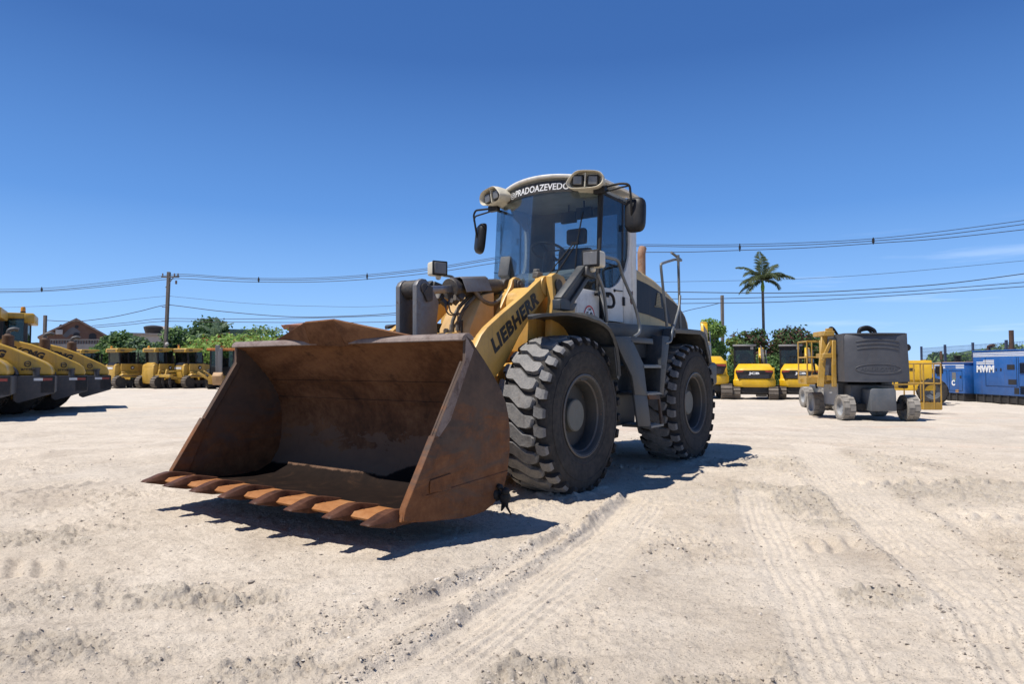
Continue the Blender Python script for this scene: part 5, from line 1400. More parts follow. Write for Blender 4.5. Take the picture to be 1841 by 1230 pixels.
def leaf_cloud(name, parent, lobes, n, size, mats, g, accent=None, flat=0.0):
    """many small leaf clumps spread through a set of ellipsoid lobes; accent = (material index, share, only the upper side)"""
    w = np.array([l[1][0] * l[1][1] * l[1][2] for l in lobes]) ** 0.75; w /= w.sum()
    idx = g.choice(len(lobes), n, p=w)
    C = np.array([l[0] for l in lobes])[idx]; S = np.array([l[1] for l in lobes])[idx]
    d = g.standard_normal((n, 3)); d /= np.linalg.norm(d, axis=1)[:, None]
    rad = 1 - 0.55 * g.random(n) ** 1.6
    rad *= 1 + np.clip(0.16 * g.standard_normal(n), -.4, .26) * (g.random(n) < .6)
    P = C + d * S * rad[:, None]
    up = d * 0.6 + g.standard_normal((n, 3)) * 0.7 + np.array([0, 0, .45 + flat]); up /= np.linalg.norm(up, axis=1)[:, None]
    a = np.cross(up, g.standard_normal((n, 3))); a /= np.linalg.norm(a, axis=1)[:, None]
    b_ = np.cross(up, a)
    s = size * g.uniform(.6, 1.35, n)[:, None]
    k = g.uniform(.42, .75, n)[:, None]
    V = np.stack([P - a * s, P + b_ * s * k + up * s * .15, P + a * s, P - b_ * s * k + up * s * .15], 1).reshape(-1, 3)
    me = bpy.data.meshes.new(name)
    F = np.arange(n * 4).reshape(-1, 4)
    me.from_pydata(V.tolist(), [], F.tolist())
    for q in mats: me.materials.append(M[q])
    if accent:
        mi = np.zeros(n, int); mi[(g.random(n) < accent[1]) & ((d[:, 2] > .1) if accent[2] else True)] = accent[0]
        me.polygons.foreach_set('material_index', mi)
    o = bpy.data.objects.new(name, me); scene.collection.objects.link(o); o.parent = parent
    return o

def tree(name, label, cat, px, depth, top_y, wpx, mats, seed, low=.18, n=2600, size=.20, accent=None, flat=0, group=None, nl=11, trunk=True, wide_top=0.0):
    g = np.random.default_rng(seed); base = ground_at(px, depth)
    H = at(px, top_y, depth).z - base.z; Wd = wpx / F_PX * depth * 1.14; n = int(n * 2.1); size *= .95
    o = empty(name, tuple(base), 0, label, cat, group)
    lobes = []
    for i in range(nl):
        t = (i + .5) / nl
        z = H * (low + (1 - low) * (0.12 + 0.74 * t))
        env = math.sin(math.pi * min(1, (0.18 + 0.72 * t if not wide_top else .25 + .45 * t))) ** .8
        r = g.uniform(.10, 1) ** .6 * Wd * .36 * env; th = g.uniform(0, 6.28)
        s = Wd * g.uniform(.15, .25) * (1.0 if t < .8 else .85)
        lobes.append(((r * math.cos(th), r * .8 * math.sin(th), z), (s * 1.25, s * 1.15, s * g.uniform(.62, .95) * (1 - .5 * flat))))
    zmax = max(c[2] + s[2] for c, s in lobes); k = H / zmax
    lobes = [((c[0], c[1], c[2] * k), s) for c, s in lobes]
    if trunk:
        b = MB(); fork = H * max(low, .22)
        b.tube([(0, 0, -.2), (.05 * H * g.uniform(-.5, .5), 0, fork * .6), (0, 0, fork)], .1, 8, rad=[.030 * H, .022 * H, .018 * H])
        for c, s in lobes[::2]:
            b.tube([(0, 0, fork * .95), (c[0] * .45, c[1] * .45, fork + (c[2] - fork) * .5), c], .05, 6, rad=[.014 * H, .009 * H, .004 * H])
        b.build('trunk', 'bark', o)
    leaf_cloud('crown', o, lobes, n, size, mats, g, accent, flat * .6)
    return o
GL = 'trees behind the bulldozers'; GR = 'trees behind the excavators'
tree('broadleaf_tree', 'dark green rounded tree just right of the brown house', 'tree', 214, 63, 596, 88, ['leaf_mid', 'leaf_dark'], 1, .05, 3600, .19, (1, .4, False), group=GL)
tree('broadleaf_tree', 'grey green tree just left of the tall pole', 'tree', 262, 62, 606, 74, ['leaf_grey', 'leaf_mid'], 2, .05, 3000, .18, (1, .3, False), group=GL)
tree('broadleaf_tree', 'leafy mid green tree immediately right of the tall pole', 'tree', 326, 63, 588, 84, ['leaf_mid', 'leaf_grey'], 3, .05, 3600, .19, (1, .35, False), group=GL)
tree('broadleaf_tree', 'dense dark tree standing highest behind the row of bulldozers', 'tree', 381, 70, 569, 92, ['leaf_dark'], 4, .10, 4200, .20, group=GL, nl=13)
tree('flame_tree', 'spreading bright green tree sprinkled with orange blossom left of the bucket', 'tree', 440, 59, 600, 215, ['leaf_light', 'blossom', 'leaf_mid'], 5, .10, 8200, .17, (1, .13, True), .9, group=GL, nl=28, wide_top=1)
tree('flame_tree', 'wide dull green tree rising behind the left end of the bucket', 'tree', 512, 66, 588, 150, ['leaf_mid', 'leaf_yellow'], 6, .15, 5600, .18, (1, .25, False), .6, group=GL, nl=16, wide_top=1)
tree('broadleaf_tree', 'grey green tree hiding behind the bucket spill guard', 'tree', 585, 68, 596, 110, ['leaf_grey', 'leaf_mid'], 7, .1, 3200, .19, (1, .3, False), group=GL)
GS = 'shrubs along the back of the yard'
for i, (px, dp, ty, w, mt) in enumerate(((188, 58, 622, 60, 'leaf_mid'), (238, 57, 630, 70, 'leaf_grey'), (300, 58, 628, 60, 'leaf_mid'), (352, 57, 634, 64, 'leaf_dark'), (408, 57, 640, 70, 'leaf_dark'))):
    tree('shrub', ('green shrub behind the first bulldozer from the left', 'grey green shrub left of the tall pole foot', 'green shrub right of the tall pole foot', 'dark shrub behind the bulldozer with the ripper', 'dark shrub left of the bucket behind the orange roofed digger')[i], 'shrub', px, dp, ty, w, [mt], 20 + i, .0, 1700, .16, group=GS, nl=8, trunk=False)
tree('broadleaf_tree', 'light green thin tree between loader tail and plain grey pole', 'tree', 1284, 50, 572, 62, ['leaf_light', 'leaf_mid'], 8, .08, 2300, .13, (1, .5, False), group=GR, nl=12)
tree('broadleaf_tree', 'yellow green bushy tree right of the plain grey pole', 'tree', 1322, 54, 608, 52, ['leaf_yellow', 'leaf_mid'], 9, .0, 2300, .15, (1, .5, False), group=GR)
tree('broadleaf_tree', 'dark reddish tree left of the palm trunk', 'tree', 1352, 57, 590, 92, ['leaf_dark', 'leaf_red'], 10, .05, 3400, .16, (1, .38, False), group=GR, nl=13)
tree('broadleaf_tree', 'dark red-tinged tree right of the palm trunk', 'tree', 1418, 58, 586, 112, ['leaf_dark', 'leaf_red'], 11, .05, 4200, .16, (1, .42, False), group=GR, nl=15)
tree('broadleaf_tree', 'dark tree behind the yellow folded boom', 'tree', 1472, 58, 600, 96, ['leaf_dark', 'leaf_mid'], 12, .05, 3200, .17, (1, .3, False), group=GR)
tree('broadleaf_tree', 'mid green tree hidden behind the grey boom lift', 'tree', 1545, 58, 632, 110, ['leaf_mid', 'leaf_dark'], 13, .0, 2600, .17, (1, .3, False), group=GR)
tree('broadleaf_tree', 'mid green tree behind the mirror of the yellow telehandler', 'tree', 1683, 46, 633, 60, ['leaf_mid', 'leaf_dark'], 14, .0, 2000, .14, (1, .3, False), group=GR)
tree('broadleaf_tree', 'low green tree behind the small generator', 'tree', 1728, 46, 634, 70, ['leaf_mid', 'leaf_light'], 15, .0, 2000, .14, (1, .3, False), group=GR)
tree('broadleaf_tree', 'flat feathery tree above the large generator', 'tree', 1790, 48, 618, 88, ['leaf_grey', 'leaf_light'], 16, .45, 1500, .13, (1, .4, False), .9, group=GR, wide_top=1)
for i, (px, dp, ty, w, mt) in enumerate(((1330, 47, 655, 60, 'leaf_dark'), (1390, 48, 640, 60, 'leaf_mid'), (1440, 48, 648, 70, 'leaf_dark'), (1285, 46, 650, 50, 'leaf_mid'))):
    tree('shrub', ('dark shrub behind the left excavator cab', 'green shrub between the two excavators', 'dark shrub behind the right excavator', 'green shrub at the foot of the plain grey pole')[i], 'shrub', px, dp, ty, w, [mt], 40 + i, .0, 1700, .14, group=GS, nl=8, trunk=False)

def frond(b, base, az, el, L, droop, width, g, n=26):
    """feather leaf: arching midrib with drooping leaflets either side"""
    p = Vector(base); h = Vector((math.cos(az), math.sin(az), 0)); pts = [p.copy()]; e = el
    for i in range(n):
        t = i / n
        e = el - droop * t ** 1.35
        p = p + (h * math.cos(e) + Vector((0, 0, math.sin(e)))) * (L / n); pts.append(p.copy())
    b.tube(pts, .03, 5, 0, rad=[.035 * (1 - i / (n + 1)) + .006 for i in range(n + 1)])
    side = Vector((-h.y, h.x, 0))
    for i in range(2, n + 1):
        t = i / n; w = width * math.sin(math.pi * min(1, .12 + .88 * t)) ** .6 + .06
        d = (pts[i] - pts[i - 1]).normalized()
        for s in (1, -1):
            for q in range(2):
                tip = pts[i] + (side * s * .8 + d * .62 + Vector((0, 0, -.42 + g.uniform(-.2, .3)))).normalized() * w * g.uniform(.75, 1.1)
                a = pts[i] + d * (L / n) * .5 * q; c = a + d * .055
                mid = (a + tip) / 2 + Vector((0, 0, .04))
                vs = [b.bm.verts.new(v) for v in (a, mid - d * .045, tip, mid + d * .045 + Vector((0, 0, .005)))]
                b._face(vs, 0)
g = np.random.default_rng(77)
base = ground_at(1373.5, 60); o = empty('palm_tree', tuple(base), 0, 'tall palm tree with drooping feather fronds above the excavators', 'palm tree')
ht = at(1373, 522, 60).z - base.z
b = MB(); b.tube([(0, 0, -.2), (.02, 0, 1), (0, 0, ht * .5), (-.03, 0, ht)], .1, 12, rad=[.20, .155, .125, .115]); b.build('trunk', 'palmtrunk', o, smooth=70)
top = Vector((-.03, 0, ht))
b = MB(); b.tube([top + Vector((0, 0, -.1)), top + Vector((0, 0, .3)), top + Vector((0, 0, .95))], .1, 12, rad=[.135, .17, .07]); b.build('crownshaft', 'leaf_light', o, smooth=70)
for az, el, L, dr in ((92, 86, 2.6, .35), (70, 76, 2.5, .7), (28, 68, 2.35, 1.0), (148, 60, 2.6, 1.35), (-25, 52, 2.2, 1.7), (204, 50, 2.7, 1.75), (45, 55, 2.0, 1.5), (-8, 30, 2.65, 1.25), (182, 26, 2.3, 1.5), (-62, 44, 2.3, 2.1), (228, 30, 2.8, 2.0), (118, 36, 2.2, 2.0), (168, -4, 2.3, 1.0), (312, 8, 2.0, 1.6), (212, -8, 2.4, 1.1)):
    b = MB(); frond(b, top + Vector((0, 0, .85)), R(az + g.uniform(-7, 7)), R(el), L * g.uniform(.98, 1.14), dr * g.uniform(.9, 1.1), g.uniform(.62, .86), g, 34); b.build('frond', 'palm_leaf', o, fixn=False)
# banana plant in front of the dense dark tree
base = ground_at(386, 64); o = empty('banana_palm', tuple(base), 0, 'pale palm with upright fronds in front of the dense dark tree', 'palm tree')
z0 = at(386, 606, 64).z - base.z
b = MB(); b.tube([(0, 0, -.2), (0, 0, z0)], .16, 8, rad=[.16, .10]); b.build('trunk', 'bark', o)
for az, el, L, dr in ((92, 86, 1.9, .2), (10, 62, 2.2, 1.0), (170, 60, 2.1, 1.1), (-15, 30, 2.0, 1.2), (190, 28, 2.0, 1.2), (60, 68, 2.0, .8), (-70, 55, 2, 1.4)):
    b = MB(); frond(b, (0, 0, z0), R(az), R(el), L, dr, .45, g, 18); b.build('frond', 'leaf_grey', o, fixn=False)

# ---- blue mesh fence on the right
A, B_ = Vector((23.7, 39.0)), Vector((20.9, 24.0)); nseg = 5
gA = gz(A.x, A.y)
fen = empty('mesh_fence', (A.x, A.y, gA), 0, 'dark blue welded mesh fence on posts behind the generators', 'fence')
for i in range(nseg + 1):
    p = (B_ - A) * (i / nseg); b = MB(); b.boxm(Matrix.Translation((p.x, p.y, 1.30)), .09, .09, 2.75); b.build('fence_post', 'darkblue', fen)
b = MB(); d = (B_ - A); Lf = d.length
for k in range(int(Lf / .12)):
    p = d * (k * .12 / Lf); b.boxm(Matrix.Translation((p.x, p.y, 1.30)), .009, .009, 2.55)
for k in range(13):
    z = .05 + k * .208; b.bar((0, 0, z), (d.x, d.y, z), .010, .010)
b.build('mesh_panel', 'darkblue', fen)
# ---- far hills
b = MB()
def hill(u, v):
    x = -300 + 900 * u; y = 620 + 160 * v
    h = 5 + 13 * math.exp(-((x - 480) / 120) ** 2) + 5 * math.sin(x * .013) + 3 * math.sin(x * .041 + 1)
    return (x, y, -4 + (h + 4) * math.sin(math.pi * min(1, .15 + v)) )
b.sheet(hill, 90, 8)
M['hill'] = leaf_mat('far_hill_green', [(.055, .085, .045), (.07, .10, .055)], 0.0)
tag(b.build('hills', 'hill', None, smooth=60), kind='structure', label='low wooded hills on the horizon')

# ------------------------------------------------------------------ the other machines in the yard
M['rollyellow'] = paint('roller_yellow_paint', (0.56, 0.335, 0.030), 0.35, 0.3, (0.40, 0.30, 0.17), 1.5, chip=.004)
M['rollgrey'] = paint('roller_dark_grey', (0.048, 0.052, 0.062), 0.5, 0.35, (0.16, 0.13, 0.10), 1.6, chip=.02)
M['ochre'] = paint('dozer_yellow_paint', (0.50, 0.29, 0.028), 0.45, 0.35, (0.36, 0.27, 0.15), 1.6, chip=.006)
M['ochredark'] = paint('louvre_brown', (0.16, 0.10, 0.025), 0.7, 0.2, scale=4)
M['trackmetal'] = paint('track_steel', (0.115, 0.095, 0.075), 0.75, 0.6, (0.22, 0.18, 0.14), 3, chip=.03)
M['jyellow'] = paint('excavator_yellow_paint', (0.72, 0.42, 0.008), 0.3, 0.15, (0.5, 0.38, 0.18), 1.2, grime=.15)
M['liftyellow'] = paint('lift_yellow_paint', (0.44, 0.25, 0.025), 0.45, 0.35, (0.42, 0.32, 0.18), 2.5, chip=.008)
M['liftgrey'] = paint('lift_charcoal_cover', (0.066, 0.068, 0.076), 0.5, 0.12, (0.16, 0.15, 0.14), 1.5)
M['lightgrey'] = paint('pale_chassis_grey', (0.30, 0.31, 0.32), 0.5, 0.3, (0.3, 0.26, 0.2), 2)
M['midgrey'] = paint('mid_chassis_grey', (0.10, 0.112, 0.125), 0.5, 0.3, (0.22, 0.19, 0.16), 2)
M['genblue'] = paint('generator_blue_paint', (0.008, 0.105, 0.37), 0.4, 0.25, (0.16, 0.19, 0.28), 1.4, chip=.004)
M['dustytyre'] = paint('dusty_solid_tyre', (0.24, 0.22, 0.19), 0.9, 0.6, (0.36, 0.32, 0.27), 3)
M['greenvinyl'] = paint('green_marking', (0.05, 0.25, 0.13), 0.5, 0.2, scale=3)
M['orange'] = paint('orange_roof_paint', (0.55, 0.16, 0.02), 0.45, 0.25, (0.4, 0.3, 0.2), 2)
M['beacon'] = paint('amber_beacon', (0.65, 0.28, 0.01), 0.2, 0.0, scale=2)
M['rustpipe'] = paint('rusty_stack', (0.075, 0.040, 0.025), 0.8, 0.4, (0.16, 0.10, 0.07), 5)
M['cabglass'] = glass('machine_glass', (0.30, 0.38, 0.38), 0.04)
M['redlens'] = paint('red_lens', (0.30, 0.03, 0.02), 0.25, 0.1, scale=3)
M['tan'] = paint('tan_machine_cover', (0.42, 0.24, 0.10), 0.6, 0.3, (0.4, 0.3, 0.2), 2)

def tyre_wheel(name, parent, c, r, w, hubr, tread='rubber', rim='rim', lugs=20, block=False):
    """plain machine wheel: rim with hub, tyre with cross bars; axle along local y"""
    c = Vector(c); b = MB()
    b.lathe([(hubr, -w * .42), (hubr * .92, -w * .2), (hubr * .35, -w * .12), (hubr * .3, -w * .22), (.01, -w * .22)], tuple(c), (0, 1, 0), 28, cap=False)
    b.lathe([(hubr, w * .42), (hubr * .92, w * .2), (hubr * .35, w * .12), (hubr * .3, w * .22), (.01, w * .22)], tuple(c), (0, 1, 0), 28, cap=False)
    rm = b.build(name, rim, parent)
    b = MB()
    p = [(hubr, .42), (hubr * 1.15, .47), (r * .80, .5), (r * .92, .46), (r * .965, .36), (r * .97, 0)]
    p = [(q, a * w) for q, a in p]; p = p + [(q, -a) for q, a in p[-2::-1]]
    b.lathe(p, tuple(c), (0, 1, 0), 44, closed=True)
    for k in range(lugs):
        t = 2 * math.pi * k / lugs
        for s in (1, -1):
            tt = t + (math.pi / lugs if s < 0 else 0)
            m = Matrix.Translation(c) @ Matrix.Rotation(-tt, 4, 'Y') @ Matrix.Translation((r * .975, s * w * .24, 0)) @ Matrix.Rotation(s * (.0 if block else .45), 4, 'X')
            b.boxm(m, r * .06, w * .47, 2 * math.pi * r / lugs * (.86 if block else .5))
    b.build('tyre', tread, rm)
    return rm

# ---- soil compactors
def make_roller(tail, rz, label):
    """single drum roller seen from its left rear; local x forward, tail = near rear corner on the ground"""
    off = Matrix.Rotation(rz, 3, 'Z') @ Vector((-1.67, 1.05, 0)) * 1.11
    o = empty('road_roller', (tail[0] - off.x, tail[1] - off.y, gz(*tail)), rz, label, 'road roller', 'road rollers parked side by side')
    o.scale = (1.11, 1.11, 1.11)
    arch = [(.91 * math.cos(R(t)), .72 + .91 * math.sin(R(t))) for t in (158, 140, 120, 100, 80, 66)]
    prof = [(-1.68, 1.05), (-1.69, 1.16), (-1.64, 1.29), (-1.52, 1.40), (-1.25, 1.54), (-.80, 1.77), (-.40, 1.93), (-.05, 2.02), (.20, 2.055), (.40, 2.04), (.42, 1.63)]
    b = MB(); b.prism(prof + arch[::-1], -.92, .92, 'y')
    hood = b.build('engine_hood', 'rollyellow', o, bev=.06, seg=3, smooth=45)
    b = MB(); b.box(.19, .20, -.925, .925, 1.66, 1.98); b.build('hood_seam', 'blackmatte', hood)
    for s in (1, -1):
        lt = lettering('hood_lettering', 'XCMG', 'letter', hood, (.08 if s > 0 else -.76, s * .924, 1.685 if s > 0 else 1.46), (-.965 * s, 0, -.255 * s) if s > 0 else (.965, 0, .255), (-.255, 0, .965), .80, .205, bold=.06, depth=.004, shear=.18)
    b = MB()
    ring = [Vector((-1.17 - .065 * math.cos(t), .925, 1.345 + .065 * math.sin(t))) for t in [R(q) for q in range(-150, 151, 20)]]
    b.tube(ring, .013, 5); b.bar(ring[-1], ring[-1] + Vector((-.0, 0, -.08)), .024, .024); b.bar((-1.14, .925, 1.35), (-1.21, .925, 1.35), .024, .024)
    b.build('round_emblem', 'letter', hood)
    lettering('company_lettering', 'armac', 'letter', hood, (-1.03, .924, 1.175), (-1, 0, 0), (0, 0, 1), .30, .06, bold=.02, depth=.003)
    fr = [(-1.75, 1.05), (-1.75, .66), (-.95, .40), (-.86, .46), (-.93, .80), (-.80, 1.12), (-.62, 1.26), (-.50, 1.28), (-.42, 1.18), (-.44, 1.05)]
    fr = [(-1.75, 1.045), (-1.75, .60), (-1.0, .36), (-.90, .42), (-.86, .98), (-.74, 1.20), (-.80, 1.045)]
    b = MB(); b.prism(fr, .70, 1.05, 'y'); b.prism(fr, -1.05, -.70, 'y'); b.box(-1.75, -1.45, -1.05, 1.05, .60, 1.04)
    frame = b.build('rear_frame', 'rollgrey', o, bev=.015)
    b = MB(); rg = [Vector((-.78 + .17 * math.cos(t), 1.0, 1.07 + .19 * math.sin(t))) for t in [R(q) for q in range(0, 181, 20)]]
    b.tube(rg, .055, 8); b.build('lifting_eye', 'rollgrey', frame)
    b = MB(); b.cyl((-1.36, .97, 1.04), (-1.36, .97, 1.21), .075, n=14); b.cyl((-1.36, .97, 1.21), (-1.36, .97, 1.25), .09, n=14); b.build('filler_cap', 'rollgrey', frame)
    for s in (1, -1):
        b = MB(); b.box(-1.70, -1.50, s * 1.05, s * 1.054, .92, .985); b.build('red_reflector', 'redlens', frame)
        b = MB(); b.box(-1.50, -1.31, s * 1.05, s * 1.054, .92, .985); b.build('white_reflector', 'whitevinyl', frame)
    for s in (1, -1): tyre_wheel('wheel', o, (0, s * .74, .73), .75, .54, .33, 'rubber', 'rollyellow', 22)
    b = MB(); b.cyl((-.66, -.25, 1.70), (-.66, -.25, 2.10), .135, n=18); b.cyl((-.66, -.25, 2.10), (-.66, -.25, 2.14), .11, .07, n=18)
    st = b.build('air_stack', 'rustpipe', o, bev=.01)
    b = MB(); b.tube(fillet([(-.66, -.25, 2.12), (-.66, -.25, 2.24), (-.80, -.25, 2.28), (-.88, -.25, 2.25)], .10), .055, 10); b.build('stack_elbow', 'rollgrey', st)
    # cab
    b = MB()
    for x, y in ((.86, .72), (.86, -.72), (2.08, .72), (2.08, -.72), (1.45, .72), (1.45, -.72), (1.66, .72), (1.66, -.72)): b.box(x - .05, x + .05, y - .04, y + .04, 1.2, 2.86)
    b.box(.82, 2.14, -.76, .76, 1.15, 1.66); b.box(1.50, 1.62, .70, .75, 1.3, 2.86); b.boxm(Matrix.Translation((1.2, 0, 1.95)), .2, .5, .6); b.boxm(Matrix.Translation((1.7, 0, 2.05)), .35, .3, .3)
    cb = b.build('cab', 'rollgrey', o)
    b = MB(); b.box(.83, .84, -.68, .68, 1.66, 2.84); b.build('rear_window', 'cabglass', cb)
    for s in (1, -1):
        b = MB(); b.box(.9, 2.05, s * .735, s * .74, 1.66, 2.84); b.build('side_window', 'cabglass', cb)
    b = MB(); b.box(2.10, 2.11, -.68, .68, 1.66, 2.84); b.build('front_window', 'cabglass', cb)
    b = MB(); b.box(.66, 2.25, -.86, .86, 2.85, 3.02); b.box(.64, .90, -.88, .88, 2.72, 3.0); b.build('cab_roof', 'rollyellow', cb, bev=.03, seg=2)
    b = MB(); b.cyl((.95, .55, 3.02), (.95, .55, 3.08), .07, n=12); b.build('beacon_base', 'black', cb)
    b = MB(); b.lathe([(.065, 0), (.065, .10), (.05, .14), (.01, .15)], (.95, .55, 3.08), (0, 0, 1), 12); b.build('beacon', 'beacon', cb)
    for q_ in [cb] + list(cb.children): q_.data.transform(Matrix.Translation((-.36, 0, -.08)))
    b = MB(); b.cyl((3.05, -1.02, .77), (3.05, 1.02, .77), .77, n=48); b.build('drum', 'steel', o, bev=.01)
    b = MB()
    for s in (1, -1): b.box(2.0, 4.0, s * 1.06, s * 1.18, .55, .95)
    b.box(3.85, 4.0, -1.06, 1.06, .55, .95); b.box(2.1, 2.25, -1.06, 1.06, .5, 1.1); b.box(.8, 2.15, -.4, .4, .55, 1.15); b.build('drum_frame', 'rollyellow', o, bev=.02)
    return o
RZ = R(212)
make_roller((-12.75, 17.0), RZ, 'road roller at the left edge, only its rounded tail and tyre in view')
make_roller((-13.05, 19.1), RZ, 'road roller second nearest, with the letters MG in view and large tyre showing')
make_roller((-13.50, 21.3), RZ, 'road roller in the middle of the row, its name XCMG fully readable')
make_roller((-14.12, 23.6), RZ, 'road roller farthest back, its tail next to the first bulldozer')

# ---- crawler tracks
def crawler(parent, y0, y1, x0, x1, r, name='track', n=40):
    """endless track round two idlers: stadium belt with raised plates"""
    pts = []; L = x1 - x0
    per = 2 * L + 2 * math.pi * r
    def pos(s):
        s %= per
        if s < L: return Vector((x0 + s, 0, 0)), Vector((1, 0, 0)), Vector((0, 0, -1))
        s -= L
        if s < math.pi * r: a = -math.pi / 2 + s / r; return Vector((x1 + r * math.cos(a), 0, r + r * math.sin(a))), Vector((-math.sin(a), 0, math.cos(a))), Vector((math.cos(a), 0, math.sin(a)))
        s -= math.pi * r
        if s < L: return Vector((x1 - s, 0, 2 * r)), Vector((-1, 0, 0)), Vector((0, 0, 1))
        s -= L; a = math.pi / 2 + s / r
        return Vector((x0 + r * math.cos(a), 0, r + r * math.sin(a))), Vector((-math.sin(a), 0, math.cos(a))), Vector((math.cos(a), 0, math.sin(a)))
    b = MB()
    for k in range(n):
        p, t, nn = pos(per * k / n)
        m = Matrix(((t.x, 0, nn.x, p.x), (t.y, 1, nn.y, (y0 + y1) / 2), (t.z, 0, nn.z, p.z), (0, 0, 0, 1)))
        b.boxm(m @ Matrix.Translation((0, 0, -.025)), per / n * .90, abs(y1 - y0), .045); b.boxm(m @ Matrix.Translation((per / n * .3, 0, .01)), .03, abs(y1 - y0), .04)
    tr = b.build(name, 'trackmetal', parent)
    b = MB(); ym, hw = (y0 + y1) / 2, abs(y1 - y0) * .30
    for x in (x0, x1): b.lathe([(r * .3, -hw * 1.1), (r * .85, -hw), (r * .85, hw), (r * .3, hw * 1.1)], (x, ym, r), (0, 1, 0), 18)
    k = max(3, int(L / .45))
    for i in range(k): b.cyl((x0 + L * (i + .5) / k, ym - hw, r * .42), (x0 + L * (i + .5) / k, ym + hw, r * .42), r * .34, n=12)
    b.box(x0 + .1, x1 - .1, ym - hw * .8, ym + hw * .8, r * .7, r * 1.3); b.build('track_frame', 'dark', tr)
    return tr

# ---- bulldozers, seen from the rear right
def make_dozer(px, depth, rz, label, ripper=False, deere=True):
    g = ground_at(px, depth)
    o = empty('bulldozer', tuple(g), rz, label, 'bulldozer', 'bulldozers in a row')
    o.scale = (.92, .92, .92)
    for s in (1, -1): crawler(o, s * .72, s * 1.24, -1.15, 1.35, .48, 'track', 44)
    b = MB(); b.prism([(-1.28, .36), (-1.36, .50), (-1.40, 1.1), (-1.36, 1.72), (-1.28, 1.84), (-.95, 1.86), (-.95, .36)], -.72, .72, 'y'); tank = b.build('fuel_tank', 'ochre', o, bev=.05, seg=2)
    b = MB(); b.prism([(-1.375, 1.66), (-1.30, 1.86), (-.98, 2.0), (-.95, 1.75)], -.50, .50, 'y'); b.build('tank_hood', 'navy' if deere else 'ochre', tank)
    if deere: lettering('tank_lettering', 'DEERE', 'whitevinyl', tank, (-1.395, .42, 1.46), (0, -1, 0), (.05, 0, 1), .84, .16, bold=.05, depth=.004)
    b = MB(); b.box(-1.0, .35, -1.02, 1.02, 1.02, 1.26); b.prism([(-1.0, 1.26), (-1.0, 1.88), (.30, 1.88), (.30, 1.26)], -.88, .88, 'y'); b.prism([(-1.15, 1.0), (-1.0, 1.12), (.35, 1.12), (.8, .9), (.8, .82), (-1.1, .82)], -1.22, -.74, 'y'); b.prism([(-1.15, 1.0), (-1.0, 1.12), (.35, 1.12), (.8, .9), (.8, .82), (-1.1, .82)], .74, 1.22, 'y')
    body = b.build('body', 'ochre', o, bev=.02)
    for s in (1, -1):
        b = MB(); b.cyl((-.15, s * .88, 1.58), (-.15, s * .892, 1.58), .15, n=18); e = b.build('round_badge', 'letter', body)
        b = MB(); b.prism([(-.23, 1.55), (-.17, 1.62), (-.10, 1.60), (-.06, 1.66), (-.08, 1.56), (-.13, 1.53), (-.14, 1.48), (-.18, 1.54)], s * .893, s * .897, 'y'); b.build('badge_mark', 'whitevinyl', body)
    b = MB(); b.prism([(.30, .85), (.30, 1.95), (1.75, 1.62), (1.85, 1.5), (1.85, .85)], -.50, .50, 'y'); hd = b.build('engine_hood', 'ochre', o, bev=.03)
    b = MB(); b.prism([(.32, 1.955), (1.72, 1.635), (1.72, 1.69), (.32, 2.03)], -.46, .46, 'y'); b.build('hood_top', 'black', hd)
    b = MB(); b.box(1.86, 1.90, -.45, .45, .9, 1.5); b.cyl((.85, .2, 1.8), (.85, .2, 2.55), .06, n=10); b.build('exhaust', 'dark', hd)
    # cab
    b = MB()
    for x, y in ((-1.02, .74), (-1.02, -.74), (.12, .70), (.12, -.70), (-.42, .76), (-.42, -.76)): b.bar((x, y, 1.85), (x - (.06 if x < -.8 else 0), y * .97, 2.80), .10, .10, up=(0, 1, 0))
    b.box(-1.05, .16, -.76, .76, 1.82, 1.96); b.boxm(Matrix.Translation((-.6, 0, 2.15)), .25, .5, .6)
    cb = b.build('cab', 'black', o)
    b = MB(); b.bar((-1.06, 0, 1.96), (-1.10, 0, 2.78), 1.36, .012, up=(1, 0, 0)); b.build('rear_window', 'cabglass', cb)
    for s in (1, -1):
        b = MB(); b.box(-.98, .10, s * .745, s * .75, 1.96, 2.78); b.build('side_window', 'cabglass', cb)
    b = MB(); b.box(.12, .13, -.68, .68, 1.96, 2.78); b.build('front_window', 'cabglass', cb)
    b = MB(); b.prism([(-1.32, 2.74), (-1.32, 3.0), (-1.25, 3.06), (.10, 3.06), (.20, 2.98), (-.30, 2.80), (-.62, 2.76)], -.82, .82, 'y'); rf = b.build('cab_roof', 'ochre', cb, bev=.03)
    b = MB(); b.box(-1.335, -1.315, -.62, .62, 2.79, 2.98); b.box(-1.05, -.75, -.835, -.815, 2.80, 2.98); b.build('roof_louvre', 'ochredark', rf)
    b = MB(); b.lathe([(.09, 0), (.09, .14), (.06, .20), (.01, .21)], (-1.1, .35, 3.05), (0, 0, 1), 12); b.build('beacon', 'beacon', rf)
    b = MB(); b.prism(band([(2.45, .1), (2.30, .4), (2.32, .8), (2.5, 1.15)], .06), -1.6, 1.6, 'y'); b.box(1.2, 2.35, -1.35, -1.25, .35, .6); b.box(1.2, 2.35, 1.25, 1.35, .35, .6); b.build('blade', 'ochre', o)
    b = MB(); b.boxm(Matrix.Translation((.30, -.86, 2.60)), .05, .14, .24); b.bar((.12, -.70, 2.75), (.30, -.86, 2.68), .03, .03); b.build('mirror', 'black', o)
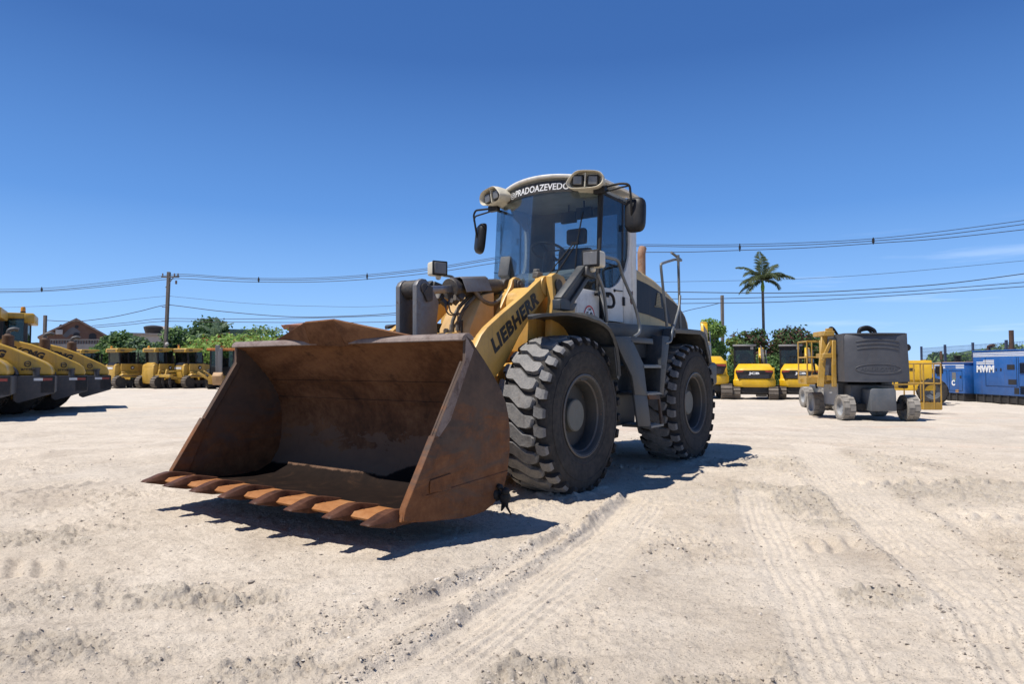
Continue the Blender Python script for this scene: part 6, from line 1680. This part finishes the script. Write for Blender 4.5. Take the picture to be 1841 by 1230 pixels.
    if ripper:
        b = MB(); b.box(-2.75, -2.45, -1.05, 1.05, .85, 1.07)
        for y in (-.45, .45): b.bar((-1.3, y, .75), (-2.6, y, .85), .12, .16); b.bar((-1.35, y, 1.35), (-2.55, y, 1.25), .10, .10); b.prism([(-2.7, 1.07), (-2.45, 1.07), (-2.5, 1.45), (-2.62, 1.45)], y - .08, y + .08, 'y')
        rp = b.build('ripper', 'ochre', o, bev=.02)
        for y in (-.85, 0, .85):
            b = MB(); b.prism([(-2.68, 1.15), (-2.52, 1.15), (-2.50, .3), (-2.44, .06), (-2.56, .14), (-2.66, .4)], y - .05, y + .05, 'y'); b.build('shank', 'dark', rp)
    return o
make_dozer(166, 51.5, R(60), 'bulldozer leftmost of the row, half hidden by the rollers', deere=True)
make_dozer(231, 48.5, R(58), 'bulldozer with DEERE in white on its tank, beside the rollers', deere=True)
make_dozer(297, 48.0, R(60), 'bulldozer with a plain yellow tank, in front of the tall pole', deere=False)
make_dozer(350, 48.5, R(60), 'bulldozer carrying the yellow ripper bar with steel shanks', ripper=True, deere=True)

# ---- orange-roofed backhoe loader half hidden by the bucket
g = ground_at(405, 46); o = empty('backhoe_loader', tuple(g), R(95), 'digger with orange cab roof and upright grey boom, left of the bucket', 'backhoe loader')
b = MB()
for x, y in ((-.6, .75), (-.6, -.75), (.7, .75), (.7, -.75)): b.box(x - .05, x + .05, y - .05, y + .05, 1.0, 2.6)
b.box(-.65, .75, -.8, .8, .9, 1.5); b.boxm(Matrix.Translation((.1, 0, 1.8)), .3, .5, .6); cb = b.build('cab', 'black', o)
b = MB(); b.box(-.62, -.61, -.72, .72, 1.5, 2.58); b.build('rear_window', 'cabglass', cb)
b = MB(); b.box(-.85, .85, -.95, .95, 2.6, 2.76); b.build('cab_roof', 'orange', cb, bev=.04, seg=2)
b = MB(); b.bar((-1.0, .12, .6), (-1.15, .12, 2.95), .20, .26, up=(0, 1, 0)); b.bar((-1.25, -.12, .9), (-1.25, -.12, 2.75), .16, .20, up=(0, 1, 0)); b.bar((-1.3, .0, 1.0), (-1.25, 0, 2.5), .08, .08, up=(0, 1, 0)); b.build('boom', 'steel', o, bev=.02)
b = MB(); b.prism([(-1.5, .3), (-1.2, .35), (-1.1, .8), (-1.35, 1.15), (-1.65, .9)], -.3, .3, 'y'); b.build('digging_bucket', 'tan', o, bev=.02)
for s in (1, -1):
    b = MB(); b.bar((-.85, s * .45, .45), (-.95, s * 1.45, 1.15), .14, .16, up=(1, 0, 0)); b.bar((-.8, s * .4, .75), (-.9, s * 1.1, 1.25), .08, .10, up=(1, 0, 0)); b.build('stabiliser', 'ochre', o, bev=.01)
b = MB(); b.box(-.9, -.65, -.8, .8, .35, .9); b.box(.7, 2.2, -.4, .4, .8, 1.5); b.build('body', 'ochre', o, bev=.03)
for s in (1, -1): tyre_wheel('wheel', o, (0, s * .85, .68), .70, .45, .36, 'rubber', 'ochre', 18); tyre_wheel('wheel', o, (2.0, s * .8, .45), .46, .3, .24, 'rubber', 'ochre', 16)

# ---- excavators seen from behind
def make_excavator(px, depth, rz, label, k=1.0, boom_up=False):
    g = ground_at(px, depth)
    o = empty('excavator', tuple(g), rz, label, 'excavator', 'yellow excavators parked side by side')
    for s in (1, -1): crawler(o, s * .60 * k, s * 1.00 * k, -.85 * k, .95 * k, .29 * k, 'track', 34)
    b = MB(); b.box(-.7 * k, .7 * k, -.62 * k, .62 * k, .22 * k, .50 * k); b.cyl((0, 0, .48 * k), (0, 0, .60 * k), .42 * k, n=24)
    b.prism([(-.62 * k, .5 * k), (-.3 * k, .56 * k), (.3 * k, .56 * k), (.62 * k, .5 * k), (.62 * k, .3 * k), (-.62 * k, .3 * k)], -.95 * k, -.7 * k, 'x'); b.build('undercarriage', 'dark', o, bev=.01)
    # counterweight: plan rounded, tall profile
    def ring(z, hw, back, m): return [(-.30, -hw), (-back + .18, -hw), (-back + .06, -hw + .14), (-back, -hw + .38), (-back, hw - .38), (-back + .06, hw - .14), (-back + .18, hw), (-.30, hw)]
    b = MB(); loops = []
    for z, hw, back in ((.56, .88, 1.00), (.62, .90, 1.04), (.88, .91, 1.05), (.92, .86, 1.02), (1.34, .84, .98), (1.36, .83, .97), (1.60, .68, .62), (1.62, .64, .50)):
        loops.append([b.bm.verts.new((x * k, y * k, z * k)) for x, y in ring(z, hw, back, 0)])
    for p, q in zip(loops[:-1], loops[1:]):
        n = len(p)
        for i in range(n): b._face([p[i], p[(i + 1) % n], q[(i + 1) % n], q[i]])
    b._face(loops[0][::-1]); b._face(loops[-1])
    cw = b.build('counterweight', 'jyellow', o, bev=.02, seg=2)
    b = MB(); b.prism([(-.78, 1.32), (.78, 1.32), (.80, 1.22), (.68, .94), (-.68, .94), (-.80, 1.22)], -1.06, -.98, 'x')
    bmesh.ops.transform(b.bm, matrix=Matrix.Scale(k, 4), verts=b.bm.verts); rp = b.build('rear_grille', 'black', cw, bev=.01)
    b = MB()
    for i in range(5): b.box(-1.068 * k, -1.060 * k, -.62 * k, .62 * k, (.97 + .035 * i) * k, (.985 + .035 * i) * k)
    b.build('grille_slats', 'rollgrey', rp)
    for s in (1, -1):
        b = MB(); b.prism([(s * .77, 1.31), (s * .44, 1.31), (s * .48, 1.25), (s * .77, 1.23)], -1.068, -1.05, 'x'); bmesh.ops.transform(b.bm, matrix=Matrix.Scale(k, 4), verts=b.bm.verts); b.build('tail_light', 'redlens', rp)
    lettering('rear_lettering', 'JCB', 'whitevinyl', rp, (-1.064 * k, .24 * k, 1.11 * k), (0, -1, 0), (0, 0, 1), .46 * k, .13 * k, bold=.05, depth=.006)
    b = MB(); b.box(-.35 * k, .9 * k, -.88 * k, .88 * k, .60 * k, .95 * k); b.box(-.35 * k, .85 * k, -.88 * k, -.30 * k, .9 * k, 1.45 * k); b.build('upper_body', 'jyellow', o, bev=.02)
    b = MB()
    for x, y in ((-.30, .84), (-.30, -.04), (.75, .84), (.75, -.04)): b.bar((x * k, y * k, .95 * k), (x * k * .95, y * k, 2.42 * k), .09, .09, up=(0, 1, 0))
    b.box(-.34 * k, .8 * k, -.08 * k, .88 * k, .9 * k, 1.62 * k); b.box(-.33 * k, .0 * k, .15 * k, .6 * k, 1.6 * k, 2.1 * k)
    b.box(-.335 * k, -.30 * k, -.08 * k, .88 * k, 2.25 * k, 2.45 * k); cb = b.build('cab', 'black', o, bev=.01)
    b = MB(); b.prism([(-.40, 2.42), (-.36, 2.52), (.70, 2.54), (.85, 2.44)], -.12, .92, 'y'); bmesh.ops.transform(b.bm, matrix=Matrix.Scale(k, 4), verts=b.bm.verts); b.build('cab_roof', 'rollgrey', cb, bev=.02)
    b = MB(); b.box(-.34 * k, -.33 * k, .0, .80 * k, 1.66 * k, 2.25 * k); b.build('rear_window', 'cabglass', cb)
    for y in (.86, -.06):
        b = MB(); b.box(-.26 * k, .72 * k, y * k - .005, y * k + .005, 1.64 * k, 2.38 * k); b.build('side_window', 'cabglass', cb)
    b = MB(); b.boxm(Matrix.Translation((-.36 * k, .08 * k, 2.34 * k)), .06, .13, .13); b.build('work_lamp', 'lens', cb)
    b = MB()
    if not boom_up:
        b.prism([(.55, .8), (.85, 1.0), (1.0, 2.05), (1.45, 2.42), (2.3, 2.1), (2.3, 1.9), (1.5, 2.15), (1.3, 1.95), (1.2, .8)], -.46, -.24, 'y')
        b.prism([(2.2, 2.15), (2.35, 2.1), (2.15, .9), (2.0, .95)], -.44, -.26, 'y')
    else:
        b.prism([(.55, .8), (.85, 1.0), (.9, 2.3), (1.1, 2.98), (1.35, 3.05), (1.30, 2.2), (1.2, .8)], -.30, -.04, 'y')
        b.prism([(1.1, 3.02), (1.3, 3.06), (2.1, 1.4), (1.9, 1.3)], -.28, -.06, 'y')
    bmesh.ops.transform(b.bm, matrix=Matrix.Scale(k, 4), verts=b.bm.verts)
    bo = b.build('boom', 'jyellow', o, bev=.02)
    b = MB()
    y0 = -.56 if not boom_up else -.38
    zt = 2.45 if not boom_up else 2.85
    b.cyl((.75 * k, y0 * k, .9 * k), (1.0 * k, y0 * k, zt * .75 * k), .06, n=10); b.cyl((1.0 * k, y0 * k, zt * .75 * k), (1.1 * k, y0 * k, zt * .93 * k), .035, n=8)
    b.build('boom_ram', 'chrome', bo)
    b = MB(); r_ = random.Random(4)
    for i in range(5): b.tube(fillet([(.6 * k, (y0 + .1 + .03 * i) * k, 1.0 * k), (.55 * k, (y0 + .1 + .03 * i) * k, 1.9 * k), (.95 * k, (y0 + .12 + .03 * i) * k, (zt - .15 + .05 * i) * k)], .3), .018, 6)
    b.build('hose_bundle', 'hose', bo)
    b = MB(); b.prism([(1.55, .05), (2.0, .1), (2.2, .55), (2.0, 1.0), (1.8, .7)], -.6, -.1, 'y'); bmesh.ops.transform(b.bm, matrix=Matrix.Scale(k, 4), verts=b.bm.verts); b.build('digging_bucket', 'dark', bo)
    return o
make_excavator(1355, 31.3, R(71), 'yellow excavator with its whole tail in view, left of the two matching ones')
make_excavator(1438, 31.3, R(68), 'yellow excavator partly covered by the railed work platform')
make_excavator(1262, 32.0, R(78), 'yellow excavator with raised boom mostly hidden behind the loader tail', 1.22, True)

# ---- articulated boom lift with charcoal cover
def lift_chassis(o, wheels, wr=.33, ww=.30):
    for x, y in wheels:
        w_ = tyre_wheel('wheel', o, (x, y, wr), wr, ww, .20, 'dustytyre', 'lightgrey', 13, True)
g = ground_at(1549, 18.2); BZ = R(90 - 4)
lift = empty('boom_lift', tuple(g), BZ, 'articulated boom lift with charcoal cover and dusty block tyres', 'boom lift')
lift_chassis(lift, ((-.80, .79), (-.80, -.79), (1.00, .86), (1.00, -.86)))
b = MB(); b.prism([(-.32, .26), (.32, .26), (.31, .80), (.25, .84), (-.25, .84), (-.31, .80)], -1.20, -.55, 'x'); nose = b.build('chassis_nose', 'midgrey', lift, bev=.03, seg=2)
b = MB(); b.prism([(-1.0, -.22), (-.72, -.06), (-.74, .16), (-1.02, .26), (-.88, .02)], .842, .846, 'z'); b.build('green_marking', 'greenvinyl', nose)
b = MB(); b.box(-.62, 1.25, -.55, .55, .30, .92); b.box(-.15, .80, .40, .72, .32, .98); b.box(-.15, .80, -.72, -.40, .32, .98); b.build('chassis', 'midgrey', lift, bev=.03)
b = MB(); b.box(-.25, .70, .72, .745, .36, .95); b.build('side_door', 'lightgrey', lift, bev=.01)
b = MB(); b.cyl((1.0, -.8, .36), (1.0, .8, .36), .09, n=12); b.build('axle', 'dark', lift)
b = MB(); b.cyl((-.80, -.72, .36), (-.80, .72, .36), .07, n=12); b.box(-.92, -.70, -.55, .55, .28, .44)
for s in (1, -1): b.boxm(Matrix.Translation((-.80, s * .58, .38)), .16, .12, .24)
b.build('axle', 'dark', lift, bev=.01)
b = MB(); b.cyl((.15, 0, .9), (.15, 0, 1.02), .42, n=24); b.box(-.7, 1.0, -.5, .5, 1.0, 1.12); b.build('slew_ring', 'dark', lift)
def cover(u, v):                     # bulging rear cover, slightly narrower at the top
    t = (v * 2 - 1); z = 1.0 + 1.25 * u
    hw = .80 - .035 * u ** 2
    x = -1.04 - .13 * (1 - abs(t) ** 2.6) + .05 * u + .16 * max(0, u - .9) * 10 * .4
    return (x, -t * hw + .08, z)
b = MB(); b.sheet(cover, 12, 28); 
for s in (1, -1): b.prism([(-1.02, 1.0), (-.97, 2.23), (-.95, 2.245), (.25, 2.2), (.35, 1.0)], .08 + s * .745, .08 + s * .79, 'y')
b.prism([(-.95, -.67), (-1.13, -.3), (-1.17, .08), (-1.13, .46), (-.95, .83), (.25, .82), (.25, -.66)], 2.215, 2.245, 'z')
b.prism([(-1.0, -.67), (-1.2, -.3), (-1.22, .08), (-1.2, .46), (-1.0, .83), (.3, .82), (.3, -.66)], 1.0, 1.03, 'z')
cov = b.build('turret_cover', 'liftgrey', lift, bev=.0, smooth=50)
def on_cover(t, z, o_=.004):
    u = (z - 1.0) / 1.25; p = cover(u, (t + 1) / 2); return Vector((p[0] - o_, p[1], p[2]))
for i in range(3):
    z0 = 2.02 - i * .10
    b = MB(); b.tube([on_cover(t, z0 + .055 * (1 - (t / .72) ** 2) - .02 * i * 0, .002) for t in [(-.68 + .06 * i * .3) + k * (1.36 - .06 * i * .5) / 24 for k in range(25)]], .014, 6); b.build('cover_ridge', 'liftgrey', cov, smooth=70)
b = MB(); b.tube([on_cover(.70 * math.cos(t), 1.33 + .125 * math.sin(t), .001) for t in [2 * math.pi * k / 48 for k in range(49)]], .011, 6, cap=False); b.build('oval_rim', 'liftgrey', cov, smooth=70)
lettering('cover_lettering', 'HAULOTTE', 'liftgrey', cov, 0, 0, 0, 1.0 * .92, .105, bold=.03, depth=.010, shear=.25, fn=lambda a, h_, c: on_cover((a - .46) / .80, 1.275 + h_, c - .003))
b = MB(); b.tube(fillet([(-.55, .30, 2.23), (-.55, .28, 2.38), (-.55, .08, 2.44), (-.55, -.10, 2.34), (-.55, -.12, 2.22)], .12), .050, 10); b.tube(fillet([(-.45, .25, 2.22), (-.45, .22, 2.34), (-.45, .0, 2.38), (-.45, -.1, 2.22)], .1), .035, 8)
b.build('hose_arch', 'black', lift)
b = MB()
b.bar((-.55, 1.30, .86), (-.35, 1.10, 2.26), .075, .16, up=(0, 1, 0)); b.bar((-.60, .97, .86), (-.58, .96, 2.08), .10, .10, up=(0, 1, 0)); b.bar((-.3, 1.16, 1.0), (-.2, 1.12, 2.1), .06, .12, up=(0, 1, 0))
b.box(-.62, .2, .94, 1.20, 2.20, 2.33); b.box(-.60, -.1, .92, 1.24, 1.62, 1.74); b.bar((-.55, 1.24, 1.55), (-.56, 1.0, 2.1), .06, .09, up=(0, 1, 0)); b.box(-.5, .3, .95, 1.25, 1.02, 1.16)
b.box(-.55, -.45, .95, 1.12, 2.33, 2.40)
b.build('folded_boom', 'liftyellow', lift, bev=.012)
b = MB(); b.tube(fillet([(-.5, 1.04, 2.25), (-.5, 1.02, 2.42), (-.4, .9, 2.42), (-.3, .75, 2.25)], .1), .035, 8); b.tube([(.2, 1.12, .8), (.3, 1.15, 1.5)], .03, 6); b.build('boom_hose', 'black', lift)

def basket(parent_name, label, px, depth, z_floor, hgt, wx_, wy_, rz, rails, cat='work platform', ctrl=None):
    g = at(px, 660, depth); gzz = gz(g.x, depth)
    o = empty(parent_name, (g.x, depth, gzz), rz, label, cat)
    b = MB(); z = z_floor
    b.box(-wx_ / 2, wx_ / 2, -wy_ / 2, wy_ / 2, z, z + .03)
    for s in (1, -1): b.box(-wx_ / 2, wx_ / 2, s * wy_ / 2 - .01, s * wy_ / 2 + .01, z - .02, z + .20); b.box(s * wx_ / 2 - .01, s * wx_ / 2 + .01, -wy_ / 2, wy_ / 2, z - .02, z + .20)
    fl = b.build('floor_tray', 'liftyellow', o, bev=.004)
    b = MB(); r = .022
    for q in rails:
        zz = z + hgt * q
        b.tube([(-wx_ / 2, -wy_ / 2, zz), (wx_ / 2, -wy_ / 2, zz), (wx_ / 2, wy_ / 2, zz), (-wx_ / 2, wy_ / 2, zz), (-wx_ / 2, -wy_ / 2, zz)], r, 8)
    for x, y in ((-1, -1), (1, -1), (1, 1), (-1, 1), (-1, -.2), (1, -.2)): b.tube([(x * wx_ / 2, y * wy_ / 2, z), (x * wx_ / 2, y * wy_ / 2, z + hgt)], r, 8)
    b.build('guard_rail', 'liftyellow', o)
    return o
# the platform held by the charcoal lift is a part of it
bk = basket('work_platform', None, 1464, 18.9, .93, 1.16, .75, .62, R(84), (1.0, .62, .30))
for kx in ('label', 'category'):
    if kx in bk: del bk[kx]
for ch in list(bk.children):
    ch.parent = lift; ch.matrix_local = lift.matrix_basis.inverted() @ bk.matrix_basis
bpy.data.objects.remove(bk)
b = MB(); b.box(-.25, .25, 1.25, 1.55, .95, 1.1); b.bar((.1, 1.15, 1.1), (.1, 1.6, 1.0), .1, .1); b.build('platform_mount', 'liftyellow', lift)

# second lift behind, only its platform and lower boom in view
bk2 = basket('boom_lift', 'yellow railed work platform of a second lift, right of the charcoal cover', 1657, 20.6, .16, 1.36, 1.0, .52, R(90), (1.0, .56), 'boom lift')
b = MB(); b.boxm(Matrix.Translation((.1, .52, .98)), .22, .20, .42); b.build('control_box', 'black', bk2, bev=.02)
b = MB(); b.bar((-.2, .3, .90), (-.2, 1.35, .88), .06, .05); b.bar((.3, .3, .80), (.5, 1.5, .78), .09, .09); b.bar((.5, .75, .2), (.5, .75, .8), .08, .08, up=(0, 1, 0)); b.bar((.6, 1.05, .2), (.6, 1.05, .8), .08, .08, up=(0, 1, 0)); b.build('lower_boom', 'liftyellow', bk2)
b = MB(); b.box(.2, 1.6, .75, 1.9, .35, .75); b.build('chassis', 'midgrey', bk2, bev=.03)
for y in (.8, 1.9): tyre_wheel('wheel', bk2, (1.3, y, .33), .33, .28, .19, 'dustytyre', 'lightgrey', 13, True)
b = MB(); b.tube([(-.3, -.05, .18), (-.3, -.05, .42)], .03, 6); b.boxm(Matrix.Translation((-.3, -.05, .22)), .14, .10, .10); b.build('foot_pedal', 'dark', bk2)
# third lift: two wheels and a chassis far left behind
g = ground_at(1482, 22.5); o3 = empty('boom_lift', tuple(g), R(86), 'low lift chassis behind, showing one dusty wheel left of the charcoal lift', 'boom lift')
lift_chassis(o3, ((0, 0), (0, -1.5), (1.7, 0), (1.7, -1.5)), .36)
b = MB(); b.box(-.3, 2.0, -1.3, -.2, .35, .8); b.build('chassis', 'midgrey', o3, bev=.03)

# ---- yellow telehandler behind the platform
g = ground_at(1634, 27.0); th_ = empty('telehandler', tuple(g), R(150), 'yellow telehandler with round mirror between charcoal lift and small generator', 'telehandler')
b = MB(); b.box(-.75, .75, -.2, 1.0, .95, 1.72); b.box(-.85, .6, -.2, .95, .55, .95); b.box(-.8, -.2, -1.0, -.1, .5, .9); hb = b.build('engine_cover', 'jyellow', th_, bev=.04, seg=2)
lettering('cover_lettering', 'JCB', 'letter', hb, (.28, 1.006, 1.28), (-1, 0, 0), (0, 0, 1), .46, .15, bold=.05, depth=.006)
lettering('cover_lettering', 'JCB', 'letter', hb, (-.757, .62, 1.28), (0, -1, 0), (0, 0, 1), .46, .15, bold=.05, depth=.006)
b = MB(); b.prism([(-.9, 1.2), (-.6, 1.75), (1.8, 1.5), (2.0, 1.1), (1.4, 1.2)], -.55, -.25, 'y'); b.build('boom', 'jyellow', th_, bev=.02)
b = MB()
for x, y in ((-.4, -.6), (.9, -.6), (.9, -1.3), (-.4, -1.3)): b.box(x - .05, x + .05, y - .05, y + .05, .8, 1.7)
b.box(-.5, 1.0, -1.35, -.55, .7, 1.1); b.boxm(Matrix.Translation((-1.0, .35, 1.35)), .25, .3, .3); b.build('cab', 'black', th_, bev=.02)
b = MB(); b.tube(fillet([(-.8, -.3, 1.3), (-1.1, -.35, 1.35), (-1.15, -.35, 1.9), (-1.1, -.3, 2.0)], .1), .02, 8); b.boxm(Matrix.Translation((-1.1, -.30, 1.92)), .08, .24, .34); b.build('mirror', 'rustpipe', th_, bev=.03)
for x, y in ((-.75, .85), (-.75, -1.0), (1.5, .85), (1.5, -1.0)): tyre_wheel('wheel', th_, (x, y, .52), .52, .40, .28, 'rubber', 'midgrey', 16)
g = at(1631, 625, 24)
b = MB(); b.sphere((g.x, 24, g.z), .13, 14, (1, .6, 1)); b.tube([(g.x, 24, g.z), (g.x - .35, 24.1, g.z - .1), (g.x - .5, 24.1, gz(g.x, 24))], .025, 6)
tag(b.build('round_mirror', 'black', None), 'round black mirror on a thin stalk at the right edge of the charcoal cover', 'mirror')

# ---- blue generator sets, their long fronts facing left
def make_generator(x, y0, y1, deep, h, label, big):
    """front plane at x, running from y0 (far) to y1 (near)"""
    L = y0 - y1; zb = gz(x, (y0 + y1) / 2)
    o = empty('generator', (x, y1, zb), R(90), label, 'generator', 'blue generator sets in a row')       # local x along the front (away), local y towards the viewer's left
    s0 = .34
    b = MB(); b.box(0, L, -deep, 0, s0, h); hs = b.build('housing', 'genblue', o, bev=.025, seg=2)
    b = MB(); b.box(.05, L - .05, -deep + .05, -.05, .04, s0)
    for k in range(int(L / .45) + 1): b.box(.05 + k * .45, .11 + k * .45, -.052, .01, .02, s0 - .01)
    b.build('skid', 'dark', o)
    b = MB(); b.box(-.02, L + .02, -deep - .02, .02, h, h + .05); b.build('lid', 'genblue', hs, bev=.01)
    for i in range(3):
        b = MB(); b.box(.02, L - .02, .0, .004, h - .08 - .065 * i, h - .045 - .065 * i); b.build('white_stripe', 'whitevinyl', hs)
    return o, hs, L
g2, hs, L = make_generator(19.15, 30.95, 28.55, 1.15, 1.62, 'smaller blue generator with a white letter C on its door', False)
def rect(o, x0, x1, z0, z1, mat, name, d=.006, y=0.0):
    b = MB(); b.box(x0, x1, y, y + d, z0, z1); return b.build(name, mat, o)
for x0 in (.15, 1.15):
    b = MB()
    for (p, q) in (((x0, .45), (x0 + .85, .45)), ((x0, 1.32), (x0 + .85, 1.32)), ((x0, .45), (x0, 1.32)), ((x0 + .85, .45), (x0 + .85, 1.32))): b.bar((p[0], .003, p[1]), (q[0], .003, q[1]), .012, .012, up=(0, 1, 0))
    b.build('door_seam', 'navy', hs)
rect(hs, 1.50, 1.85, 1.06, 1.18, 'hole', 'louvre'); rect(hs, 1.45, 1.80, .52, .62, 'hole', 'louvre'); rect(hs, .55, .80, .92, 1.24, 'lens', 'gauge_window'); rect(hs, .20, .30, .98, 1.10, 'hole', 'latch'); rect(hs, .40, .60, .38, .50, 'tan', 'plate')
b = MB(); b.box(.55, 1.25, .004, .012, 1.42, 1.55); b.build('name_board', 'genblue', hs)
lettering('white_letter', 'C', 'whitevinyl', hs, (.84, .003, .66), (-1, 0, 0), (0, 0, 1), .22, .25, bold=.05, depth=.006)
b = MB(); b.tube([(.72 - .12 * math.cos(t), .006, .86 + .10 * math.sin(t)) for t in [R(q) for q in range(-10, 100, 12)]], .012, 5); b.build('green_swoosh', 'greenvinyl', hs)
g1, hs, L = make_generator(19.42, 28.40, 23.2, 1.5, 2.10, 'larger blue generator lettered MWM with dark exhaust pipes', True)
lettering('maker_lettering', 'MWM', 'whitevinyl', hs, (L - .22, .003, 1.24), (-1, 0, 0), (0, 0, 1), 1.02, .30, bold=.055, depth=.006)
for i in range(3): rect(hs, L - 1.24, L - .22 if i < 2 else L - .62, 1.58 + .065 * i, 1.62 + .065 * i, 'whitevinyl', 'name_stripe')
for xs in ((L - 2.45, L - .75), (L - 4.3, L - 2.55)):
    b = MB()
    for (p, q) in (((xs[0], .70), (xs[1], .70)), ((xs[0], .70), (xs[0], 1.85)), ((xs[1], .70), (xs[1], 1.85))): b.bar((p[0], .003, p[1]), (q[0], .003, q[1]), .012, .012, up=(0, 1, 0))
    b.build('door_seam', 'navy', hs)
for (x0, x1, z0, z1) in ((L - 2.35, L - 1.95, 1.36, 1.56), (L - 2.42, L - 2.0, .78, .98), (L - 1.65, L - 1.57, 1.3, 1.42), (L - 1.38, L - 1.32, 1.3, 1.42), (L - 2.55, L - 2.3, .42, .66)): rect(hs, x0, x1, z0, z1, 'hole', 'grille_opening')
for z in (.45, .53, .61, .69, 1.26, 1.34, 1.42, 1.50, 1.58): 
    b = MB(); b.prism([(.0, z), (.03, z - .03), (.03, z - .02), (.0, z + .045)], L - 3.7, L - 2.62, 'x'); b.build('louvre', 'navy', hs)
for x in (L - 1.75, L - 2.75):
    b = MB(); b.cyl((x, -.35, 2.13), (x, -.35, 2.92), .085, n=14); b.cyl((x, -.35, 2.13), (x, -.35, 2.22), .14, n=14); b.build('exhaust_pipe', 'rustpipe', g1)
b = MB(); b.tube(fillet([(L - .45, -.35, 2.13), (L - .45, -.35, 2.32), (L - .75, -.35, 2.36)], .1), .07, 8); b.build('air_intake', 'rustpipe', g1)
# ---- tan machine behind the generators
g = ground_at(1733, 33.5); o = empty('road_roller', tuple(g), R(10), 'tan machine hood with black stack rising behind the small generator', 'road roller')
b = MB(); b.box(-1.0, 1.2, -.7, .7, .9, 1.72); b.prism([(-1.0, 1.72), (-1.2, .9), (-1.0, .9)], -.7, .7, 'y'); b.build('engine_hood', 'tan', o, bev=.05, seg=2)
b = MB(); b.cyl((-.75, -.4, 1.7), (-.75, -.4, 1.98), .14, n=14); b.cyl((-.75, -.4, 1.98), (-.75, -.4, 2.04), .18, n=14); b.build('air_stack', 'black', o)
b = MB(); b.box(.2, .6, -.3, .1, 1.72, 1.80); b.box(-.6, 1.0, -.6, .6, .4, .95); b.build('body', 'rollgrey', o)
for x in (-.7, 1.0):
    for s in (1, -1): tyre_wheel('wheel', o, (x, s * .7, .5), .5, .4, .25, 'rubber', 'tan', 16)
